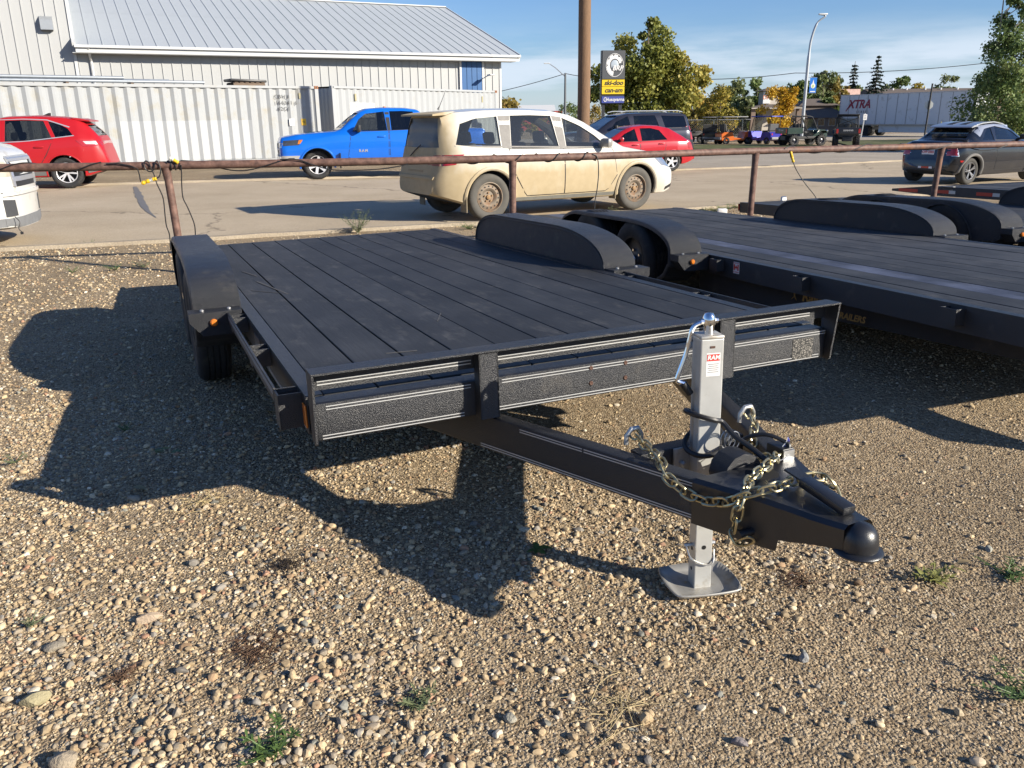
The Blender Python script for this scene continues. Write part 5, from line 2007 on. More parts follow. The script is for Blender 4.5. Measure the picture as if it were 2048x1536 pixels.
# ------------------------------------------------------------------ muddy white wagon
def muddy_paint():
    m = bpy.data.materials.new('muddy_white_paint')
    m.use_nodes = True
    N, L = m.node_tree.nodes, m.node_tree.links
    b = N['Principled BSDF']
    tc = N.new('ShaderNodeTexCoord')
    sep = N.new('ShaderNodeSeparateXYZ')
    L.new(tc.outputs['Object'], sep.inputs[0])
    no = N.new('ShaderNodeTexNoise')
    no.inputs['Scale'].default_value = 3.2
    no.inputs['Detail'].default_value = 8
    no.inputs['Roughness'].default_value = .68
    mp = N.new('ShaderNodeMapping')
    mp.inputs['Scale'].default_value = (1, 1, .55)
    L.new(tc.outputs['Object'], mp.inputs[0])
    L.new(mp.outputs[0], no.inputs['Vector'])
    h = N.new('ShaderNodeMapRange')
    h.inputs['From Min'].default_value = 1.10
    h.inputs['From Max'].default_value = .70
    L.new(sep.outputs['Z'], h.inputs['Value'])
    t = N.new('ShaderNodeMapRange')
    t.inputs['From Min'].default_value = 4.18
    t.inputs['From Max'].default_value = 4.55
    t.inputs['To Max'].default_value = 1.1
    L.new(sep.outputs['X'], t.inputs['Value'])
    fr = N.new('ShaderNodeMapRange')
    fr.inputs['From Min'].default_value = .9
    fr.inputs['From Max'].default_value = .25
    fr.inputs['To Max'].default_value = .95
    L.new(sep.outputs['X'], fr.inputs['Value'])
    def op(o, a, b_):
        n = N.new('ShaderNodeMath')
        n.operation = o
        for i, k in enumerate((a, b_)):
            if isinstance(k, (int, float)):
                n.inputs[i].default_value = k
            else:
                L.new(k, n.inputs[i])
        return n.outputs[0]
    mx1 = op('MAXIMUM', h.outputs[0], t.outputs[0])
    sb = op('SUBTRACT', mx1, fr.outputs[0])
    nn = op('MULTIPLY_ADD', no.outputs['Fac'], .9)
    nn.node.inputs[2].default_value = -.42
    ad = op('ADD', sb, nn)
    cl = N.new('ShaderNodeClamp')
    L.new(ad, cl.inputs[0])
    n2 = N.new('ShaderNodeTexNoise')
    n2.inputs['Scale'].default_value = 9
    n2.inputs['Detail'].default_value = 6
    L.new(tc.outputs['Object'], n2.inputs['Vector'])
    mud = N.new('ShaderNodeMix')
    mud.data_type = 'RGBA'
    mud.inputs['A'].default_value = (.34, .268, .155, 1)
    mud.inputs['B'].default_value = (.44, .355, .225, 1)
    L.new(n2.outputs['Fac'], mud.inputs['Factor'])
    mx = N.new('ShaderNodeMix')
    mx.data_type = 'RGBA'
    mx.inputs['A'].default_value = (.60, .585, .53, 1)
    L.new(cl.outputs[0], mx.inputs['Factor'])
    L.new(mud.outputs['Result'], mx.inputs['B'])
    L.new(mx.outputs['Result'], b.inputs['Base Color'])
    ro = N.new('ShaderNodeMapRange')
    ro.inputs['To Min'].default_value = .3
    ro.inputs['To Max'].default_value = .9
    L.new(cl.outputs[0], ro.inputs['Value'])
    L.new(ro.outputs[0], b.inputs['Roughness'])
    ct = N.new('ShaderNodeMapRange')
    ct.inputs['To Min'].default_value = .8
    ct.inputs['To Max'].default_value = 0
    L.new(cl.outputs[0], ct.inputs['Value'])
    L.new(ct.outputs[0], b.inputs['Coat Weight'])
    return m
MUDDY = muddy_paint()
DIRTYG = mat('dusty_rear_glass', (.075, .07, .055), .45, var=.25, vscale=5, spec=.6)
GREYTR = mat('faded_grey_trim', (.2, .19, .175), .7, var=.3, vscale=12)
J = dict(L=4.75, paint=MUDDY,
    top=[(0, .60), (.03, .74), (.14, .86), (.5, .96), (.95, 1.03), (1.18, 1.07), (1.5, 1.26), (1.9, 1.48), (2.2, 1.60), (2.55, 1.665), (3.1, 1.69), (3.8, 1.685), (4.30, 1.655), (4.53, 1.63), (4.55, 1.55), (4.61, 1.36), (4.67, 1.12), (4.70, .98), (4.72, .80), (4.735, .72), (4.75, .64)],
    bot=[(0, .30), (.3, .24), (.7, .24), (4.25, .26), (4.5, .34), (4.75, .42)],
    belt=[(0, .62), (1.2, .99), (2.5, 1.03), (4.0, 1.07), (4.5, 1.10), (4.75, .62)],
    w=[(0, .60), (.03, .70), (.1, .79), (.3, .88), (.7, .915), (2.4, .92), (4.15, .91), (4.35, .885), (4.5, .84), (4.62, .78), (4.70, .70), (4.75, .62)],
    wr=[(0, .5), (.5, .74), (1.15, .76), (1.5, .68), (2.2, .63), (3.0, .635), (4.15, .61), (4.52, .56), (4.75, .56)],
    cab=(1.32, 4.54), floor=.45, wheels=(.96, 3.85), wr_=.362, arch=1.17, style='steel', rimm=STEELW, tyrem=DUSTYR, hubm=mat('rusty_hub', (.28, .17, .08), .75, var=.4, vscale=30),
    glass=[([(1.78, 1.26), (2.05, 1.42), (2.38, 1.545)], [(1.56, 1.075), (2.0, 1.075), (2.42, 1.075)]),
           ([(2.60, 1.575), (3.0, 1.59), (3.36, 1.585)], [(2.56, 1.08), (3.0, 1.085), (3.46, 1.095)]),
           ([(3.60, 1.575), (4.0, 1.545), (4.26, 1.47)], [(3.64, 1.11), (4.1, 1.125), (4.40, 1.17)])],
    glassm=[GL_CLEAR, GL_CLEAR, GL_CLEAR],
    screen=([(-.55, 1.54), (0, 1.56), (.55, 1.54)], [(-.66, 1.12), (0, 1.12), (.66, 1.12)]), screenm=GL_CLEAR,
    back=([(-.50, 1.56), (0, 1.57), (.50, 1.56)], [(-.64, 1.13), (0, 1.12), (.64, 1.13)]), backm=DIRTYG,
    trimw=[([(2.40, 1.555), (2.58, 1.575)], [(2.43, 1.07), (2.55, 1.075)]), ([(3.37, 1.585), (3.58, 1.58)], [(3.47, 1.09), (3.62, 1.10)]), ([(1.5, 1.074), (4.42, 1.16)], [(1.5, 1.052), (4.42, 1.138)])], trimm=GREYTR,
    doors=[dict(t=[(1.5, 1.05), (2.48, 1.06)], b=[(1.42, .62), (1.6, .36), (2.46, .36)], h=(2.3, .93)), dict(t=[(2.50, 1.06), (3.5, 1.08)], b=[(2.48, .36), (3.2, .36), (3.42, .72)], h=(3.3, .96))],
    flare=(MUDDY, .035), mirror=(1.72, 1.08), mirm=mat('wagon_mirror', (.25, .24, .22), .3, var=.1, coat=.6), seats=[(2.3, -.38), (2.3, .38), (3.25, -.4), (3.25, .4), (4.0, -.35), (4.0, .35)], dash=1.6,
    bits=[('tail_light', 'side', [(4.30, 1.03), (4.60, 1.02)], [(4.44, .88), (4.62, .86)], TAILL), ('tail_light', 'rear2', [(.34, 1.01), (.70, 1.02)], [(.36, .87), (.72, .86)], mat('dusty_tail_lens', (.3, .1, .06), .5, var=.3)),
          ('headlight', 'side', [(.10, .84), (.55, .90)], [(.10, .68), (.42, .74)], HEADL), ('headlight', 'front2', [(.42, .80), (.76, .82)], [(.42, .68), (.74, .66)], HEADL),
          ('sill', 'side', [(1.35, .335), (3.45, .335)], [(1.35, .262), (3.45, .262)], mat('dusty_sill', (.14, .135, .115), .8, var=.3)),
          ('bumper_step', 'rear', [(-.66, .70), (.66, .70)], [(-.64, .655), (.64, .655)], MUDDY, .02), ('plate_recess', 'rear', [(-.3, .88), (.3, .88)], [(-.28, .74), (.28, .74)], mat('muddy_recess', (.33, .25, .14), .9, var=.2)),
          ('air_intake', 'front', [(-.5, .5), (.5, .5)], [(-.45, .36), (.45, .36)], TRIM), ('fog_bumper', 'side', [(.04, .42), (.3, .36)], [(.06, .36), (.3, .3)], TRIM)])
jn, jl = make_car('muddy_wagon', J)
tag(jn, 'mud caked white wagon on the street with steel wheels and tall glass', 'car')
pr, pf = atg(985, 443), atg(1277, 421)
HJ = math.degrees(math.atan2(pf[1] - pr[1], pf[0] - pr[0]))
place(jn, (3.85, .91), pr, HJ)
MB().prism([(4.30, 1.655), (4.48, 1.645), (4.68, 1.615), (4.68, 1.59), (4.46, 1.60)], -.6, .6, 'Y').build('spoiler', MUDDY, jn)
MB().tube([(4.25, -.1, 1.69), (4.22, -.1, 1.74), (4.1, -.1, 1.98)], [.018, .006, .003], 6).build('aerial', TRIM, jn)
for s_ in (-1, 1):
    MB().box((4.28, s_ * .78, .3), (.015, .2, .3)).build('mud_flap', mat('dusty_flap', (.2, .165, .11), .9, var=.3), jn)
    MB().box((1.42, s_ * .80, .33), (.015, .18, .24)).build('mud_flap', MATS['dusty_flap'], jn)
MB().tube([(4.72, -.2, .99), (4.70, -.05, 1.08), (4.67, .1, 1.16)], .009, 5).build('rear_wiper', TRIM, jn)
put_text('lettering', 'DODGE', .075, mat('muddy_letter', (.5, .4, .24), .8, var=.1), jn, plane_m((jl.end(0, .97, True) + .004, 0, .965), (0, 1, 0), (-.1, 0, 1)), extrude=.003, bold=.002, space=1.3)

# ------------------------------------------------------------------ blue pickup
BLUE = paint('blue_pickup_paint', (.004, .135, .62), .15, .3)
P1 = dict(L=5.92, paint=BLUE,
    top=[(0, .96), (.02, 1.10), (.06, 1.17), (.5, 1.25), (1.1, 1.295), (1.55, 1.325), (1.70, 1.38), (2.0, 1.64), (2.28, 1.86), (2.5, 1.945), (3.0, 1.97), (3.6, 1.955), (3.95, 1.91), (4.06, 1.82), (4.10, 1.45), (4.13, 1.36), (4.2, 1.36), (5.8, 1.36), (5.88, 1.33), (5.92, 1.2)],
    bot=[(0, .42), (.3, .40), (5.5, .42), (5.92, .5)], belt=[(0, .98), (1.5, 1.24), (4.0, 1.29), (5.92, 1.3)],
    w=[(0, .88), (.04, .95), (.15, .99), (.6, 1.015), (4, 1.02), (5.7, 1.0), (5.88, .985), (5.92, .97)],
    wr=[(0, .75), (.5, .86), (1.6, .86), (2.2, .73), (2.7, .70), (3.8, .70), (4.05, .72), (4.2, .95), (5.92, .93)],
    cab=(1.8, 4.04), floor=.6, wheels=(1.0, 4.68), wr_=.405, arch=1.18, tw=.28, style='six', rimm=ALLOY,
    glass=[([(2.22, 1.64), (2.42, 1.80), (2.96, 1.86)], [(2.02, 1.325), (2.5, 1.33), (3.0, 1.335)]), ([(3.12, 1.865), (3.5, 1.87), (3.80, 1.85)], [(3.12, 1.34), (3.5, 1.345), (3.90, 1.36)])], glassm=[GL_MID, GL_DARK],
    screen=([(-.6, 1.82), (0, 1.84), (.6, 1.82)], [(-.72, 1.36), (0, 1.36), (.72, 1.36)]), screenm=GL_MID, back=([(-.55, 1.8), (.55, 1.8)], [(-.6, 1.5), (.6, 1.5)]), backm=GL_DARK,
    trimw=[([(2.98, 1.84), (3.10, 1.845)], [(3.01, 1.33), (3.10, 1.335)])],
    doors=[dict(t=[(1.98, 1.30), (3.02, 1.325)], b=[(1.86, .62), (2.0, .55), (3.0, .55)], h=(2.82, 1.17)), dict(t=[(3.06, 1.325), (3.98, 1.35)], b=[(3.05, .55), (3.9, .55), (4.0, .8)], h=(3.82, 1.2))],
    flare=(BLUE, .03), mirror=(2.2, 1.34), mirh=.22, seats=[(2.7, -.42), (2.7, .42), (3.5, -.42), (3.5, .42)], seatz=.8, dash=2.0,
    bits=[('headlight', 'side', [(.10, 1.09), (.62, 1.12)], [(.09, .95), (.52, .97)], mat('smoked_headlight', (.07, .075, .085), .12, metal=.3, var=.5, vscale=14, coat=1)), ('turn_signal', 'side', [(.52, 1.105), (.63, 1.11)], [(.48, 1.0), (.55, 1.005)], AMBER, .009),
          ('headlight', 'front2', [(.55, 1.03), (.93, 1.03)], [(.58, .90), (.93, .90)], HEADL), ('grille', 'front', [(-.56, 1.02), (.56, 1.02)], [(-.54, .66), (.54, .66)], TRIM, .012),
          ('grille_surround', 'front2', [(.54, 1.06), (.62, 1.05)], [(.52, .62), (.58, .62)], CHR, .022), ('grille_bar', 'front', [(-.56, 1.06), (.56, 1.06)], [(-.56, 1.02), (.56, 1.02)], CHR, .022), ('grille_bar', 'front', [(-.56, .86), (.56, .86)], [(-.56, .82), (.56, .82)], CHR, .024),
          ('bumper', 'front', [(-.92, .66), (.92, .66)], [(-.9, .46), (.9, .46)], CHR, .05), ('bumper', 'side', [(.02, .68), (.52, .68)], [(.04, .46), (.42, .46)], CHR, .02),
          ('fog_light', 'side', [(.2, .62), (.32, .62)], [(.2, .54), (.32, .54)], TRIM, .024), ('hood_vent', 'roof', [(1.05, .62), (1.4, .62)], [(1.05, .50), (1.4, .50)], TRIM, .004)])
pk, pl_ = make_car('pickup_truck', P1)
tag(pk, 'bright blue crew cab pickup parked in front of the white containers', 'pickup')
HP = 180 + 17
pk.scale = (.97, .97, .95)
place(pk, (1.02, -.97), atg(643, 360), HP)
sb = MB()
sb.tube([(1.75, -1.04, .46), (1.9, -1.1, .44), (4.1, -1.1, .44), (4.25, -1.04, .46)], .055, 8)
sb.build('side_step', mat('step_silver', (.5, .5, .5), .35, metal=.7, var=.1), pk, smooth=40)
put_text('lettering', 'RAM', .1, CHR, pk, plane_m((2.28, -(pl_.side(2.28, .78) + .009), .78), (1, 0, 0), (0, 0, 1)), extrude=.004, bold=.004, space=1.4)
put_text('lettering', 'RAM', .15, CHR, pk, plane_m((pl_.end(0, .84, False) - .03, 0, .84), (0, -1, 0), (0, 0, 1)), extrude=.01, bold=.004, space=1.2)
MB().box((1.62, -.98, .52), (.02, .25, .42)).build('mud_flap', BLACKP, pk)
MB().lathe([(.05, 0), (.04, .03), (.001, .035)], 12, origin=(3.1, 0, 1.975), caps=False).build('roof_lamp', AMBER, pk)

# ------------------------------------------------------------------ red crossover at the left
RED = paint('deep_red_paint', (.36, .007, .011), .0, .42, coat=.25)
P2 = dict(L=4.79, paint=RED,
    top=[(0, .6), (.05, .84), (.4, .98), (1.2, 1.08), (1.7, 1.36), (2.15, 1.62), (2.6, 1.71), (3.2, 1.725), (3.8, 1.69), (4.15, 1.64), (4.30, 1.56), (4.5, 1.36), (4.64, 1.18), (4.68, 1.08), (4.72, .85), (4.76, .72), (4.79, .6)],
    bot=[(0, .3), (.4, .26), (4.3, .28), (4.79, .45)], belt=[(0, .7), (1.2, 1.02), (3.0, 1.10), (4.2, 1.20), (4.6, 1.16), (4.79, .6)],
    w=[(0, .6), (.1, .78), (.4, .93), (2.4, .96), (4.2, .95), (4.55, .89), (4.72, .80), (4.79, .72)], wr=[(0, .5), (1.1, .78), (1.8, .68), (2.4, .62), (3.6, .61), (4.3, .58), (4.62, .66), (4.79, .6)],
    cab=(1.35, 4.45), floor=.45, wheels=(.95, 3.80), wr_=.375, arch=1.13, tw=.25, style='split', rimm=ALLOY,
    glass=[([(1.95, 1.38), (2.4, 1.60)], [(1.65, 1.11), (2.45, 1.13)]), ([(2.58, 1.615), (3.0, 1.625), (3.42, 1.60)], [(2.56, 1.135), (3.0, 1.15), (3.60, 1.185)]), ([(3.52, 1.59), (3.75, 1.53), (3.95, 1.42)], [(3.68, 1.20), (3.85, 1.215), (4.06, 1.27)])], glassm=[GL_MID, GL_MID, GL_DARK],
    screen=([(-.52, 1.6), (.52, 1.6)], [(-.66, 1.15), (.66, 1.15)]), back=([(-.48, 1.50), (.48, 1.50)], [(-.58, 1.24), (.58, 1.24)]), backm=GL_DARK,
    trimw=[([(1.6, 1.10), (3.0, 1.145), (4.08, 1.265)], [(1.6, 1.085), (3.0, 1.125), (4.1, 1.245)]), ([(2.45, 1.645), (3.0, 1.66), (3.5, 1.635), (4.0, 1.46)], [(2.45, 1.628), (3.0, 1.64), (3.49, 1.615), (3.98, 1.44)])], trimm=CHR,
    doors=[dict(t=[(1.6, 1.08), (2.5, 1.10)], b=[(1.5, .5), (2.48, .5)], h=(2.3, .98)), dict(t=[(2.53, 1.10), (3.62, 1.17)], b=[(2.51, .5), (3.2, .5), (3.42, .82)], h=(3.3, 1.0))],
    flare=(RED, .02), mirror=(1.75, 1.14), mirm=RED, seats=[(2.3, -.4), (2.3, .4), (3.2, -.4), (3.2, .4)], dash=1.6,
    bits=[('tail_light', 'side', [(4.12, 1.14), (4.60, 1.14)], [(4.26, 1.0), (4.68, 1.0)], TAILL), ('light_bar', 'side', [(4.28, 1.12), (4.56, 1.12)], [(4.34, 1.05), (4.6, 1.04)], mat('pale_lens', (.62, .45, .45), .15, var=.3, coat=1), .010), ('tail_light', 'rear', [(-.82, 1.14), (.82, 1.14)], [(-.84, 1.0), (.84, 1.0)], TAILL),
          ('lower_bumper', 'rear', [(-.78, .56), (.78, .56)], [(-.74, .42), (.74, .42)], mat('dusty_grey_plastic', (.12, .12, .115), .8, var=.2), .02), ('lower_bumper', 'side', [(4.28, .50), (4.76, .56)], [(4.3, .36), (4.76, .45)], MATS['dusty_grey_plastic'], .012),
          ('sill', 'side', [(1.4, .42), (3.35, .42)], [(1.4, .29), (3.35, .29)], MATS['dusty_grey_plastic'], .01)])
re_, rl_ = make_car('red_crossover', P2)
tag(re_, 'deep red crossover with split spoke wheels parked at far left', 'car')
place(re_, (3.80, -.95), atg(138, 378), 180 + 15)
MB().prism([(4.0, 1.665), (4.2, 1.655), (4.44, 1.60), (4.44, 1.575), (4.2, 1.60)], -.56, .56, 'Y').build('spoiler', RED, re_)
MB().prism([(3.28, 1.73), (3.46, 1.725), (3.47, 1.79), (3.42, 1.79)], -.02, .02, 'Y').build('shark_fin', TRIM, re_)
MB().tube([(4.4, .3, .42), (4.78, .3, .40)], .035, 8).build('tailpipe', mat('dull_exhaust', (.15, .12, .1), .6, metal=.5, var=.3), re_)
put_text('lettering', 'EDGE', .07, CHR, re_, plane_m((rl_.end(-.4, .94, True) + .006, -.4, .94), (0, 1, 0), (0, 0, 1)), extrude=.002)

# ------------------------------------------------------------------ white SUV nose at the left edge
WHT2 = mat('worn_white_paint', (.56, .555, .53), .35, var=.07, vscale=4, coat=.6, dirt=(.4, .37, .3), dscale=4, damt=.3)
SATIN = mat('satin_chrome', (.55, .56, .57), .3, metal=.7, var=.08)
P3 = dict(L=5.1, paint=WHT2,
    top=[(0, .86), (.03, 1.08), (.1, 1.19), (.3, 1.28), (.8, 1.36), (1.5, 1.40), (1.9, 1.68), (2.3, 1.92), (2.8, 2.0), (4.2, 1.98), (4.9, 1.9), (5.0, 1.5), (5.06, 1.0), (5.1, .8)],
    bot=[(0, .24), (.5, .26), (4.8, .35), (5.1, .5)], belt=[(0, .92), (.5, 1.12), (1.5, 1.3), (5.0, 1.36), (5.1, .9)],
    w=[(0, .22), (.008, .36), (.025, .52), (.05, .64), (.09, .74), (.17, .85), (.29, .93), (.48, .99), (.7, 1.01), (4.8, 1.0), (5.1, .85)], wr=[(0, .48), (.3, .72), (1.4, .84), (2.2, .72), (4.5, .70), (5.1, .7)],
    cab=(1.7, 4.85), floor=.6, wheels=(1.05, 4.0), wr_=.40, arch=1.15, tw=.26, style='five', rimm=ALLOY,
    glass=[([(2.2, 1.66), (2.75, 1.85)], [(1.95, 1.42), (2.8, 1.42)]), ([(2.95, 1.86), (3.8, 1.86)], [(2.95, 1.42), (3.85, 1.43)])], glassm=[GL_MID, GL_DARK],
    screen=([(-.58, 1.86), (.58, 1.86)], [(-.7, 1.46), (.7, 1.46)]), back=([(-.55, 1.8), (.55, 1.8)], [(-.6, 1.5), (.6, 1.5)]), backm=GL_DARK,
    doors=[dict(t=[(1.9, 1.38), (2.86, 1.4)], b=[(1.75, .6), (2.84, .6)], h=(2.6, 1.2))], flare=(WHT2, .02), mirror=(2.05, 1.44),
    bits=[('headlight', 'side', [(.06, 1.11), (.62, 1.14)], [(.06, .90), (.56, .92)], mat('hazed_headlight', (.55, .5, .38), .25, metal=.2, var=.35, vscale=9, coat=1)), ('turn_signal', 'side', [(.46, 1.08), (.6, 1.10)], [(.44, .93), (.55, .94)], AMBER, .01), ('headlight', 'front2', [(.54, 1.09), (.88, 1.11)], [(.50, .90), (.88, .90)], MATS['hazed_headlight']),
          ('grille', 'front', [(-.46, 1.08), (.46, 1.08)], [(-.42, .76), (.42, .76)], TRIM, .006), ('grille_bar', 'front', [(-.5, 1.15), (.5, 1.15)], [(-.48, 1.08), (.48, 1.08)], SATIN, .02), ('grille_bar', 'front', [(-.47, 1.01), (.47, 1.01)], [(-.46, .95), (.46, .95)], SATIN, .022), ('grille_bar', 'front', [(-.45, .89), (.45, .89)], [(-.44, .83), (.44, .83)], SATIN, .022),
          ('grille_side', 'front2', [(.46, 1.14), (.53, 1.13)], [(.42, .76), (.48, .77)], SATIN, .022), ('bumper_seam', 'side', [(.0, .705), (.75, .735)], [(.0, .695), (.75, .725)], TRIM, .004), ('bumper_bar', 'front', [(-.72, .70), (.72, .70)], [(-.74, .66), (.74, .66)], WHT2, .03),
          ('lower_valance', 'side', [(.02, .38), (.7, .40)], [(.04, .24), (.7, .25)], mat('scuffed_grey_plastic', (.16, .165, .17), .7, var=.3, vscale=8), .01), ('lower_valance', 'front', [(-.74, .38), (.74, .38)], [(-.72, .25), (.72, .25)], MATS['scuffed_grey_plastic'], .012),
          ('fog_light_hole', 'front2', [(.50, .60), (.74, .62)], [(.48, .40), (.72, .40)], mat('fog_hole_grey', (.05, .052, .055), .6, var=.3), .006)])
ws_, wl2 = make_car('white_suv', P3)
tag(ws_, 'white SUV nose with chrome grille and broken fog light at the left edge', 'car')
place(ws_, (0.03, .0), (*at(62, 448, .24)[:2], 0), 14)
MB().tube(curve_pts([(.02, .64, .4), (-.03, .66, .33), (-.01, .68, .25), (-.04, .67, .2)], 5), .006, 5).build('dangling_wire', TRIM, ws_)
MB().box((-.035, .672, .19), (.03, .03, .03)).build('loose_connector', TRIM, ws_)

# ------------------------------------------------------------------ dark full size SUV beyond
DKG = paint('dark_grey_paint', (.035, .036, .05), .5, .28)
P4 = dict(L=5.35, paint=DKG,
    top=[(0, .9), (.05, 1.1), (.5, 1.22), (1.4, 1.28), (1.9, 1.6), (2.3, 1.82), (2.7, 1.90), (4.0, 1.92), (4.9, 1.89), (5.08, 1.82), (5.2, 1.45), (5.27, 1.05), (5.33, .85), (5.35, .7)],
    bot=[(0, .35), (5.0, .38), (5.35, .5)], belt=[(0, .95), (1.4, 1.2), (5.2, 1.28), (5.35, .7)], w=[(0, .8), (.15, .95), (.5, 1.02), (5.0, 1.02), (5.25, .97), (5.35, .9)], wr=[(0, .7), (1.3, .86), (2.2, .72), (5.0, .72), (5.35, .75)],
    cab=(1.7, 5.1), floor=.6, wheels=(1.05, 4.12), wr_=.40, tw=.28, style='six', rimm=ALLOY,
    glass=[([(2.15, 1.58), (2.65, 1.79)], [(1.9, 1.32), (2.75, 1.33)]), ([(2.88, 1.80), (3.75, 1.81)], [(2.88, 1.33), (3.9, 1.34)]), ([(4.0, 1.80), (4.95, 1.77)], [(4.12, 1.36), (5.02, 1.38)])], glassm=[GL_MID, GL_MID, GL_DARK],
    screen=([(-.6, 1.8), (.6, 1.8)], [(-.72, 1.36), (.72, 1.36)]), back=([(-.58, 1.78), (.58, 1.78)], [(-.66, 1.4), (.66, 1.4)]), backm=GL_DARK,
    trimw=[([(1.8, 1.325), (5.04, 1.365)], [(1.8, 1.305), (5.04, 1.345)])], trimm=TRIM,
    doors=[dict(t=[(1.85, 1.29), (2.82, 1.3)], b=[(1.75, .55), (2.8, .55)], h=(2.6, 1.17)), dict(t=[(2.85, 1.3), (3.95, 1.31)], b=[(2.84, .55), (3.6, .55), (3.8, .85)], h=(3.75, 1.18))],
    flare=(DKG, .02), mirror=(2.1, 1.34), seats=[(2.6, -.42), (2.6, .42), (3.6, -.42), (3.6, .42)], seatz=.75, dash=1.95,
    bits=[('tail_light', 'side', [(5.1, 1.42), (5.2, 1.40)], [(5.16, .92), (5.28, .92)], TAILL), ('tail_light', 'rear2', [(.82, 1.42), (.92, 1.40)], [(.84, .92), (.95, .92)], TAILL), ('headlight', 'side', [(.1, 1.08), (.5, 1.1)], [(.1, .92), (.42, .94)], HEADL),
          ('bumper_trim', 'side', [(4.7, .52), (5.32, .56)], [(4.7, .40), (5.3, .5)], mat('dull_silver_trim', (.22, .22, .22), .5, metal=.4, var=.1), .01)])
dk, _ = make_car('dark_suv', P4)
tag(dk, 'dark grey full size SUV parked beyond the small red hatchback', 'car')
place(dk, (5.3, -.95), aty(1386, 296, 33.0), 180 + 15)
for s_ in (-1, 1):
    MB().tube([(2.4, s_ * .68, 1.93), (2.6, s_ * .68, 1.97), (4.7, s_ * .68, 1.97), (4.9, s_ * .68, 1.92)], .018, 6).build('roof_rail', CHR, dk)

# ------------------------------------------------------------------ small red hatchback
RED2 = paint('bright_red_paint', (.42, .01, .018), .1, .32)
P5 = dict(L=4.3, paint=RED2,
    top=[(0, .5), (.05, .68), (.3, .80), (1.0, .93), (1.15, .97), (1.7, 1.28), (2.05, 1.42), (2.5, 1.465), (3.0, 1.44), (3.4, 1.36), (3.8, 1.14), (4.0, 1.02), (4.16, .98), (4.22, .8), (4.28, .65), (4.3, .5)],
    bot=[(0, .26), (.3, .2), (3.9, .22), (4.3, .35)], belt=[(0, .55), (1.1, .88), (3.4, .97), (4.1, .95), (4.3, .5)], w=[(0, .5), (.1, .68), (.4, .83), (2, .862), (3.6, .85), (4.1, .77), (4.3, .62)], wr=[(0, .4), (1.0, .68), (1.7, .58), (2.4, .54), (3.2, .52), (3.9, .6), (4.3, .5)],
    cab=(1.25, 3.75), floor=.35, wheels=(.82, 3.42), wr_=.31, arch=1.15, tw=.2, style='five', rimm=ALLOY,
    glass=[([(1.78, 1.20), (2.15, 1.355)], [(1.45, .965), (2.2, .975)]), ([(2.33, 1.365), (2.7, 1.37), (3.0, 1.30)], [(2.33, .98), (2.8, .99), (3.22, 1.01)])], glassm=[GL_MID, GL_MID],
    screen=([(-.44, 1.36), (.44, 1.36)], [(-.58, 1.0), (.58, 1.0)]), back=([(-.42, 1.32), (.42, 1.32)], [(-.5, 1.08), (.5, 1.08)]),
    doors=[dict(t=[(1.42, .945), (2.25, .96)], b=[(1.3, .35), (2.23, .35)], h=(2.08, .86)), dict(t=[(2.28, .96), (3.2, .99)], b=[(2.27, .35), (2.95, .35), (3.1, .6)], h=(3.0, .89))], flare=(RED2, .018), mirror=(1.6, .98), mirm=RED2, mirh=.13,
    seats=[(2.0, -.35), (2.0, .35), (2.8, -.35), (2.8, .35)], seatz=.42, dash=1.4,
    bits=[('tail_light', 'side', [(3.92, .92), (4.18, .92)], [(4.0, .72), (4.24, .72)], TAILL), ('tail_light', 'rear2', [(.45, .92), (.72, .92)], [(.5, .72), (.74, .72)], TAILL)])
rh, _ = make_car('red_hatchback', P5)
tag(rh, 'small bright red hatchback parked behind the muddy wagon', 'car')
place(rh, (3.42, -.85), aty(1345, 336, 28.0), 180 + 15)

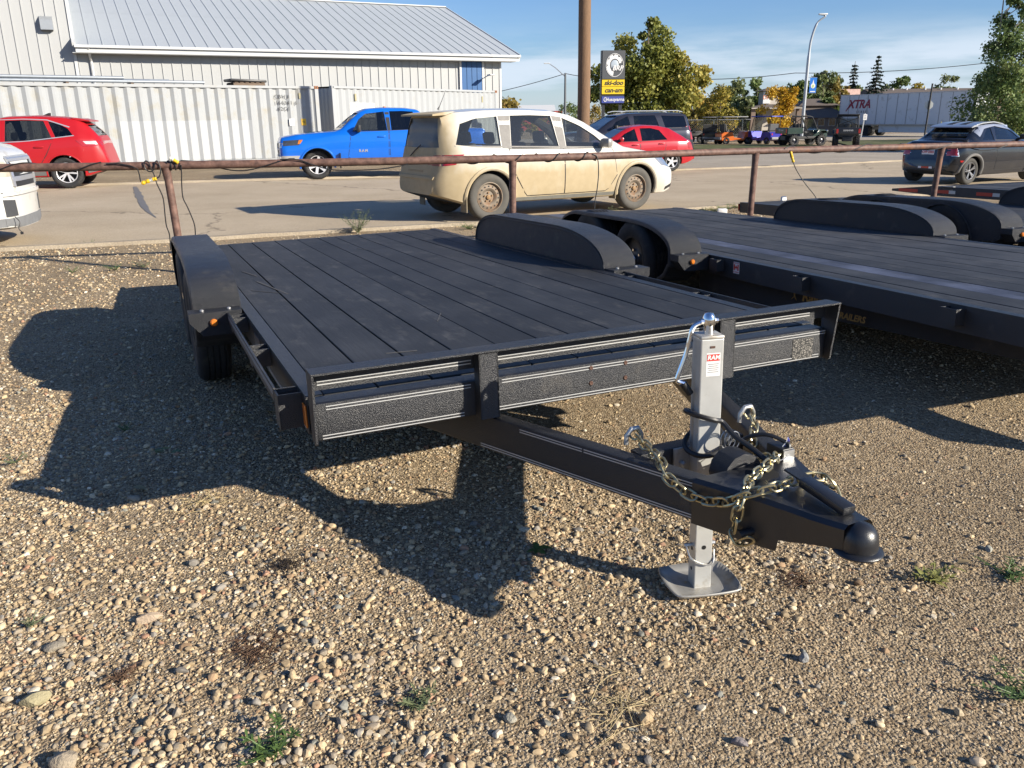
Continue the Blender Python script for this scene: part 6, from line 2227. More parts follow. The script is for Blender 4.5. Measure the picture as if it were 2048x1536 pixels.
# ------------------------------------------------------------------ dark coupe with silver roof
NAVY = paint('near_black_paint', (.012, .014, .02), .2, .22, dust=(.035, .035, .035))
SILV = paint('silver_roof_paint', (.50, .52, .55), .7, .3)
P6 = dict(L=3.73, paint=NAVY,
    top=[(0, .5), (.04, .70), (.25, .82), (.9, .93), (1.05, .97), (1.45, 1.22), (1.75, 1.335), (2.15, 1.385), (2.55, 1.36), (2.80, 1.31), (2.95, 1.20), (3.15, 1.04), (3.28, .985), (3.55, .97), (3.64, .93), (3.68, .75), (3.71, .6), (3.73, .5)],
    bot=[(0, .22), (.3, .18), (3.4, .2), (3.73, .32)], belt=[(0, .6), (1.0, .88), (3.0, .935), (3.6, .90), (3.73, .5)], w=[(0, .5), (.08, .68), (.35, .80), (.8, .84), (3.0, .84), (3.45, .80), (3.65, .70), (3.73, .58)], wr=[(0, .42), (1.0, .66), (1.6, .56), (2.6, .54), (2.95, .56), (3.3, .64), (3.73, .52)],
    cab=(1.15, 3.15), floor=.3, wheels=(.70, 3.16), wr_=.302, arch=1.17, tw=.2, style='double', rimm=mat('dark_silver_wheel', (.3, .3, .31), .3, metal=.8, var=.1), tyrem=mat('greyed_tyre', (.05, .048, .043), .85, var=.2),
    glass=[([(1.55, 1.17), (1.8, 1.265), (2.2, 1.29)], [(1.25, .965), (1.8, .975), (2.32, .985)]), ([(2.36, 1.26), (2.5, 1.24)], [(2.40, .99), (2.85, .99)])], glassm=[GL_MID, GL_MID],
    screen=([(-.46, 1.26), (.46, 1.26)], [(-.58, 1.0), (.58, 1.0)]), back=([(-.44, 1.24), (.44, 1.24)], [(-.55, 1.04), (.55, 1.04)]), backm=GL_MID,
    doors=[dict(t=[(1.25, .955), (2.36, .975)], b=[(1.1, .32), (2.32, .32)], h=(2.15, .87))], handlem=CHR, flare=(mat('grey_arch_plastic', (.14, .135, .125), .75, var=.2), .035), mirror=(1.42, .98), mirh=.12,
    seats=[(2.0, -.35), (2.0, .35)], seatz=.38, dash=1.3,
    bits=[('tail_light', 'rear2', [(.46, .875), (.66, .88)], [(.48, .66), (.71, .66)], TAILL, .012), ('light_ring', 'rear2', [(.44, .89), (.68, .895)], [(.46, .645), (.73, .645)], CHR, .006), ('plate', 'rear', [(-.16, .80), (.16, .80)], [(-.16, .65), (.16, .65)], PLATE, .012),
          ('boot_chrome', 'rear', [(-.25, .845), (.25, .845)], [(-.25, .825), (.25, .825)], CHR, .014), ('fog_light', 'rear', [(-.16, .40), (.16, .40)], [(-.16, .36), (.16, .36)], REDL, .012), ('reverse_light', 'rear2', [(.10, .402), (.18, .402)], [(.10, .358), (.18, .358)], PLATE, .014),
          ('side_reflector', 'side', [(3.44, .55), (3.56, .55)], [(3.42, .51), (3.54, .51)], REDL, .01), ('diffuser', 'rear', [(-.5, .36), (.5, .36)], [(-.48, .32), (.48, .32)], TRIM, .01)])
mn, ml = make_car('small_coupe', P6)
tag(mn, 'dark two door coupe with silver roof and black stripes, parked at right', 'car')
pa, pb_ = atg(1941, 370), atg(1809, 364)
place(mn, (3.16, .83), pa, 29)
roof = patch(ml, 'roof', [(1.62, .50), (2.2, .53), (2.83, .50)], [(1.62, -.50), (2.2, -.53), (2.83, -.50)], .004, 18, 11, .01)
roof.build('silver_roof', SILV, mn, smooth=True)
for y in (-.17, .17):
    patch(ml, 'roof', [(1.66, y + .085), (2.80, y + .085)], [(1.66, y - .085), (2.80, y - .085)], .0075, 18, 5, .003).build('roof_stripe', TRIM, mn, smooth=True)
MB().prism([(2.72, 1.335), (2.9, 1.315), (3.0, 1.275), (2.98, 1.262), (2.8, 1.29)], -.54, .54, 'Y').build('roof_spoiler', SILV, mn)
for s_ in (-1, 1):
    patch(ml, 'side', [(1.6, 1.31), (2.2, 1.345), (2.75, 1.31), (2.95, 1.19)], [(1.55, 1.20), (2.2, 1.295), (2.6, 1.24), (2.88, 1.06)], .004, 14, 5, .01, s_).build('roof_side', SILV, mn, smooth=True)
put_text('lettering', 'CVP 2503', .075, mat('plate_red_ink', (.5, .06, .07), .5, var=0), mn, plane_m((ml.end(0, .725, True) + .02, 0, .728), (0, 1, 0), (0, 0, 1)), extrude=.001, bold=.0015)
put_text('lettering', 'COUPE', .05, CHR, mn, plane_m((ml.end(.38, .86, True) + .008, .34, .845), (0, 1, 0), (0, 0, 1)), extrude=.001, bold=.001)

# ================================================================== CONTAINERS
CWHITE = mat('container_white', (.31, .325, .335), .5, var=.06, vscale=1.5, dirt=(.3, .285, .24), dscale=1.6, damt=.35)
CWHITE2 = mat('container_clean_white', (.335, .35, .36), .45, var=.04, vscale=1.5, dirt=(.32, .32, .31), dscale=2, damt=.15)
RUSTY = mat('rust_stain', (.25, .1, .04), .8, var=.4, vscale=10)
INK = mat('black_ink', (.025, .025, .025), .6, var=.1)
def local_frame(o, p, xdir, z=0.0):
    x = Vector((xdir[0], xdir[1], 0)).normalized()
    o.matrix_world = Matrix(((x.x, -x.y, 0, p[0]), (x.y, x.x, 0, p[1]), (0, 0, 1, z), (0, 0, 0, 1)))

def corrugated(x0, x1, z0, z1, y=0.0, pitch=.40, dep=.07, face=-1):
    pts = []
    x = x0
    while x < x1 - .01:
        for a, d in ((0, 0), (.2, 0), (.5, 1), (.7, 1)):
            if x + a * pitch <= x1:
                pts.append((x + a * pitch, y + d * dep))
        x += pitch
    pts.append((x1, y))
    return MB().grid([[(a, b, z0) for a, b in pts], [(a, b, z1) for a, b in pts]])

def container(label, p_right, direction, L, m, H=2.9, D=2.44, top=2.87):
    """origin at the lower front right corner; local -x runs left along the long side"""
    e = empty('shipping_container')
    local_frame(e, p_right, direction, top - H)
    t = .16
    corrugated(-L + t, -t, .16, H - .12, .03).build('long_side', m, e)
    corrugated(-L + t, -t, .16, H - .12, D - .08).build('rear_side', m, e)
    for x in (-L + t / 2, -t / 2):
        for y in (t / 2, D - t / 2):
            MB().box((x, y, H / 2), (t, t, H - .02), None, .012).build('corner_post', m, e)
            for z in (.06, H - .06):
                c_ = MB().box((x, y, z), (t + .014, t + .014, .12), None, .012).build('corner_casting', RUSTY if (z > 1 and x > -1 and y < 1) else m, e)
                if y < 1:
                    MB().lathe([(.035, 0), (.001, 0)], 10, origin=(x, y - t / 2 - .0085, z), axis='Y', caps=False).build('lock_hole', INK, c_)
    for y in (.05, D - .05):
        MB().box((-L / 2, y, H - .06), (L - 2 * t - .02, .08, .1), None, .01).build('top_rail', m, e)
        MB().box((-L / 2, y, .08), (L - 2 * t - .02, .08, .14), None, .01).build('bottom_rail', m, e)
    rows_ = [[(-L + .03 + i * (L - .06) / 60, y, H - .03 - (.018 if i % 2 else 0)) for i in range(61)] for y in (.06, D - .06)]
    MB().grid(rows_).build('roof', m, e)
    # end walls
    ys = []
    k = .16
    while k < D - .2:
        ys += [(k, 0), (k + .09, 0), (k + .12, 1), (k + .2, 1)]
        k += .24
    for x in (-L + .04, -.04):
        sgn = 1 if x < -1 else -1
        MB().grid([[(x + sgn * d * .04, y, z) for y, d in ys] for z in (.14, H - .1)]).build('end_wall', m, e)
    tag(e, label, 'container', 'white shipping containers beside the warehouse')
    return e
c1r = at(636, 172, 2.87)
c1l = at(0, 164, 2.87)
d1 = c1r - c1l
C1 = container('long dirty white shipping container on the left with serial number', c1r, d1, 12.19, CWHITE)
c2l, c2r = at(663, 171, 2.96), at(994, 181, 2.96)
d2 = c2r - c2l
C2 = container('cleaner white shipping container on the right behind the blue pickup', c2r, d2, float(np.linalg.norm(d2)), CWHITE2, 2.96, 2.44, 2.96)
def side_text(e, body, x, z, size, m=INK, **kw):
    return put_text('lettering', body, size, m, e, plane_m((x, .022, z), (1, 0, 0), (0, 0, 1)), extrude=.002, **kw)
side_text(C1, 'CBHU', -1.55, 2.48, .2, align='CENTER', space=1.2)
side_text(C1, '166341 6', -1.38, 2.25, .2, align='CENTER', space=1.2)
side_text(C1, '42G1', -1.5, 2.02, .2, align='CENTER', space=1.2)
YLB = mat('yellow_label', (.7, .42, .02), .5, var=.1)
MB().box((-.72, .02, 1.52), (.2, .006, .26)).build('warning_label', YLB, C1)
put_text('lettering', '9\'6', .1, INK, C1, plane_m((-.72, .014, 1.52), (1, 0, 0), (0, 0, 1)), extrude=.002)
MB().box((-1.22, .02, 1.52), (.2, .006, .26)).build('paper_label', WHITES, C1)
MB().box((-.5, .02, 1.08), (.2, .006, .1)).build('green_mark', mat('green_mark', (.1, .35, .12), .6, var=.2), C1)
MB().box((-.8, .012, 2.52), (.09, .03, .22), None, .01).build('lashing_bracket', mat('olive_bracket', (.32, .29, .17), .6, var=.2), C1)
corrugated(-12.19 + .16 + .4 * 11, -12.19 + .16 + .4 * 23, .2, 1.62, .026).build('paint_patch', mat('repainted_white', (.375, .39, .40), .45, var=.05), C1)
L2 = float(np.linalg.norm(d2))
MB().box((-L2 + 1.75, .02, 1.95), (1.5, .008, .62)).build('name_board', WHITES, C2)
put_text('lettering', 'CONTAINER', .22, INK, C2, plane_m((-L2 + 1.8, .014, 1.86), (1, 0, 0), (0, 0, 1)), extrude=.002, bold=.003)
put_text('lettering', 'THE', .14, INK, C2, plane_m((-L2 + 1.3, .014, 2.1), (1, 0, 0), (0, 0, 1)), extrude=.002)
MB().tube([(-L2 + 1.8, .012, 2.05), (-L2 + 2.25, .012, 2.16), (-L2 + 2.42, .012, 2.12), (-L2 + 2.42, .012, 1.8)], .012, 4).build('logo_line', INK, C2)
for x in (-L2 + 1.35, -1.25):
    MB().box((x, .012, 2.5), (.1, .03, .3), None, .01).build('lashing_bracket', MATS['olive_bracket'], C2)
for i, s_ in enumerate(('CBHU', '7701')):
    put_text('lettering', s_, .16, DARKPR, C2, plane_m((-1.2 + .5 * i, .014, 1.9), (0, 0, -1), (1, 0, 0)), extrude=.002)

# pipes lying on the left container
PIPE = mat('grey_conduit', (.3, .33, .36), .4, metal=.4, var=.15)
m1 = C1.matrix_world
for i, (x0, x1, y, z, r_, lab) in enumerate(((-14, -4.4, .35, 2.99, .055, 'lowest long grey pipe nearest the edge on the left container roof'), (-13, -6.3, .5, 3.0, .06, 'grey pipe lying second from the edge on the left container roof'), (-13.5, -7.2, .42, 3.11, .055, 'grey pipe resting on top of the others on the left container roof'), (-14.2, -5.6, .62, 3.04, .05, 'thin grey pipe at the back of the bundle on the left container roof'))):
    o = MB().tube([(x0, 0, 0), (x1, 0, 0)], r_, 8).build('pipe', PIPE, smooth=50)
    o.matrix_world = m1 @ Matrix.Translation((0, y, z))
    tag(o, lab, 'pipe', 'pipes stored on the container roof')
for x in (-11.2, -9.1, -7.0):
    o = MB().box((0, .4, 0), (.09, .7, .05)).build('wood_batten', mat('old_wood', (.14, .1, .07), .85, var=.3))
    o.matrix_world = m1 @ Matrix.Translation((x, .06, 2.915))
    tag(o, {-11.2: 'wooden batten under the left end of the pipe bundle', -9.1: 'wooden batten under the middle of the pipe bundle', -7.0: 'wooden batten under the right end of the pipe bundle'}[x], 'batten', 'battens under the pipes')
pal = empty('pallet')
pal.matrix_world = m1 @ Matrix.Translation((-2.6, .6, 2.9))
for y in (0, .4, .8):
    MB().box((0, y, .06), (1.25, .09, .09)).build('bearer', MATS['old_wood'], pal)
for k in range(6):
    MB().box((-.52 + .21 * k, .4, .118), (.13, .95, .022)).build('slat', MATS['old_wood'], pal)
tag(pal, 'wooden pallet on the roof of the left container', 'pallet')
o = MB().box((0, 0, .05), (1.45, .9, .1), None, .04).build('black_mat', BLACKP, smooth=40)
o.matrix_world = m1 @ Matrix.Translation((-2.62, 1.0, 3.04)) @ Matrix.Rotation(R(1.5), 4, 'Y')
tag(o, 'flat black sled like lid lying on the pallet above the container', 'lid')

# ================================================================== WAREHOUSE
WALLM = mat('cream_metal_siding', (.365, .373, .372), .5, var=.05, vscale=.8, dirt=(.33, .33, .315), dscale=1.5, damt=.2)
ROOFM = mat('pale_metal_roof', (.43, .46, .475), .42, metal=.1, var=.06, vscale=.6, dirt=(.38, .41, .42), dscale=1.2, damt=.3)
WTRIM = mat('white_metal_trim', (.50, .51, .51), .4, var=.04)
SEAMD = mat('panel_joint', (.2, .2, .19), .7, var=.1)
SOFF = mat('grey_soffit', (.3, .31, .32), .6, var=.05)
ZE = 5.0
e0, e1 = at(150, 92, ZE), at(1039, 113, ZE)
WD = float(np.linalg.norm((e1 - e0)[:2]))
WH = empty('warehouse')
local_frame(WH, e0, e1 - e0, 0)                 # local x along the eave, y to the back, z up
OV = .75                                         # eave overhang
xw1 = WD - .95                                   # right wall corner
DR, HR = 11.36, 3.82
zr = lambda y: ZE + HR * y / DR
WLZ = ZE - .28
# wall panels with a raised seam
pw = .46
pme = MB().box((pw / 2, 0, 0), (pw - .004, .03, 1)).add([], []).box((.0, -.03, 0), (.035, .045, 1)).mesh('wall_panel')
pme.materials.append(WALLM)
def wall_panels(x0, x1, y, z0, z1, parent):
    n = int((x1 - x0) / pw)
    w_ = (x1 - x0) / n
    for i in range(n):
        o = bpy.data.objects.new('wall_panel', pme)
        COL.objects.link(o)
        o.parent = parent
        o.location = (x0 + i * w_, y, (z0 + z1) / 2)
        o.scale = (w_ / pw, 1, z1 - z0)
wall_panels(.05, xw1, OV, 0, WLZ, WH)
MB().box((xw1 / 2, OV + .09, WLZ / 2), (xw1, .12, WLZ)).build('wall_backing', SEAMD, WH)
MB().box((xw1 + .02, OV + .02, WLZ / 2), (.12, .16, WLZ + .02)).build('corner_trim', WTRIM, WH)
MB().prism([(OV, 0), (OV, WLZ), (DR, zr(DR) - .3), (2 * DR - OV, WLZ), (2 * DR - OV, 0)], xw1 - .1, xw1 + .06, 'X').build('gable_wall', WALLM, WH)
# roof
rw = .60
n = int(WD / rw)
rl = math.hypot(DR, HR)
ra = math.atan2(HR, DR)
rme = MB().box((rw / 2, rl / 2, 0), (rw - .004, rl, .03)).box((.0, rl / 2, .02), (.04, rl, .042)).mesh('roof_panel')
rme.materials.append(ROOFM)
for i in range(n):
    o = bpy.data.objects.new('roof_panel', rme)
    COL.objects.link(o)
    o.parent = WH
    o.location = (i * WD / n, 0, ZE + .05)
    o.rotation_euler = (ra, 0, 0)
    o.scale = (WD / n / rw, 1, 1)
MB().prism([(0, ZE - .02), (DR, ZE + HR - .02), (2 * DR, ZE - .02), (2 * DR, ZE - .06), (DR, ZE + HR - .06), (0, ZE - .06)], 0.02, WD - .02, 'X').build('roof_deck', SEAMD, WH)
MB().prism([(DR, ZE + HR + .05), (2 * DR, ZE + .05), (2 * DR, ZE + .02), (DR, ZE + HR + .02)], 0, WD, 'X').build('rear_roof', ROOFM, WH)
MB().box((WD / 2, DR, ZE + HR + .10), (WD, .35, .06)).build('ridge_cap', WTRIM, WH)
for y0, y1 in ((0, DR), (2 * DR, DR)):
    MB().bar((WD + .03, y0, ZE - .02), (WD + .03, y1, ZE + HR - .02), .05, .26).build('rake_trim', WTRIM, WH)
MB().bar((-.04, 0, ZE + .06), (-.04, DR, ZE + HR + .06), .16, .2).build('flashing', WTRIM, WH)
MB().box((WD / 2, -.06, ZE - .0), (WD + .1, .12, .13), None, .02).build('gutter', WTRIM, WH)
MB().box((WD / 2, .02, ZE - .17), (WD, .03, .2)).build('fascia', WTRIM, WH)
MB().box((xw1 / 2 + .3, OV / 2 + .03, ZE - .28), (WD - .05, OV, .02)).build('soffit', WTRIM, WH)
dsp = [(.55, .0, ZE - .08), (.55, .12, ZE - .2), (.6, OV - .1, ZE - .62), (.62, OV - .1, .3)]
MB().tube(dsp, .065, 6).build('downspout', WTRIM, WH)
# blue door near the right end
BLUED = mat('blue_door', (.012, .085, .24), .4, var=.1)
def wx(px):                                     # local x of a place on the wall seen at this column
    lo_, hi_ = 0.0, WD
    mw = WH.matrix_world
    for _ in range(40):
        mid = (lo_ + hi_) / 2
        p = np.array(mw @ Vector((mid, OV, 3.8)))
        c_ = CAM_R.T @ (p - np.array([0, 0, EYE]))
        if 1024 + FPX * c_[0] / c_[2] < px:
            lo_ = mid
        else:
            hi_ = mid
    return lo_
xb0, xb1 = wx(922), wx(963)
dw = (xb1 - xb0) / 4
for k in range(4):
    MB().box((xb0 + dw * (k + .5), OV - .075, (WLZ + 2.0) / 2), (dw - .03, .05, WLZ - 2.02)).build('blue_panel', BLUED, WH)
MB().box(((xb0 + xb1) / 2, OV - .05, (WLZ + 2.0) / 2), (xb1 - xb0, .05, WLZ - 2.03)).build('blue_backing', mat('blue_dark', (.006, .03, .09), .5, var=.1), WH)
MB().box((xb0 - .06, OV - .08, (WLZ + 2) / 2), (.12, .1, WLZ - 2.0)).build('door_trim', WTRIM, WH)
MB().box((xb1 + .06, OV - .08, (WLZ + 2) / 2), (.12, .1, WLZ - 2.0)).build('door_trim', WTRIM, WH)
MB().box(((xb0 + xb1) / 2, OV - .08, 1.95), (xb1 - xb0 + .24, .1, .1)).build('door_trim', WTRIM, WH)
lx = wx(962)
MB().tube([(lx, OV - .05, 3.75), (lx + .2, OV - .7, 3.95)], .03, 6).build('lamp_arm', GALV, WH)
MB().box((lx + .25, OV - .85, 3.95), (.3, .5, .08), None, .02).build('wall_lamp', GALV, WH)
tag(WH, 'long white metal warehouse with pale standing seam roof and blue door', 'building')
# taller block at the left
TH = 8.9
TBK = empty('tall_warehouse_block')
TBK.matrix_world = WH.matrix_world @ Matrix.Translation((-9.0, 0, 0))
wall_panels(0, 8.9, OV, 0, TH - .3, TBK)
MB().box((4.45, OV + 4.1, TH / 2 - .16), (8.86, 8, TH - .32)).build('block_body', WALLM, TBK)
MB().box((4.45, OV + 3.8, TH - .1), (9.2, 9.2, .28)).build('roof_slab', SOFF, TBK)
MB().box((8.94, OV + .02, TH / 2), (.14, .2, TH - .3)).build('corner_trim', WTRIM, TBK)
vx = 9.0 - 1.05
MB().prism([(OV - .32, 6.15), (OV - .05, 6.32), (OV - .05, 5.75), (OV - .32, 5.72)], vx - .27, vx + .27, 'X').build('wall_vent', mat('vent_grey', (.32, .34, .36), .4, metal=.4, var=.1), TBK)
MB().box((vx, OV - .16, 5.7), (.5, .26, .03)).build('vent_opening', INK, TBK)
tag(TBK, 'tall white siding block rising at the upper left with a wall vent', 'building')

# ================================================================== POLES, SIGN, LAMPS
WOOD = mat('weathered_pole_wood', (.17, .10, .055), .85, var=.55, vscale=9, bump=.7, bscale=30, stretch=(6, 6, .35))
p = aty(1166, 240, 30.0)
up_ = MB()
zb_ = gz(p[0], p[1])
up_.tube([(0, 0, -.3), (.02, 0, 2.5), (.0, 0, 6.0), (.03, 0, 11.5)], [.222, .215, .205, .18], 16)
o = up_.build('utility_pole', WOOD, smooth=50)
o.location = (p[0], p[1], zb_)
tag(o, 'tall brown wooden utility pole rising behind the muddy wagon', 'utility pole')

SY = 42.0
sl, sr = aty(1204, 150, SY), aty(1249, 150, SY)
SG = empty('dealer_sign', (sl[0], SY, gz(sl[0], SY)), R(5))
sw = float(sr[0] - sl[0]) + .02
zt_ = aty(1222, 101, SY)[2] - SG.location.z
GREYS = mat('sign_grey', (.085, .088, .092), .45, var=.05)
DGREY = mat('sign_dark', (.03, .032, .036), .45, var=.05)
YELS = mat('sign_yellow', (.72, .50, .015), .45, var=.04)
BLUS = mat('sign_blue', (.05, .07, .28), .45, var=.04)
MET = mat('sign_silver', (.52, .57, .6), .35, metal=.3, var=.12, vscale=2)
pxm = (zt_ - (aty(1222, 207, SY)[2] - SG.location.z)) / 106.0     # metres per picture row
zrow = lambda r_: zt_ - (r_ - 101) * pxm
def panel(nm, r0, r1, m, y=-.02, x0=.0, x1=None):
    x1 = sw if x1 is None else x1
    return MB().box(((x0 + x1) / 2, y, (zrow(r0) + zrow(r1)) / 2), (x1 - x0, .04, abs(zrow(r0) - zrow(r1))), None, .006).build(nm, m, SG)
MB().box((sw / 2 - .02, .16, (zrow(101) + zrow(207)) / 2), (sw + .02, .30, zrow(101) - zrow(207) + .02)).build('cabinet', DGREY, SG)
panel('logo_panel', 101, 157.5, GREYS)
panel('brand_panel', 158.8, 172.5, YELS)
panel('brand_panel', 173.2, 188, YELS)
panel('brand_panel', 192.5, 206, BLUS)
for x in (.12, sw - .14):
    MB().box((x, .16, zrow(207) / 2 - .02), (.13, .16, zrow(207))).build('sign_post', DGREY, SG)
pm_ = lambda x, z: plane_m((x, -.0435, z), (1, 0, 0), (0, 0, 1))
cx_, cz_ = sw * .54, zrow(130)
rx, rz_ = sw * .38, sw * .47
MB().tube([(cx_ + rx * math.cos(2 * math.pi * k / 40), -.045, cz_ + rz_ * math.sin(2 * math.pi * k / 40)) for k in range(40)], .013, 6, closed=True).build('logo_ring', WHITES, SG, smooth=True)
gear = MB()
N = 48
rows_o, rows_i = [], []
for k in range(N + 1):
    a_ = R(15 + 245 * k / N)
    notch = .80 if (k % 8) < 2 and k < 36 else .93
    rows_o.append((cx_ + rx * notch * math.cos(a_), -.048, cz_ + rz_ * notch * math.sin(a_)))
    rows_i.append((cx_ + rx * .56 * math.cos(a_), -.048, cz_ + rz_ * .56 * math.sin(a_)))
gear.grid([rows_o, rows_i])
go_ = gear.build('logo_gear', WHITES, SG)
go_.modifiers.new('thick', 'SOLIDIFY').thickness = .006
MB().sphere((cx_ + .0, -.03, cz_ + .02), rx * .50, 20, 12, (1, .12, 1.15)).build('logo_ball', MET, SG, smooth=True)
put_text('lettering', 'BRP', .30, WHITES, SG, plane_m((cx_ + .14, -.078, cz_ - .14), (1, 0, 0), (0, 0, 1)), extrude=.004, bold=.008, shear=.25)
put_text('lettering', 'ski-doo', .30, INK, SG, pm_(sw / 2 + .02, zrow(165.5)), extrude=.004, bold=.008, shear=.25)
put_text('lettering', 'can-am', .30, INK, SG, pm_(sw / 2 + .02, zrow(180.3)), extrude=.004, bold=.008, shear=.25)
put_text('lettering', 'Husqvarna', .215, WHITES, SG, pm_(sw / 2 + .1, zrow(199)), extrude=.004, bold=.003)
MB().tube([(.17 + .07 * math.cos(2 * math.pi * k / 12), -.045, zrow(199) + .09 * math.sin(2 * math.pi * k / 12)) for k in range(12)], .016, 5, closed=True).build('logo_crown', WHITES, SG)
tag(SG, 'tall dealer sign with grey logo panel, two yellow panels and a blue one', 'sign')

LAMPM = mat('galvanised_pole', (.4, .42, .44), .4, metal=.5, var=.1)
LY = 80.0
p = aty(1604, 262, LY)
z0 = gz(p[0], p[1])
top = aty(1642, 27, LY)
SL = empty('street_light', (p[0], p[1], z0))
hh = top[2] - z0
ex = float(top[0] - p[0]) + .3
MB().tube(curve_pts([(0, 0, 0), (-.02, 0, hh * .35), (0, 0, hh * .7), (.12, 0, hh * .82), (.5, 0, hh * .93), (1.15, 0, hh * .98), (ex - .4, 0, hh * .995)], 6), [.15] * 12 + [.11] * 12 + [.07] * 13, 10).build('pole', LAMPM, SL, smooth=50)
MB().box((ex - .1, 0, hh * .995), (.8, .25, .14), None, .05).build('lamp_head', mat('pale_lamp', (.6, .62, .63), .4, var=.05), SL, smooth=40)
bz0, bz1 = aty(1618, 186, LY)[2] - z0, aty(1618, 155, LY)[2] - z0
bn = MB().box((.62, 0, (bz0 + bz1) / 2), (.62, .02, bz1 - bz0)).build('banner', mat('blue_banner', (.012, .16, .55), .5, var=.05), SL)
MB().prism([(.62 + .2 * math.sin(2 * math.pi * k / 16) * (1 - .0), (bz0 + bz1) / 2 - .05 + (.22 * math.cos(2 * math.pi * k / 16) if k not in (0,) else .55)) for k in range(16)], -.02, -.012, 'Y').build('drop_emblem', WHITES, bn)
MB().prism([(.62 + .1 * math.sin(2 * math.pi * k / 12), (bz0 + bz1) / 2 - .08 + .14 * math.cos(2 * math.pi * k / 12)) for k in range(12)], -.026, -.0205, 'Y').build('drop_core', mat('pale_green', (.45, .55, .2), .5, var=.1), bn)
MB().box((.62, -.015, bz0 + .12), (.45, .006, .08)).build('banner_text', WHITES, bn)
for z in (bz0, bz1):
    MB().tube([(0, 0, z), (.95, 0, z)], .02, 5).build('banner_arm', LAMPM, SL)
tag(SL, 'curved grey street light with a blue water drop banner', 'street light')

p = aty(1130, 228, 100.0)
z0 = gz(p[0], p[1])
hh = aty(1130, 146, 100.0)[2] - z0
S2 = empty('street_light', (p[0], p[1], z0))
MB().tube([(0, 0, 0), (0, 0, hh)], [.16, .11], 8).build('pole', mat('dark_pole', (.1, .11, .12), .6, var=.2), S2, smooth=50)
MB().tube([(0, 0, hh - .4), (-1.1, 0, hh + .55), (-1.8, 0, hh + 1.0)], [.06, .05, .04], 6).build('arm', LAMPM, S2, smooth=50)
MB().box((-2.1, 0, hh + 1.05), (.7, .25, .12), None, .04).build('lamp_head', MATS['pale_lamp'], S2)
tag(S2, 'slim wooden street light pole with a slanting arm in the distance', 'street light')

def wire_line(label, pts, sag=.4, r_=.035):
    P_ = [Vector(p) for p in pts]
    out = []
    for a, b in zip(P_[:-1], P_[1:]):
        for k in range(12):
            t = k / 12
            q = a.lerp(b, t)
            q.z -= sag * 4 * t * (1 - t)
            out.append(q)
    out.append(P_[-1])
    o = MB().tube([q - out[0] for q in out], r_, 4).build('power_line', INK)
    o.location = out[0]
    return tag(o, label, 'power line', 'overhead lines')
wire_line('thin overhead line crossing the sky on the right half', [aty(1240, 152, 95), aty(1590, 146, 95), aty(2080, 112, 95)], .5)
wire_line('thin overhead line sloping down left to the warehouse corner', [aty(1128, 148, 100), aty(985, 186, 100)], .1)
wire_line('thin overhead line running right from the slim lamp pole', [aty(1131, 147, 100), aty(1240, 150, 100)], .3)

# ================================================================== TREES
BARK = mat('bark', (.13, .10, .075), .9, var=.35, vscale=6, bump=.5, bscale=20)
BARKP = mat('pale_bark', (.32, .28, .22), .85, var=.3, vscale=6)
def leaf_mat(name, cols):
    m = bpy.data.materials.new(name)
    m.use_nodes = True
    N, L = m.node_tree.nodes, m.node_tree.links
    b = N['Principled BSDF']
    b.inputs['Roughness'].default_value = .55
    b.inputs['Specular IOR Level'].default_value = .35
    a = N.new('ShaderNodeAttribute')
    a.attribute_name = 'hue'
    rp = N.new('ShaderNodeValToRGB')
    e = rp.color_ramp.elements
    e[0].color, e[1].color = (*cols[0], 1), (*cols[-1], 1)
    for i, c in enumerate(cols[1:-1]):
        e.new((i + 1) / (len(cols) - 1)).color = (*c, 1)
    L.new(a.outputs['Fac'], rp.inputs[0])
    tr = N.new('ShaderNodeBsdfTranslucent')
    L.new(rp.outputs[0], tr.inputs[0])
    L.new(rp.outputs[0], b.inputs['Base Color'])
    mx = N.new('ShaderNodeMixShader')
    mx.inputs[0].default_value = .3
    L.new(b.outputs[0], mx.inputs[1])
    L.new(tr.outputs[0], mx.inputs[2])
    L.new(mx.outputs[0], N['Material Output'].inputs[0])
    return m
LV_BIG = leaf_mat('poplar_turning', [(0.12, 0.14, 0.034), (0.2, 0.22, 0.048), (0.3, 0.29, 0.065), (0.44, 0.34, 0.07), (0.4, 0.21, 0.042)])
LV_GREEN = leaf_mat('leaves_green', [(0.060, 0.098, 0.027), (0.098, 0.150, 0.039), (0.150, 0.203, 0.060), (0.210, 0.225, 0.075)])
LV_ASP = leaf_mat('aspen_leaves', [(.085, .13, .045), (.13, .19, .06), (.19, .25, .085), (.26, .28, .11)])
LV_GREEN2 = leaf_mat('leaves_greygreen', [(0.075, 0.105, 0.042), (0.128, 0.165, 0.060), (0.195, 0.225, 0.090), (0.255, 0.255, 0.112)])
LV_YEL = leaf_mat('leaves_yellow', [(.3, .17, .015), (.48, .29, .02), (.58, .36, .03), (.5, .4, .06)])
LV_YG = leaf_mat('leaves_yellow_green', [(0.138, 0.138, 0.023), (0.253, 0.218, 0.034), (0.391, 0.299, 0.046), (0.345, 0.230, 0.046)])
LV_DRY = leaf_mat('leaves_olive_dry', [(0.135, 0.112, 0.030), (0.225, 0.180, 0.045), (0.300, 0.225, 0.053), (0.255, 0.150, 0.045)])

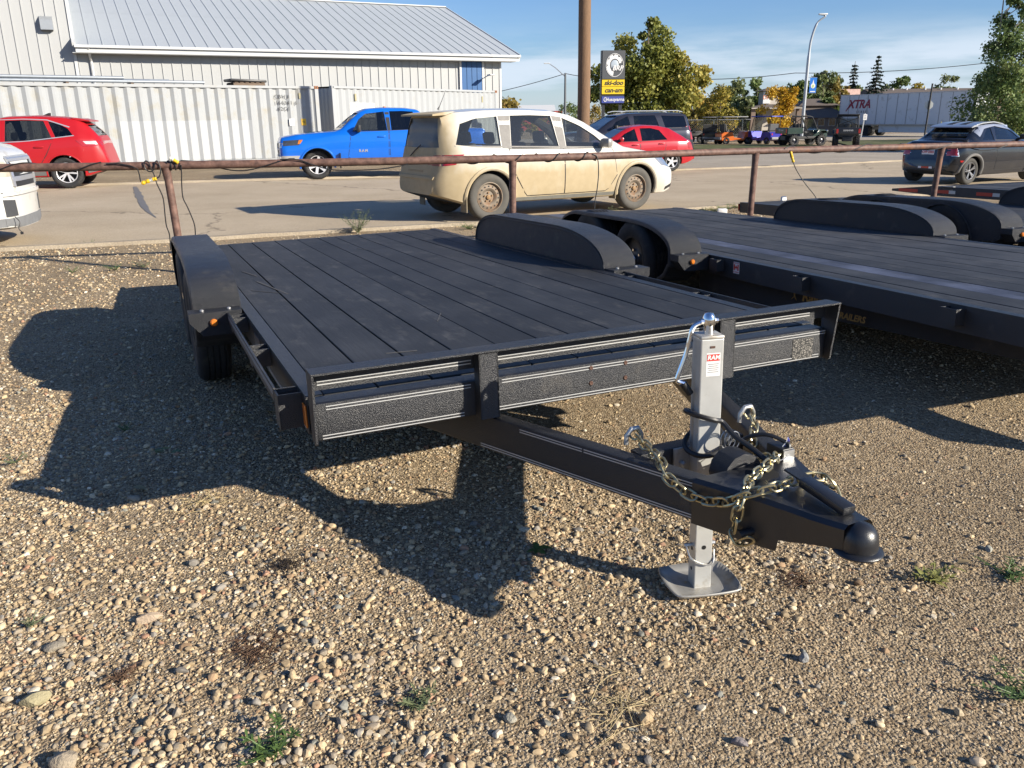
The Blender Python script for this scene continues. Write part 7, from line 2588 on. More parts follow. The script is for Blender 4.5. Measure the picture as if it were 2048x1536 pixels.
def leaves_mesh(name, C_, size, seed, flat=.0):
    g_ = np.random.default_rng(seed)
    n_ = len(C_)
    q = g_.normal(size=(n_, 3))
    q /= np.linalg.norm(q, axis=1)[:, None]
    r0 = g_.normal(size=(n_, 3))
    u = np.cross(q, r0)
    u /= np.linalg.norm(u, axis=1)[:, None]
    v = np.cross(q, u)
    s_ = size * g_.uniform(.6, 1.35, (n_, 1))
    V = np.stack([C_ - u * s_ * .5, C_ + v * s_ * .38 + q * s_ * .08, C_ + u * s_ * .5, C_ - v * s_ * .38 + q * s_ * .08], 1).reshape(-1, 3)
    me = bpy.data.meshes.new(name)
    me.vertices.add(len(V))
    me.vertices.foreach_set('co', V.astype(np.float32).ravel())
    me.loops.add(4 * n_)
    me.loops.foreach_set('vertex_index', np.arange(4 * n_, dtype=np.int32))
    me.polygons.add(n_)
    me.polygons.foreach_set('loop_start', np.arange(0, 4 * n_, 4, dtype=np.int32))
    me.update(calc_edges=True)
    return me, g_

def tree(label, base, H_, crown, n_leaf, size, lm, seed, trunk=.16, bark=BARK, clumps=38, low=.25, group='trees beyond the street', hue=None, name='tree'):
    """crown = list of ellipsoids (dx, dy, z, rx, ry, rz) relative to the base"""
    r_ = random.Random(seed)
    e = empty(name, base)
    tag(e, label, 'tree', group)
    cl = []
    vol = [a[3] * a[4] * a[5] for a in crown]
    for i in range(clumps):
        c = r_.choices(crown, vol)[0]
        while True:
            d = Vector((r_.uniform(-1, 1), r_.uniform(-1, 1), r_.uniform(-1, 1)))
            if .2 < d.length < 1:
                break
        d *= (.55 + .45 * d.length) / max(d.length, .3) * r_.uniform(.75, 1.06) if r_.random() < .75 else 1
        cl.append((Vector((c[0] + d.x * c[3], c[1] + d.y * c[4], c[2] + d.z * c[5])), r_.uniform(.6, 1.25) * (np.mean([c[3], c[4], c[5]]) * .38)))
    t = MB()
    topz = max(a[2] + a[5] * .6 for a in crown)
    lean_ = Vector((r_.uniform(-.03, .03), r_.uniform(-.03, .03), 0))
    tp = [Vector((0, 0, -.2)) + lean_ * 0, Vector((0, 0, H_ * low)) + lean_ * H_ * .4, Vector((0, 0, H_ * .55)) + lean_ * H_, Vector((0, 0, topz)) + lean_ * H_ * 1.4]
    t.tube(tp, [trunk, trunk * .8, trunk * .5, trunk * .12], 8)
    t.build('trunk', bark, e, smooth=50)
    lb_ = MB()
    for c, rr in cl[::2]:
        z_ = min(max(H_ * low * .8, c.z - abs(c.x) * .9 - .5), topz * .9)
        f = z_ / topz
        s_ = Vector((0, 0, z_)) + lean_ * H_ * f
        mid = s_.lerp(c, .5) + Vector((r_.uniform(-.1, .1), r_.uniform(-.1, .1), -.08 * (c - s_).length))
        lb_.tube([s_, mid, c], [trunk * .32, trunk * .18, trunk * .05], 5)
    lb_.build('limbs', bark, e, smooth=50)
    per = max(1, n_leaf // len(cl))
    pts, hv = [], []
    g_ = np.random.default_rng(seed + 50)
    for c, rr in cl:
        d = g_.normal(size=(per, 3))
        d /= np.linalg.norm(d, axis=1)[:, None]
        rad = rr * g_.uniform(.15, 1.0, (per, 1)) ** .6 * g_.uniform(.75, 1.25, (per, 1))
        pts.append(np.array(c) + d * rad * np.array([1, 1, .8]))
        hv.append(np.clip(g_.normal(g_.uniform(.25, .75), .16, per), 0, 1))
    pts, hv = np.concatenate(pts), np.concatenate(hv)
    if hue is not None:
        hv = np.clip(hv * .6 + hue(pts) * .5, 0, 1)
    me, _ = leaves_mesh('crown', pts, size, seed)
    a = me.attributes.new('hue', 'FLOAT', 'FACE')
    a.data.foreach_set('value', hv.astype(np.float32))
    link('crown', me, lm, e)
    return e

def base_at(px, Y):
    p = aty(px, 240, Y)
    return (float(p[0]), Y, gz(p[0], Y))
MPP = lambda Y: Y / FPX * 1.0                    # rough metres per picture pixel at that range
bx = base_at(1292, 60)
tree('big poplar with turning green and gold leaves behind the dealer sign', bx, 8.4, [(-.3, 0, 5.6, 2.4, 2.4, 2.5), (1.7, 0, 4.2, 2.1, 2.2, 2.2), (-2.4, 0, 3.6, 1.7, 1.8, 2.0), (.4, 0, 2.9, 3.0, 2.5, 1.7), (.5, 0, 7.2, 1.0, 1.2, 1.1), (2.8, 0, 3.2, 1.3, 1.4, 1.6)], 32000, .23, LV_BIG, 21, .26, clumps=80, hue=lambda p: np.clip((p[:, 0] - .5) / 4, 0, 1))
tree('olive and brown tree peeking out behind the warehouse corner', base_at(985, 62), 5.2, [(.3, 0, 2.9, 1.7, 1.7, 2.2), (.7, 0, 1.8, 1.9, 1.8, 1.6)], 6000, .2, LV_DRY, 22, .18, clumps=34)
tree('tall young aspen at the right edge with fresh green leaves', base_at(1988, 43), 9.0, [(.1, 0, 2.2, 1.9, 1.8, 1.8), (.1, 0, 4.0, 1.35, 1.4, 1.6), (.3, 0, 5.7, .95, 1.0, 1.5), (.4, 0, 7.4, .55, .6, 1.4), (-1.4, 0, 1.9, .8, .8, .7), (.3, 0, 1.0, 1.8, 1.6, .9)], 24000, .14, LV_ASP, 23, .1, BARKP, clumps=120, low=.1)
tree('bright orange yellow tree in front of the brick motel', base_at(1556, 74), 5.0, [(-.1, 0, 2.6, 1.3, 1.3, 1.9), (.25, 0, 3.6, 1.3, 1.2, 1.0), (0, 0, 1.3, .9, .9, 1.2)], 7000, .17, LV_YEL, 24, .1, clumps=44, low=.08)
tree('golden yellow tree left of the motel behind the golf carts', base_at(1437, 84), 4.6, [(0, 0, 2.4, 1.9, 1.6, 2.1), (-.8, 0, 1.7, 1.5, 1.2, 1.4)], 5000, .22, LV_YG, 25, .12, clumps=30)
far = [(1398, 92, 3.6, 2.6, LV_DRY, 'low olive shrub like tree right of the big poplar'), (1415, 96, 4.0, 2.6, LV_YG, 'low yellow green tree behind the golf carts at left'), (1462, 96, 5.4, 2.5, LV_GREEN2, 'grey green tree left of the bare branched one'), (1480, 92, 6.0, 2.2, LV_GREEN2, 'tall grey green tree with bare twigs before the motel'),
       (1512, 98, 6.4, 2.4, LV_GREEN, 'green tree just left of the motel tower'), (1530, 104, 4.6, 2.2, LV_GREEN2, 'small green tree under the motel tower sign'), (1592, 104, 7.0, 2.6, LV_GREEN, 'dark green tree right of the orange tree'), (1612, 112, 6.4, 2.6, LV_GREEN2, 'green tree behind the street light banner'), (1640, 104, 7.6, 2.8, LV_GREEN2, 'leafy green tree right of the street light'), (1664, 108, 7.4, 2.4, LV_DRY, 'half bare green and brown tree beside the pink board'),
       (1655, 96, 4.4, 2.0, LV_GREEN, 'dark shrub like tree in front of the motel wall'), (1682, 100, 4.6, 1.6, LV_DRY, 'brownish tree at the rear end of the semi trailer'), (1795, 150, 9.0, 3.6, LV_GREEN, 'rounded green tree above the long motel roof'), (1826, 150, 7.4, 4.2, LV_YG, 'thin autumn tree above the motel roof behind the semi'), (1886, 165, 9.6, 4.0, LV_GREEN2, 'dark tree above the roof left of the aspen'), (1772, 160, 8.6, 3.0, LV_GREEN2, 'small green tree right of the larger spruce')]
for i, (px, Y, h, w_, lm, lab) in enumerate(far):
    tree(lab, base_at(px, Y), h, [(0, 0, h * .6, w_ * .5, w_ * .5, h * .38), (w_ * .25, 0, h * .4, w_ * .45, w_ * .4, h * .3), (-w_ * .25, 0, h * .42, w_ * .42, w_ * .4, h * .3)], 3400, .36 if Y < 120 else .46, lm, 30 + i, .11, clumps=30, low=.2)
more = [(1388, 100, 4.2, 3.2, LV_GREEN2, 'grey green tree low beside the dark SUV'), (1428, 104, 4.6, 3.2, LV_GREEN2, 'dull green tree behind the golden one'), (1448, 108, 5.0, 3.0, LV_GREEN, 'green tree between the golden tree and the bare one'), (1496, 106, 6.2, 3.0, LV_GREEN2, 'pale green tree above the canopy roof'), (1545, 112, 5.6, 3.0, LV_GREEN, 'green tree hidden behind the motel tower'), (1576, 112, 6.2, 3.0, LV_GREEN2, 'tree filling the gap right of the motel tower'), (1624, 118, 7.4, 3.2, LV_GREEN, 'green tree directly behind the banner'), (1652, 120, 8.0, 3.2, LV_GREEN2, 'tall pale tree left of the slender spruce'), (1678, 124, 7.0, 3.0, LV_DRY, 'olive tree above the pink board'), (1716, 136, 7.6, 3.0, LV_GREEN2, 'tree between the two spruces')]
for i, (px, Y, h, w_, lm, lab) in enumerate(more):
    tree(lab, base_at(px, Y), h, [(0, 0, h * .58, w_ * .5, w_ * .5, h * .36), (w_ * .28, 0, h * .35, w_ * .5, w_ * .4, h * .3), (-w_ * .28, 0, h * .36, w_ * .48, w_ * .4, h * .3)], 2600, .42, lm, 90 + i, .11, clumps=26, low=.2)
tree('yellow tree glowing behind the aspen at the right edge', base_at(2035, 62), 5.0, [(0, 0, 2.9, 1.7, 1.5, 1.2)], 2600, .24, LV_YEL, 60, .1, clumps=20)
for i, (px, Y, h, lab) in enumerate(((1062, 115, 2.6, 'yellow brown bush before the far white roofed building'), (1092, 112, 3.0, 'yellow green bush near the far red stripe'), (1138, 150, 5.2, 'distant dark tree left of the wooden pole'), (1153, 155, 4.8, 'distant dark tree just left of the wooden pole'), (1185, 120, 4.2, 'bare pale tree between the pole and the sign'))):
    tree(lab, base_at(px, Y), h, [(0, 0, h * .55, h * .42, h * .4, h * .4)], 700, .28, (LV_YG, LV_YG, LV_GREEN, LV_GREEN, LV_DRY)[i], 70 + i, .1, clumps=14)

SPR = leaf_mat('spruce_needles', [(.012, .022, .012), (.02, .035, .02), (.03, .045, .028)])
def spruce(label, px, Y, h, w_, seed):
    e = empty('spruce_tree', base_at(px, Y))
    tag(e, label, 'tree', 'spruces above the motel')
    MB().tube([(0, 0, 0), (0, 0, h)], [.2, .03], 6).build('trunk', BARK, e)
    g_ = np.random.default_rng(seed)
    pts = []
    z = h * .08
    while z < h * .98:
        r_ = w_ * (1 - z / h) ** .85 * g_.uniform(.75, 1.1) + .1
        nb = 9
        for k in range(nb):
            a_ = g_.uniform(0, 6.28)
            rr = r_ * g_.uniform(.7, 1.1)
            for t_ in np.linspace(.15, 1, max(4, int(rr * 9))):
                for _ in range(2):
                    pts.append((math.cos(a_) * rr * t_ + g_.normal(0, .08), math.sin(a_) * rr * t_ + g_.normal(0, .08), z - rr * .28 * t_ + g_.normal(0, .06)))
        z += h * .045
    me, _ = leaves_mesh('crown', np.array(pts), .26, seed)
    a = me.attributes.new('hue', 'FLOAT', 'FACE')
    a.data.foreach_set('value', g_.random(len(pts)).astype(np.float32))
    link('crown', me, SPR, e)
spruce('slender spruce on the left of the two beside the pink board', 1698, 128, 9.6, 1.9, 1)
spruce('broad dark spruce on the right rising over the semi trailer', 1743, 126, 10.2, 3.1, 2)

# ================================================================== MOTEL AND FAR BUILDINGS
BRICK = mat('tan_brick', (.20, .145, .11), .85, var=.15, vscale=12)
BROWNR = mat('brown_shingle', (.12, .095, .078), .85, var=.2, vscale=5, dirt=(.16, .13, .11), dscale=3, damt=.3)
CREAM = mat('cream_trim', (.5, .45, .38), .7, var=.06)
WIN = glass('motel_glass', (.03, .03, .03), .1)
def hip(mb, x0, x1, y0, y1, z, h, inset):
    vs_ = [(x0, y0, z), (x1, y0, z), (x1, y1, z), (x0, y1, z), (x0 + inset, (y0 + y1) / 2, z + h), (x1 - inset, (y0 + y1) / 2, z + h)]
    mb.add(vs_, [(0, 1, 5, 4), (1, 2, 5), (2, 3, 4, 5), (3, 0, 4), (3, 2, 1, 0)])
def fb(px, Y):
    return float(aty(px, 240, Y)[0])
MT = empty('motel', (fb(1600, 92), 92.0, gz(fb(1600, 92), 92)))
ox = MT.location.x
X = lambda px: fb(px, 92) - ox
Zp = lambda row, Y=92.0: float(aty(1600, row, Y)[2] - MT.location.z)
MB().box(((X(1572) + X(1700)) / 2, 3, Zp(236) / 2), (X(1700) - X(1572), 5, Zp(236))).build('wall', BRICK, MT)
r_ = MB()
hip(r_, X(1566), X(1706), .1, 6.4, Zp(236), Zp(213) - Zp(236), 1.5)
r_.build('roof', BROWNR, MT)
MB().box(((X(1618) + X(1690)) / 2, 5, (Zp(211)) / 2), (X(1690) - X(1618), 4, Zp(211))).build('upper_wall', BRICK, MT)
r_ = MB()
hip(r_, X(1612), X(1698), 2.6, 7.4, Zp(211), Zp(196) - Zp(211), 1.6)
r_.build('upper_roof', BROWNR, MT)
for px in (1580, 1602, 1640, 1662):
    w_ = MB().box((X(px) + .3, .47, Zp(245)), (.75, .06, .8)).build('window', CREAM, MT)
    for k in (-.17, .17):
        MB().box((X(px) + .3 + k, .425, Zp(245)), (.30, .03, .68)).build('pane', WIN, w_)
# tower and entrance canopy
MB().box(((X(1530) + X(1563)) / 2, 2, Zp(181) / 2), (X(1563) - X(1530), 2, Zp(181))).build('tower', CREAM, MT)
r_ = MB()
hip(r_, X(1522), X(1572), .4, 3.6, Zp(180.5), Zp(173) - Zp(180.5), 1.2)
r_.build('tower_roof', BROWNR, MT)
bd = MB().box(((X(1528) + X(1542)) / 2, .93, (Zp(182) + Zp(206)) / 2), (X(1542) - X(1528), .1, Zp(182) - Zp(206))).build('sign_board', WHITES, MT)
put_text('lettering', 'DN', .55, mat('orange_print', (.55, .2, .1), .6, var=.05), MT, plane_m(((X(1528) + X(1542)) / 2, .87, Zp(194)), (1, 0, 0), (0, 0, 1)), extrude=.01, bold=.01)
r_ = MB()
hip(r_, X(1494), X(1598), -1.5, 4.5, Zp(214.5), Zp(206) - Zp(214.5), 2.2)
r_.build('canopy_roof', BROWNR, MT)
MB().box(((X(1494) + X(1598)) / 2, -1.4, Zp(215.5)), (X(1598) - X(1494), .12, .14)).build('canopy_fascia', CREAM, MT)
for px in (1500, 1590):
    MB().box((X(px), -.9, Zp(215) / 2), (.45, .45, Zp(215))).build('canopy_column', BRICK, MT)
tag(MT, 'tan brick motel with brown hip roofs, sign tower and entrance canopy', 'building')
PB = empty('pink_board', (fb(1694, 112), 112, gz(fb(1694, 112), 112)))
MB().box((0, 0, 4.0), (2.6, .12, 2.6)).build('board', mat('mottled_pink', (.62, .42, .36), .6, var=.45, vscale=4), PB)
for x in (-.6, .6):
    MB().box((x, .15, 1.6), (.12, .12, 3.2)).build('leg', DGREY, PB)
tag(PB, 'faded pink patterned billboard beside the semi trailer', 'billboard')
LR = empty('long_motel_wing', (fb(1850, 125), 125, gz(0, 125)))
xx = lambda px: fb(px, 125) - LR.location.x
zz = lambda row: float(aty(1850, row, 125)[2] - LR.location.z)
MB().box(((xx(1755) + xx(2120)) / 2, 5, zz(192) / 2), (xx(2120) - xx(1755), 8, zz(192))).build('wall', BRICK, LR)
MB().prism([(.3, zz(192)), (5, zz(175)), (9.7, zz(192))], xx(1750), xx(2130), 'X').build('roof', BROWNR, LR)
for px in (1776, 1804, 1832, 1870, 1902, 1936, 1975):
    MB().tube([(xx(px), 4.2, zz(178)), (xx(px), 4.2, zz(174))], .14, 6).build('roof_vent', WHITES, LR)
tag(LR, 'long brown roofed motel wing behind the semi trailer', 'building')
FBD = empty('far_building', (fb(1085, 170), 170, gz(0, 170)))
xx2 = lambda px: fb(px, 170) - FBD.location.x
zz2 = lambda row: float(aty(1085, row, 170)[2] - FBD.location.z)
MB().box(((xx2(1035) + xx2(1125)) / 2, 6, zz2(222) / 2), (xx2(1125) - xx2(1035), 10, zz2(222))).build('wall', mat('red_band', (.4, .06, .05), .6, var=.1), FBD)
MB().prism([(.5, zz2(222)), (6, zz2(209)), (11.5, zz2(222))], xx2(1030), xx2(1112), 'X').build('roof', mat('far_white_roof', (.6, .6, .58), .6, var=.05), FBD)
tag(FBD, 'distant white roofed building with a red stripe right of the warehouse', 'building')
for i, (px, c, lab) in enumerate(((1137, (.05, .06, .1), 'distant dark blue parked car nearest the lamp pole'), (1150, (.04, .05, .09), 'distant dark parked car in the middle'), (1160, (.08, .02, .02), 'distant maroon parked car beside the wooden pole'))):
    e = empty('parked_car', (fb(px, 120), 120, gz(fb(px, 120), 120)))
    cm = paint('far_car_%d' % i, c, .2, .35)
    MB().prism([(-2.1, .3), (-2.15, .75), (-1.2, .9), (-.7, 1.4), (.9, 1.42), (1.6, .95), (2.15, .85), (2.15, .35)], -.85, .85, 'Y').build('body', cm, e)
    MB().prism([(-1.0, .92), (-.62, 1.34), (.85, 1.36), (1.4, .96)], -.86, .86, 'Y').build('glass', GL_DARK, e)
    for x in (-1.35, 1.35):
        MB().lathe([(.33, -.88), (.33, .88)], 12, origin=(x, 0, .33), axis='Y').build('wheel', RUBBER, e)
    tag(e, lab, 'car', 'cars parked far down the street')

# chain link fence behind the carts
CF = empty('chain_link_fence', (fb(1440, 72), 72, gz(fb(1440, 72), 72)))
xf = lambda px: fb(px, 72) - CF.location.x
hF = 1.75
k = xf(1370)
while k <= xf(1502):
    MB().tube([(k, 0, 0), (k, 0, hF)], .035, 6).build('post', LAMPM, CF)
    k += 2.4
for z in (.06, hF):
    MB().tube([(xf(1370), 0, z), (xf(1502), 0, z)], .025, 5).build('rail', LAMPM, CF)
wm = MB()
k = xf(1370)
while k < xf(1502) - 1.6:
    wm.tube([(k, 0, .06), (k + 1.6, 0, hF)], .004, 3, caps=False)
    wm.tube([(k + 1.6, 0, .06), (k, 0, hF)], .004, 3, caps=False)
    k += .16
tag(wm.build('wire_mesh', mat('dull_wire', (.16, .16, .16), .6, var=.1), CF), kind='stuff')
tag(CF, 'grey chain link fence behind the golf carts', 'fence')

# ================================================================== SEMI TRAILER
TOPZ = 3.5
s0, s1 = at(1683, 190, TOPZ), at(1945, 180, TOPZ)
SM = empty('semi_trailer')
local_frame(SM, s0, s1 - s0, TOPZ - 4.1)
SWHT = mat('semi_white', (.62, .65, .67), .4, var=.04, vscale=1, dirt=(.42, .42, .4), dscale=1.5, damt=.2)
SLEN = 16.15
np_ = 13
spw = SLEN / np_
for i in range(np_):
    MB().box((spw * (i + .5), 0, 2.58), (spw - .03, .06, 2.86)).build('side_panel', SWHT, SM)
    MB().box((spw * i, -.02, 2.58), (.05, .07, 2.86)).build('panel_seam', mat('semi_seam', (.3, .31, .32), .5, var=.05), SM)
MB().box((SLEN / 2, 1.3, 2.58), (SLEN - .04, 2.5, 2.84)).build('box_body', SWHT, SM)
MB().box((SLEN / 2, 1.25, 4.05), (SLEN + .05, 2.66, .08)).build('top_rail', WTRIM, SM)
MB().box((SLEN / 2, .0, 1.12), (SLEN, .1, .12)).build('bottom_rail', GALV2, SM)
MB().box((SLEN * .55, .25, .72), (SLEN * .45, .04, .68)).build('side_skirt', SWHT, SM)
MB().box((-.02, 1.3, 2.5), (.06, 2.5, 2.9)).build('rear_doors', SWHT, SM)
for x in (2.2, 3.6):
    for y in (.3, 2.3):
        w_ = empty('wheel', (x, y, .5), 0, SM)
        MB().lathe([(.3, -.25), (.5, -.25), (.5, .25), (.3, .25)], 20, axis='Y').build('tyre', RUBBER, w_, smooth=40)
        MB().lathe([(.29, -.26), (.2, -.12), (.001, -.12)], 16, axis='Y', caps=False).build('rim', WHEELSILVER, w_)
MB().box((2.9, 1.3, .75), (2.2, 1.2, .3)).build('axle_frame', DGREY, SM)
MB().box((SLEN - 2.6, 1.3, .55), (.16, 1.6, 1.1)).build('landing_gear', DGREY, SM)
put_text('lettering', 'XTRA', 1.15, mat('dark_red_print', (.28, .02, .05), .5, var=.05), SM, plane_m((2.6, -.06, 3.1), (1, 0, 0), (0, 0, 1)), extrude=.01, bold=.03, shear=.25)
put_text('lettering', 'LEASE', .3, DARKPR, SM, plane_m((3.0, -.06, 2.38), (1, 0, 0), (0, 0, 1)), extrude=.01, space=1.9)
MB().bar((.9, -.06, 2.45), (1.6, -.06, 3.35), .02, .1).build('logo_slash', MATS['dark_red_print'], SM)
tag(SM, 'long white semi trailer with red lettering parked beyond the carts', 'semi trailer')

# stop sign seen from behind and a small sign
p = atg(1848, 279)
ST = empty('stop_sign', (p[0], p[1], p[2]), R(-8))
tz = float(aty(1860, 167, p[1])[2] - p[2])
sz = float(aty(1853, 210, p[1])[2] - p[2])
MB().tube([(0, 0, 0), (.08, 0, tz)], .075, 8).build('post', mat('dark_post', (.02, .02, .022), .6, var=.2), ST)
oct_ = [(.04 + .36 * math.cos(R(22.5 + 45 * k)), sz + .36 * math.sin(R(22.5 + 45 * k))) for k in range(8)]
MB().prism(oct_, .085, .1, 'Y').build('sign_back', mat('bare_aluminium', (.62, .63, .6), .35, metal=.4, var=.08), ST)
tag(ST, 'back of an octagonal stop sign on a dark post', 'sign')
p = atg(1722, 276)
S3 = empty('small_sign', (p[0], p[1], p[2]))
MB().box((.06, 0, 1.1), (.1, .06, 2.2), Matrix.Rotation(R(4), 3, 'Y')).build('post', GALV, S3)
MB().box((.14, -.06, 1.85), (.34, .03, .5)).build('sign_plate', WHITES, S3)
for k in range(3):
    MB().box((.14, -.08, 1.98 - .13 * k), (.22, .006, .05)).build('print_line', DARKPR, S3)
tag(S3, 'small white sign plate on a thin post beside the dark utility vehicle', 'sign')
p = atg(1854, 277)
o = MB().tube([(0, 0, 0), (.05, 0, 1.4)], .03, 6).build('marker_post', mat('yellow_post', (.5, .42, .1), .6, var=.1))
o.location = (p[0] + 1.0, p[1], p[2])
tag(o, 'thin yellow marker post beside the stop sign', 'post')

# ================================================================== GOLF CARTS AND UTILITY VEHICLES
ORANGE = paint('orange_cart_paint', (.55, .12, .012), .1, .35)
BLUEC = paint('blue_cart_paint', (.02, .02, .3), .2, .35)
NIGHT = paint('dark_cart_paint', (.02, .024, .035), .2, .35)
DKGREEN = paint('dark_green_paint', (.012, .035, .028), .2, .35)
BLUER = mat('blue_canopy', (.015, .05, .38), .5, var=.1)
GREYP = mat('grey_cart_plastic', (.2, .2, .205), .6, var=.1)
def small_wheel(parent, x, y, r_, w_, knob=False):
    e = empty('wheel', (x, y, r_), 0, parent)
    t = MB().lathe([(r_ * .55, -w_ / 2), (r_ * .9, -w_ / 2), (r_, -w_ * .35), (r_, w_ * .35), (r_ * .9, w_ / 2), (r_ * .55, w_ / 2)], 18, axis='Y', caps=False)
    if knob:
        for k in range(16):
            a_ = 2 * math.pi * k / 16
            for q in (-1, 1):
                t.box((r_ * math.sin(a_ + q * .1), q * w_ * .25, r_ * math.cos(a_ + q * .1)), (.06, w_ * .36, .05), Matrix.Rotation(a_ + q * .1, 3, 'Y'))
    t.build('tyre', RUBBER, e, smooth=40)
    MB().lathe([(r_ * .56, -w_ * .45), (r_ * .4, -w_ * .2), (r_ * .12, -w_ * .3), (.001, -w_ * .3)], 14, axis='Y', caps=False).build('rim', DALLOY, e)
    MB().lathe([(r_ * .56, w_ * .45), (r_ * .4, w_ * .2), (r_ * .12, w_ * .3), (.001, w_ * .3)], 14, axis='Y', caps=False).build('rim', DALLOY, e)

def golf_cart(label, px, py, heading, paint_m, roof_m, name='golf_cart', rear_box=GREYP, group='golf carts on the grass'):
    p = atg(px, py)
    e = empty(name, tuple(p), R(heading))                # local x = forward
    L_, W_ = 2.5, 1.2
    MB().prism([(-1.2, .32), (-1.22, .72), (-1.0, .86), (-.35, .84), (-.25, .5), (.55, .36), (.55, .26), (-1.1, .26)], -.56, .56, 'Y').build('rear_body', paint_m, e)
    MB().prism([(.52, .28), (.58, .5), (.72, .88), (.95, .92), (1.2, .72), (1.27, .45), (1.22, .30)], -.54, .54, 'Y').build('front_cowl', paint_m, e)
    MB().box((-1.28, 0, .42), (.12, 1.1, .18), None, .04).build('rear_bumper', rear_box, e)
    MB().box((-.55, 0, .90), (.55, 1.0, .12), None, .04).build('seat', SEATM, e)
    MB().box((-.88, 0, 1.18), (.12, 1.0, .48), Matrix.Rotation(R(-8), 3, 'Y'), .04).build('seat_back', SEATM, e)
    for x, y, dx in ((-1.0, .5, -.05), (-1.0, -.5, -.05), (.85, .5, -.28), (.85, -.5, -.28)):
        MB().tube([(x, y, .8), (x + dx, y * .98, 1.88)], .024, 6).build('roof_post', TRIM, e)
    MB().box((-.2, 0, 1.92), (2.0, 1.16, .07), None, .03).build('roof', roof_m, e, smooth=40)
    MB().prism([(.80, .92), (.82, .92), (.58, 1.84), (.56, 1.84)], -.48, .48, 'Y').build('windshield', GL_CLEAR, e)
    MB().tube([(.62, .25, .9), (.38, .25, 1.12)], .02, 6).build('steering_column', TRIM, e)
    ring_ = [(.38 + .08 * math.sin(2 * math.pi * k / 14), .25 + .17 * math.cos(2 * math.pi * k / 14), 1.12 + .14 * math.sin(2 * math.pi * k / 14)) for k in range(14)]
    MB().tube(ring_, .014, 5, closed=True).build('steering_wheel', TRIM, e)
    for s_ in (-1, 1):
        MB().box((1.24, s_ * .34, .62), (.05, .2, .1), None, .02).build('headlight', HEADL, e)
        MB().box((-1.225, s_ * .45, .70), (.03, .09, .12)).build('tail_light', REDL, e)
        for x in (-.82, .86):
            small_wheel(e, x, s_ * .5, .25, .2)
    tag(e, label, 'golf cart', group)
    return e
golf_cart('dark golf cart seen from behind with a grey roof', 1418, 287, 78, NIGHT, GREYP)
golf_cart('orange golf cart side on with a clear windshield', 1466, 288, 12, ORANGE, GREYP)
golf_cart('blue golf cart with a bright blue canopy roof', 1526, 288, 120, BLUEC, BLUER)

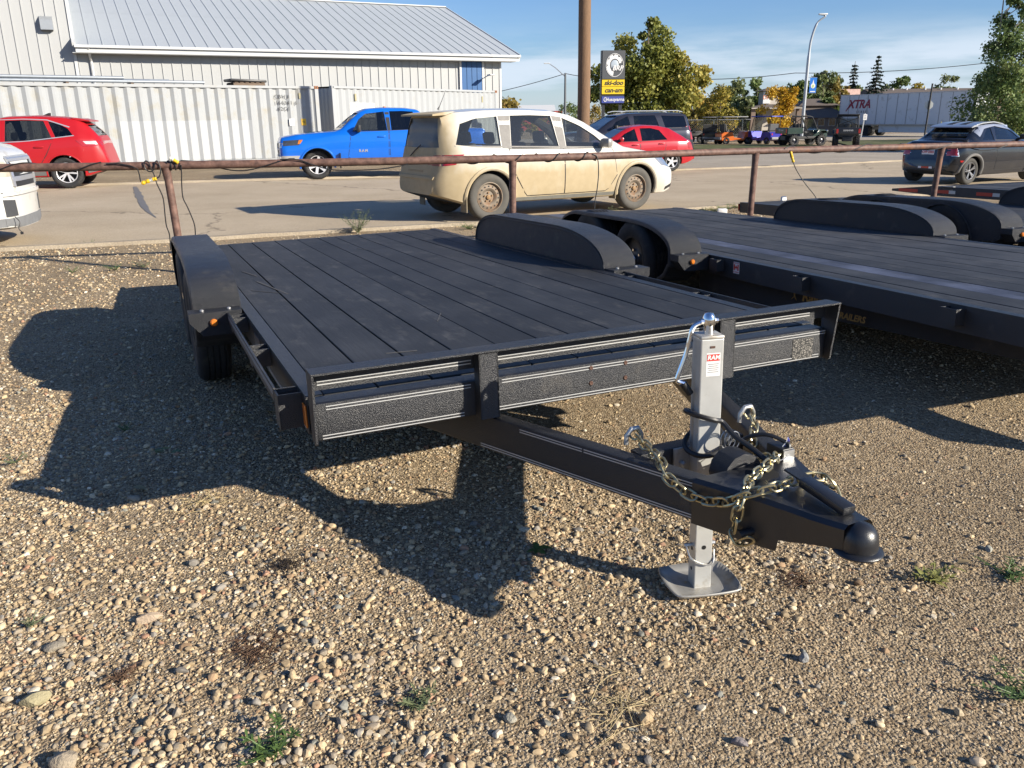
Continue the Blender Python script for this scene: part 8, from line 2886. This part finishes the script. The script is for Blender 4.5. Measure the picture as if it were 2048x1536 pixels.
def utv(label, px, py, heading, paint_m, roof=False, plate='DEFENDER'):
    p = atg(px, py)
    e = empty('utility_vehicle', tuple(p), R(heading))
    MB().box((0, 0, .52), (2.3, 1.1, .16), None, .03).build('chassis', TRIM, e)
    MB().prism([(-1.55, .78), (-1.55, 1.15), (-.45, 1.15), (-.42, .78)], -.74, .74, 'Y').build('cargo_bed', paint_m, e)
    MB().box((-1.0, 0, 1.14), (.98, 1.32, .05)).build('bed_floor', TRIM, e)
    tg = MB().box((-1.58, 0, .97), (.06, 1.42, .34), None, .02).build('tailgate', paint_m, e)
    put_text('lettering', plate, .12, WHITES, tg, plane_m((-1.613, 0, 1.0), (0, -1, 0), (0, 0, 1)), extrude=.003, bold=.002)
    for s_ in (-1, 1):
        MB().box((-1.6, s_ * .64, .96), (.05, .12, .26), None, .015).build('tail_light', REDL, e)
        MB().box((1.52, s_ * .5, .93), (.08, .24, .12), None, .03).build('headlight', HEADL, e)
        MB().prism([(.55, .78), (.75, 1.02), (1.15, 1.03), (1.45, .9), (1.4, .8), (1.3, .95), (.9, .95), (.75, .78)], s_ * .5, s_ * .78, 'Y').build('front_fender', paint_m, e)
        # roll cage
        MB().tube(curve_pts([(.75, s_ * .62, 1.02), (.35, s_ * .6, 1.72), (.2, s_ * .58, 1.86), (-.3, s_ * .58, 1.9), (-.5, s_ * .6, 1.84), (-.52, s_ * .64, 1.15)], 4), .03, 6).build('roll_cage', TRIM, e, smooth=50)
        MB().tube([(-.5, s_ * .62, 1.75), (.05, s_ * .66, .75)], .022, 5).build('door_bar', TRIM, e)
        MB().tube([(-.45, s_ * .7, 1.2), (.3, s_ * .72, .62)], .02, 5).build('door_net', DGREY, e)
        for x in (-1.0, 1.05):
            small_wheel(e, x, s_ * .62, .345, .26, True)
    MB().prism([(.5, .6), (.5, .98), (.85, 1.07), (1.3, 1.0), (1.55, .82), (1.58, .6), (1.45, .5)], -.5, .5, 'Y').build('hood', paint_m, e)
    MB().box((1.6, 0, .62), (.06, .9, .2), None, .02).build('front_bumper', TRIM, e)
    for y in (-.38, 0, .38):
        MB().box((-.12, y, .86), (.42, .34, .12), None, .03).build('seat', SEATM, e)
        MB().box((-.34, y, 1.15), (.1, .32, .5), Matrix.Rotation(R(-8), 3, 'Y'), .03).build('seat_back', SEATM, e)
    MB().tube([(.2, -.58, 1.86), (.2, .58, 1.86)], .028, 6).build('cage_bar', TRIM, e)
    MB().tube([(-.5, -.6, 1.84), (-.5, .6, 1.84)], .028, 6).build('cage_bar', TRIM, e)
    MB().tube([(-.5, -.6, 1.3), (-.5, .6, 1.75)], .02, 5).build('cage_bar', TRIM, e)
    MB().tube([(-.5, .6, 1.3), (-.5, -.6, 1.75)], .02, 5).build('cage_bar', TRIM, e)
    MB().prism([(.70, 1.05), (.72, 1.05), (.36, 1.7), (.34, 1.7)], -.56, .56, 'Y').build('windshield', GL_CLEAR, e)
    MB().tube([(.5, .3, 1.0), (.25, .3, 1.2)], .02, 5).build('steering_column', TRIM, e)
    if roof:
        MB().box((-.15, 0, 1.93), (1.15, 1.3, .08), None, .035).build('roof', TRIM, e, smooth=40)
    MB().box((-1.2, 0, .5), (.5, .6, .3), None, .04).build('gearbox', DGREY, e)
    tag(e, label, 'utility vehicle', 'utility vehicles on the grass')
    return e
utv('dark green side by side utility vehicle facing right without a roof', 1602, 291, 14, DKGREEN)
utv('black utility vehicle seen from behind with a roof and open cargo bed', 1690, 293, 72, NIGHT, True)
AV = atg(1391, 286)
e = empty('quad_bike', tuple(AV), R(190))
MB().box((0, 0, .6), (1.2, .35, .3), None, .08).build('body', TRIM, e, smooth=40)
MB().box((-.15, 0, .82), (.6, .3, .12), None, .05).build('seat', SEATM, e, smooth=40)
for s_ in (-1, 1):
    for x in (-.6, .6):
        small_wheel(e, x, s_ * .42, .32, .24, True)
        MB().prism([(x - .36, .62), (x - .2, .74), (x + .2, .74), (x + .36, .62), (x + .3, .6), (x - .3, .6)], s_ * .2, s_ * .54, 'Y').build('fender', TRIM, e)
MB().tube([(.3, 0, .8), (.25, 0, 1.05)], .03, 6).build('steering_column', TRIM, e)
MB().tube([(.2, -.38, 1.08), (.26, 0, 1.05), (.2, .38, 1.08)], .018, 6).build('handlebar', TRIM, e)
MB().box((.62, 0, .86), (.45, .8, .03)).build('front_rack', TRIM, e)
tag(e, 'black quad bike half hidden behind the dark SUV', 'quad bike')
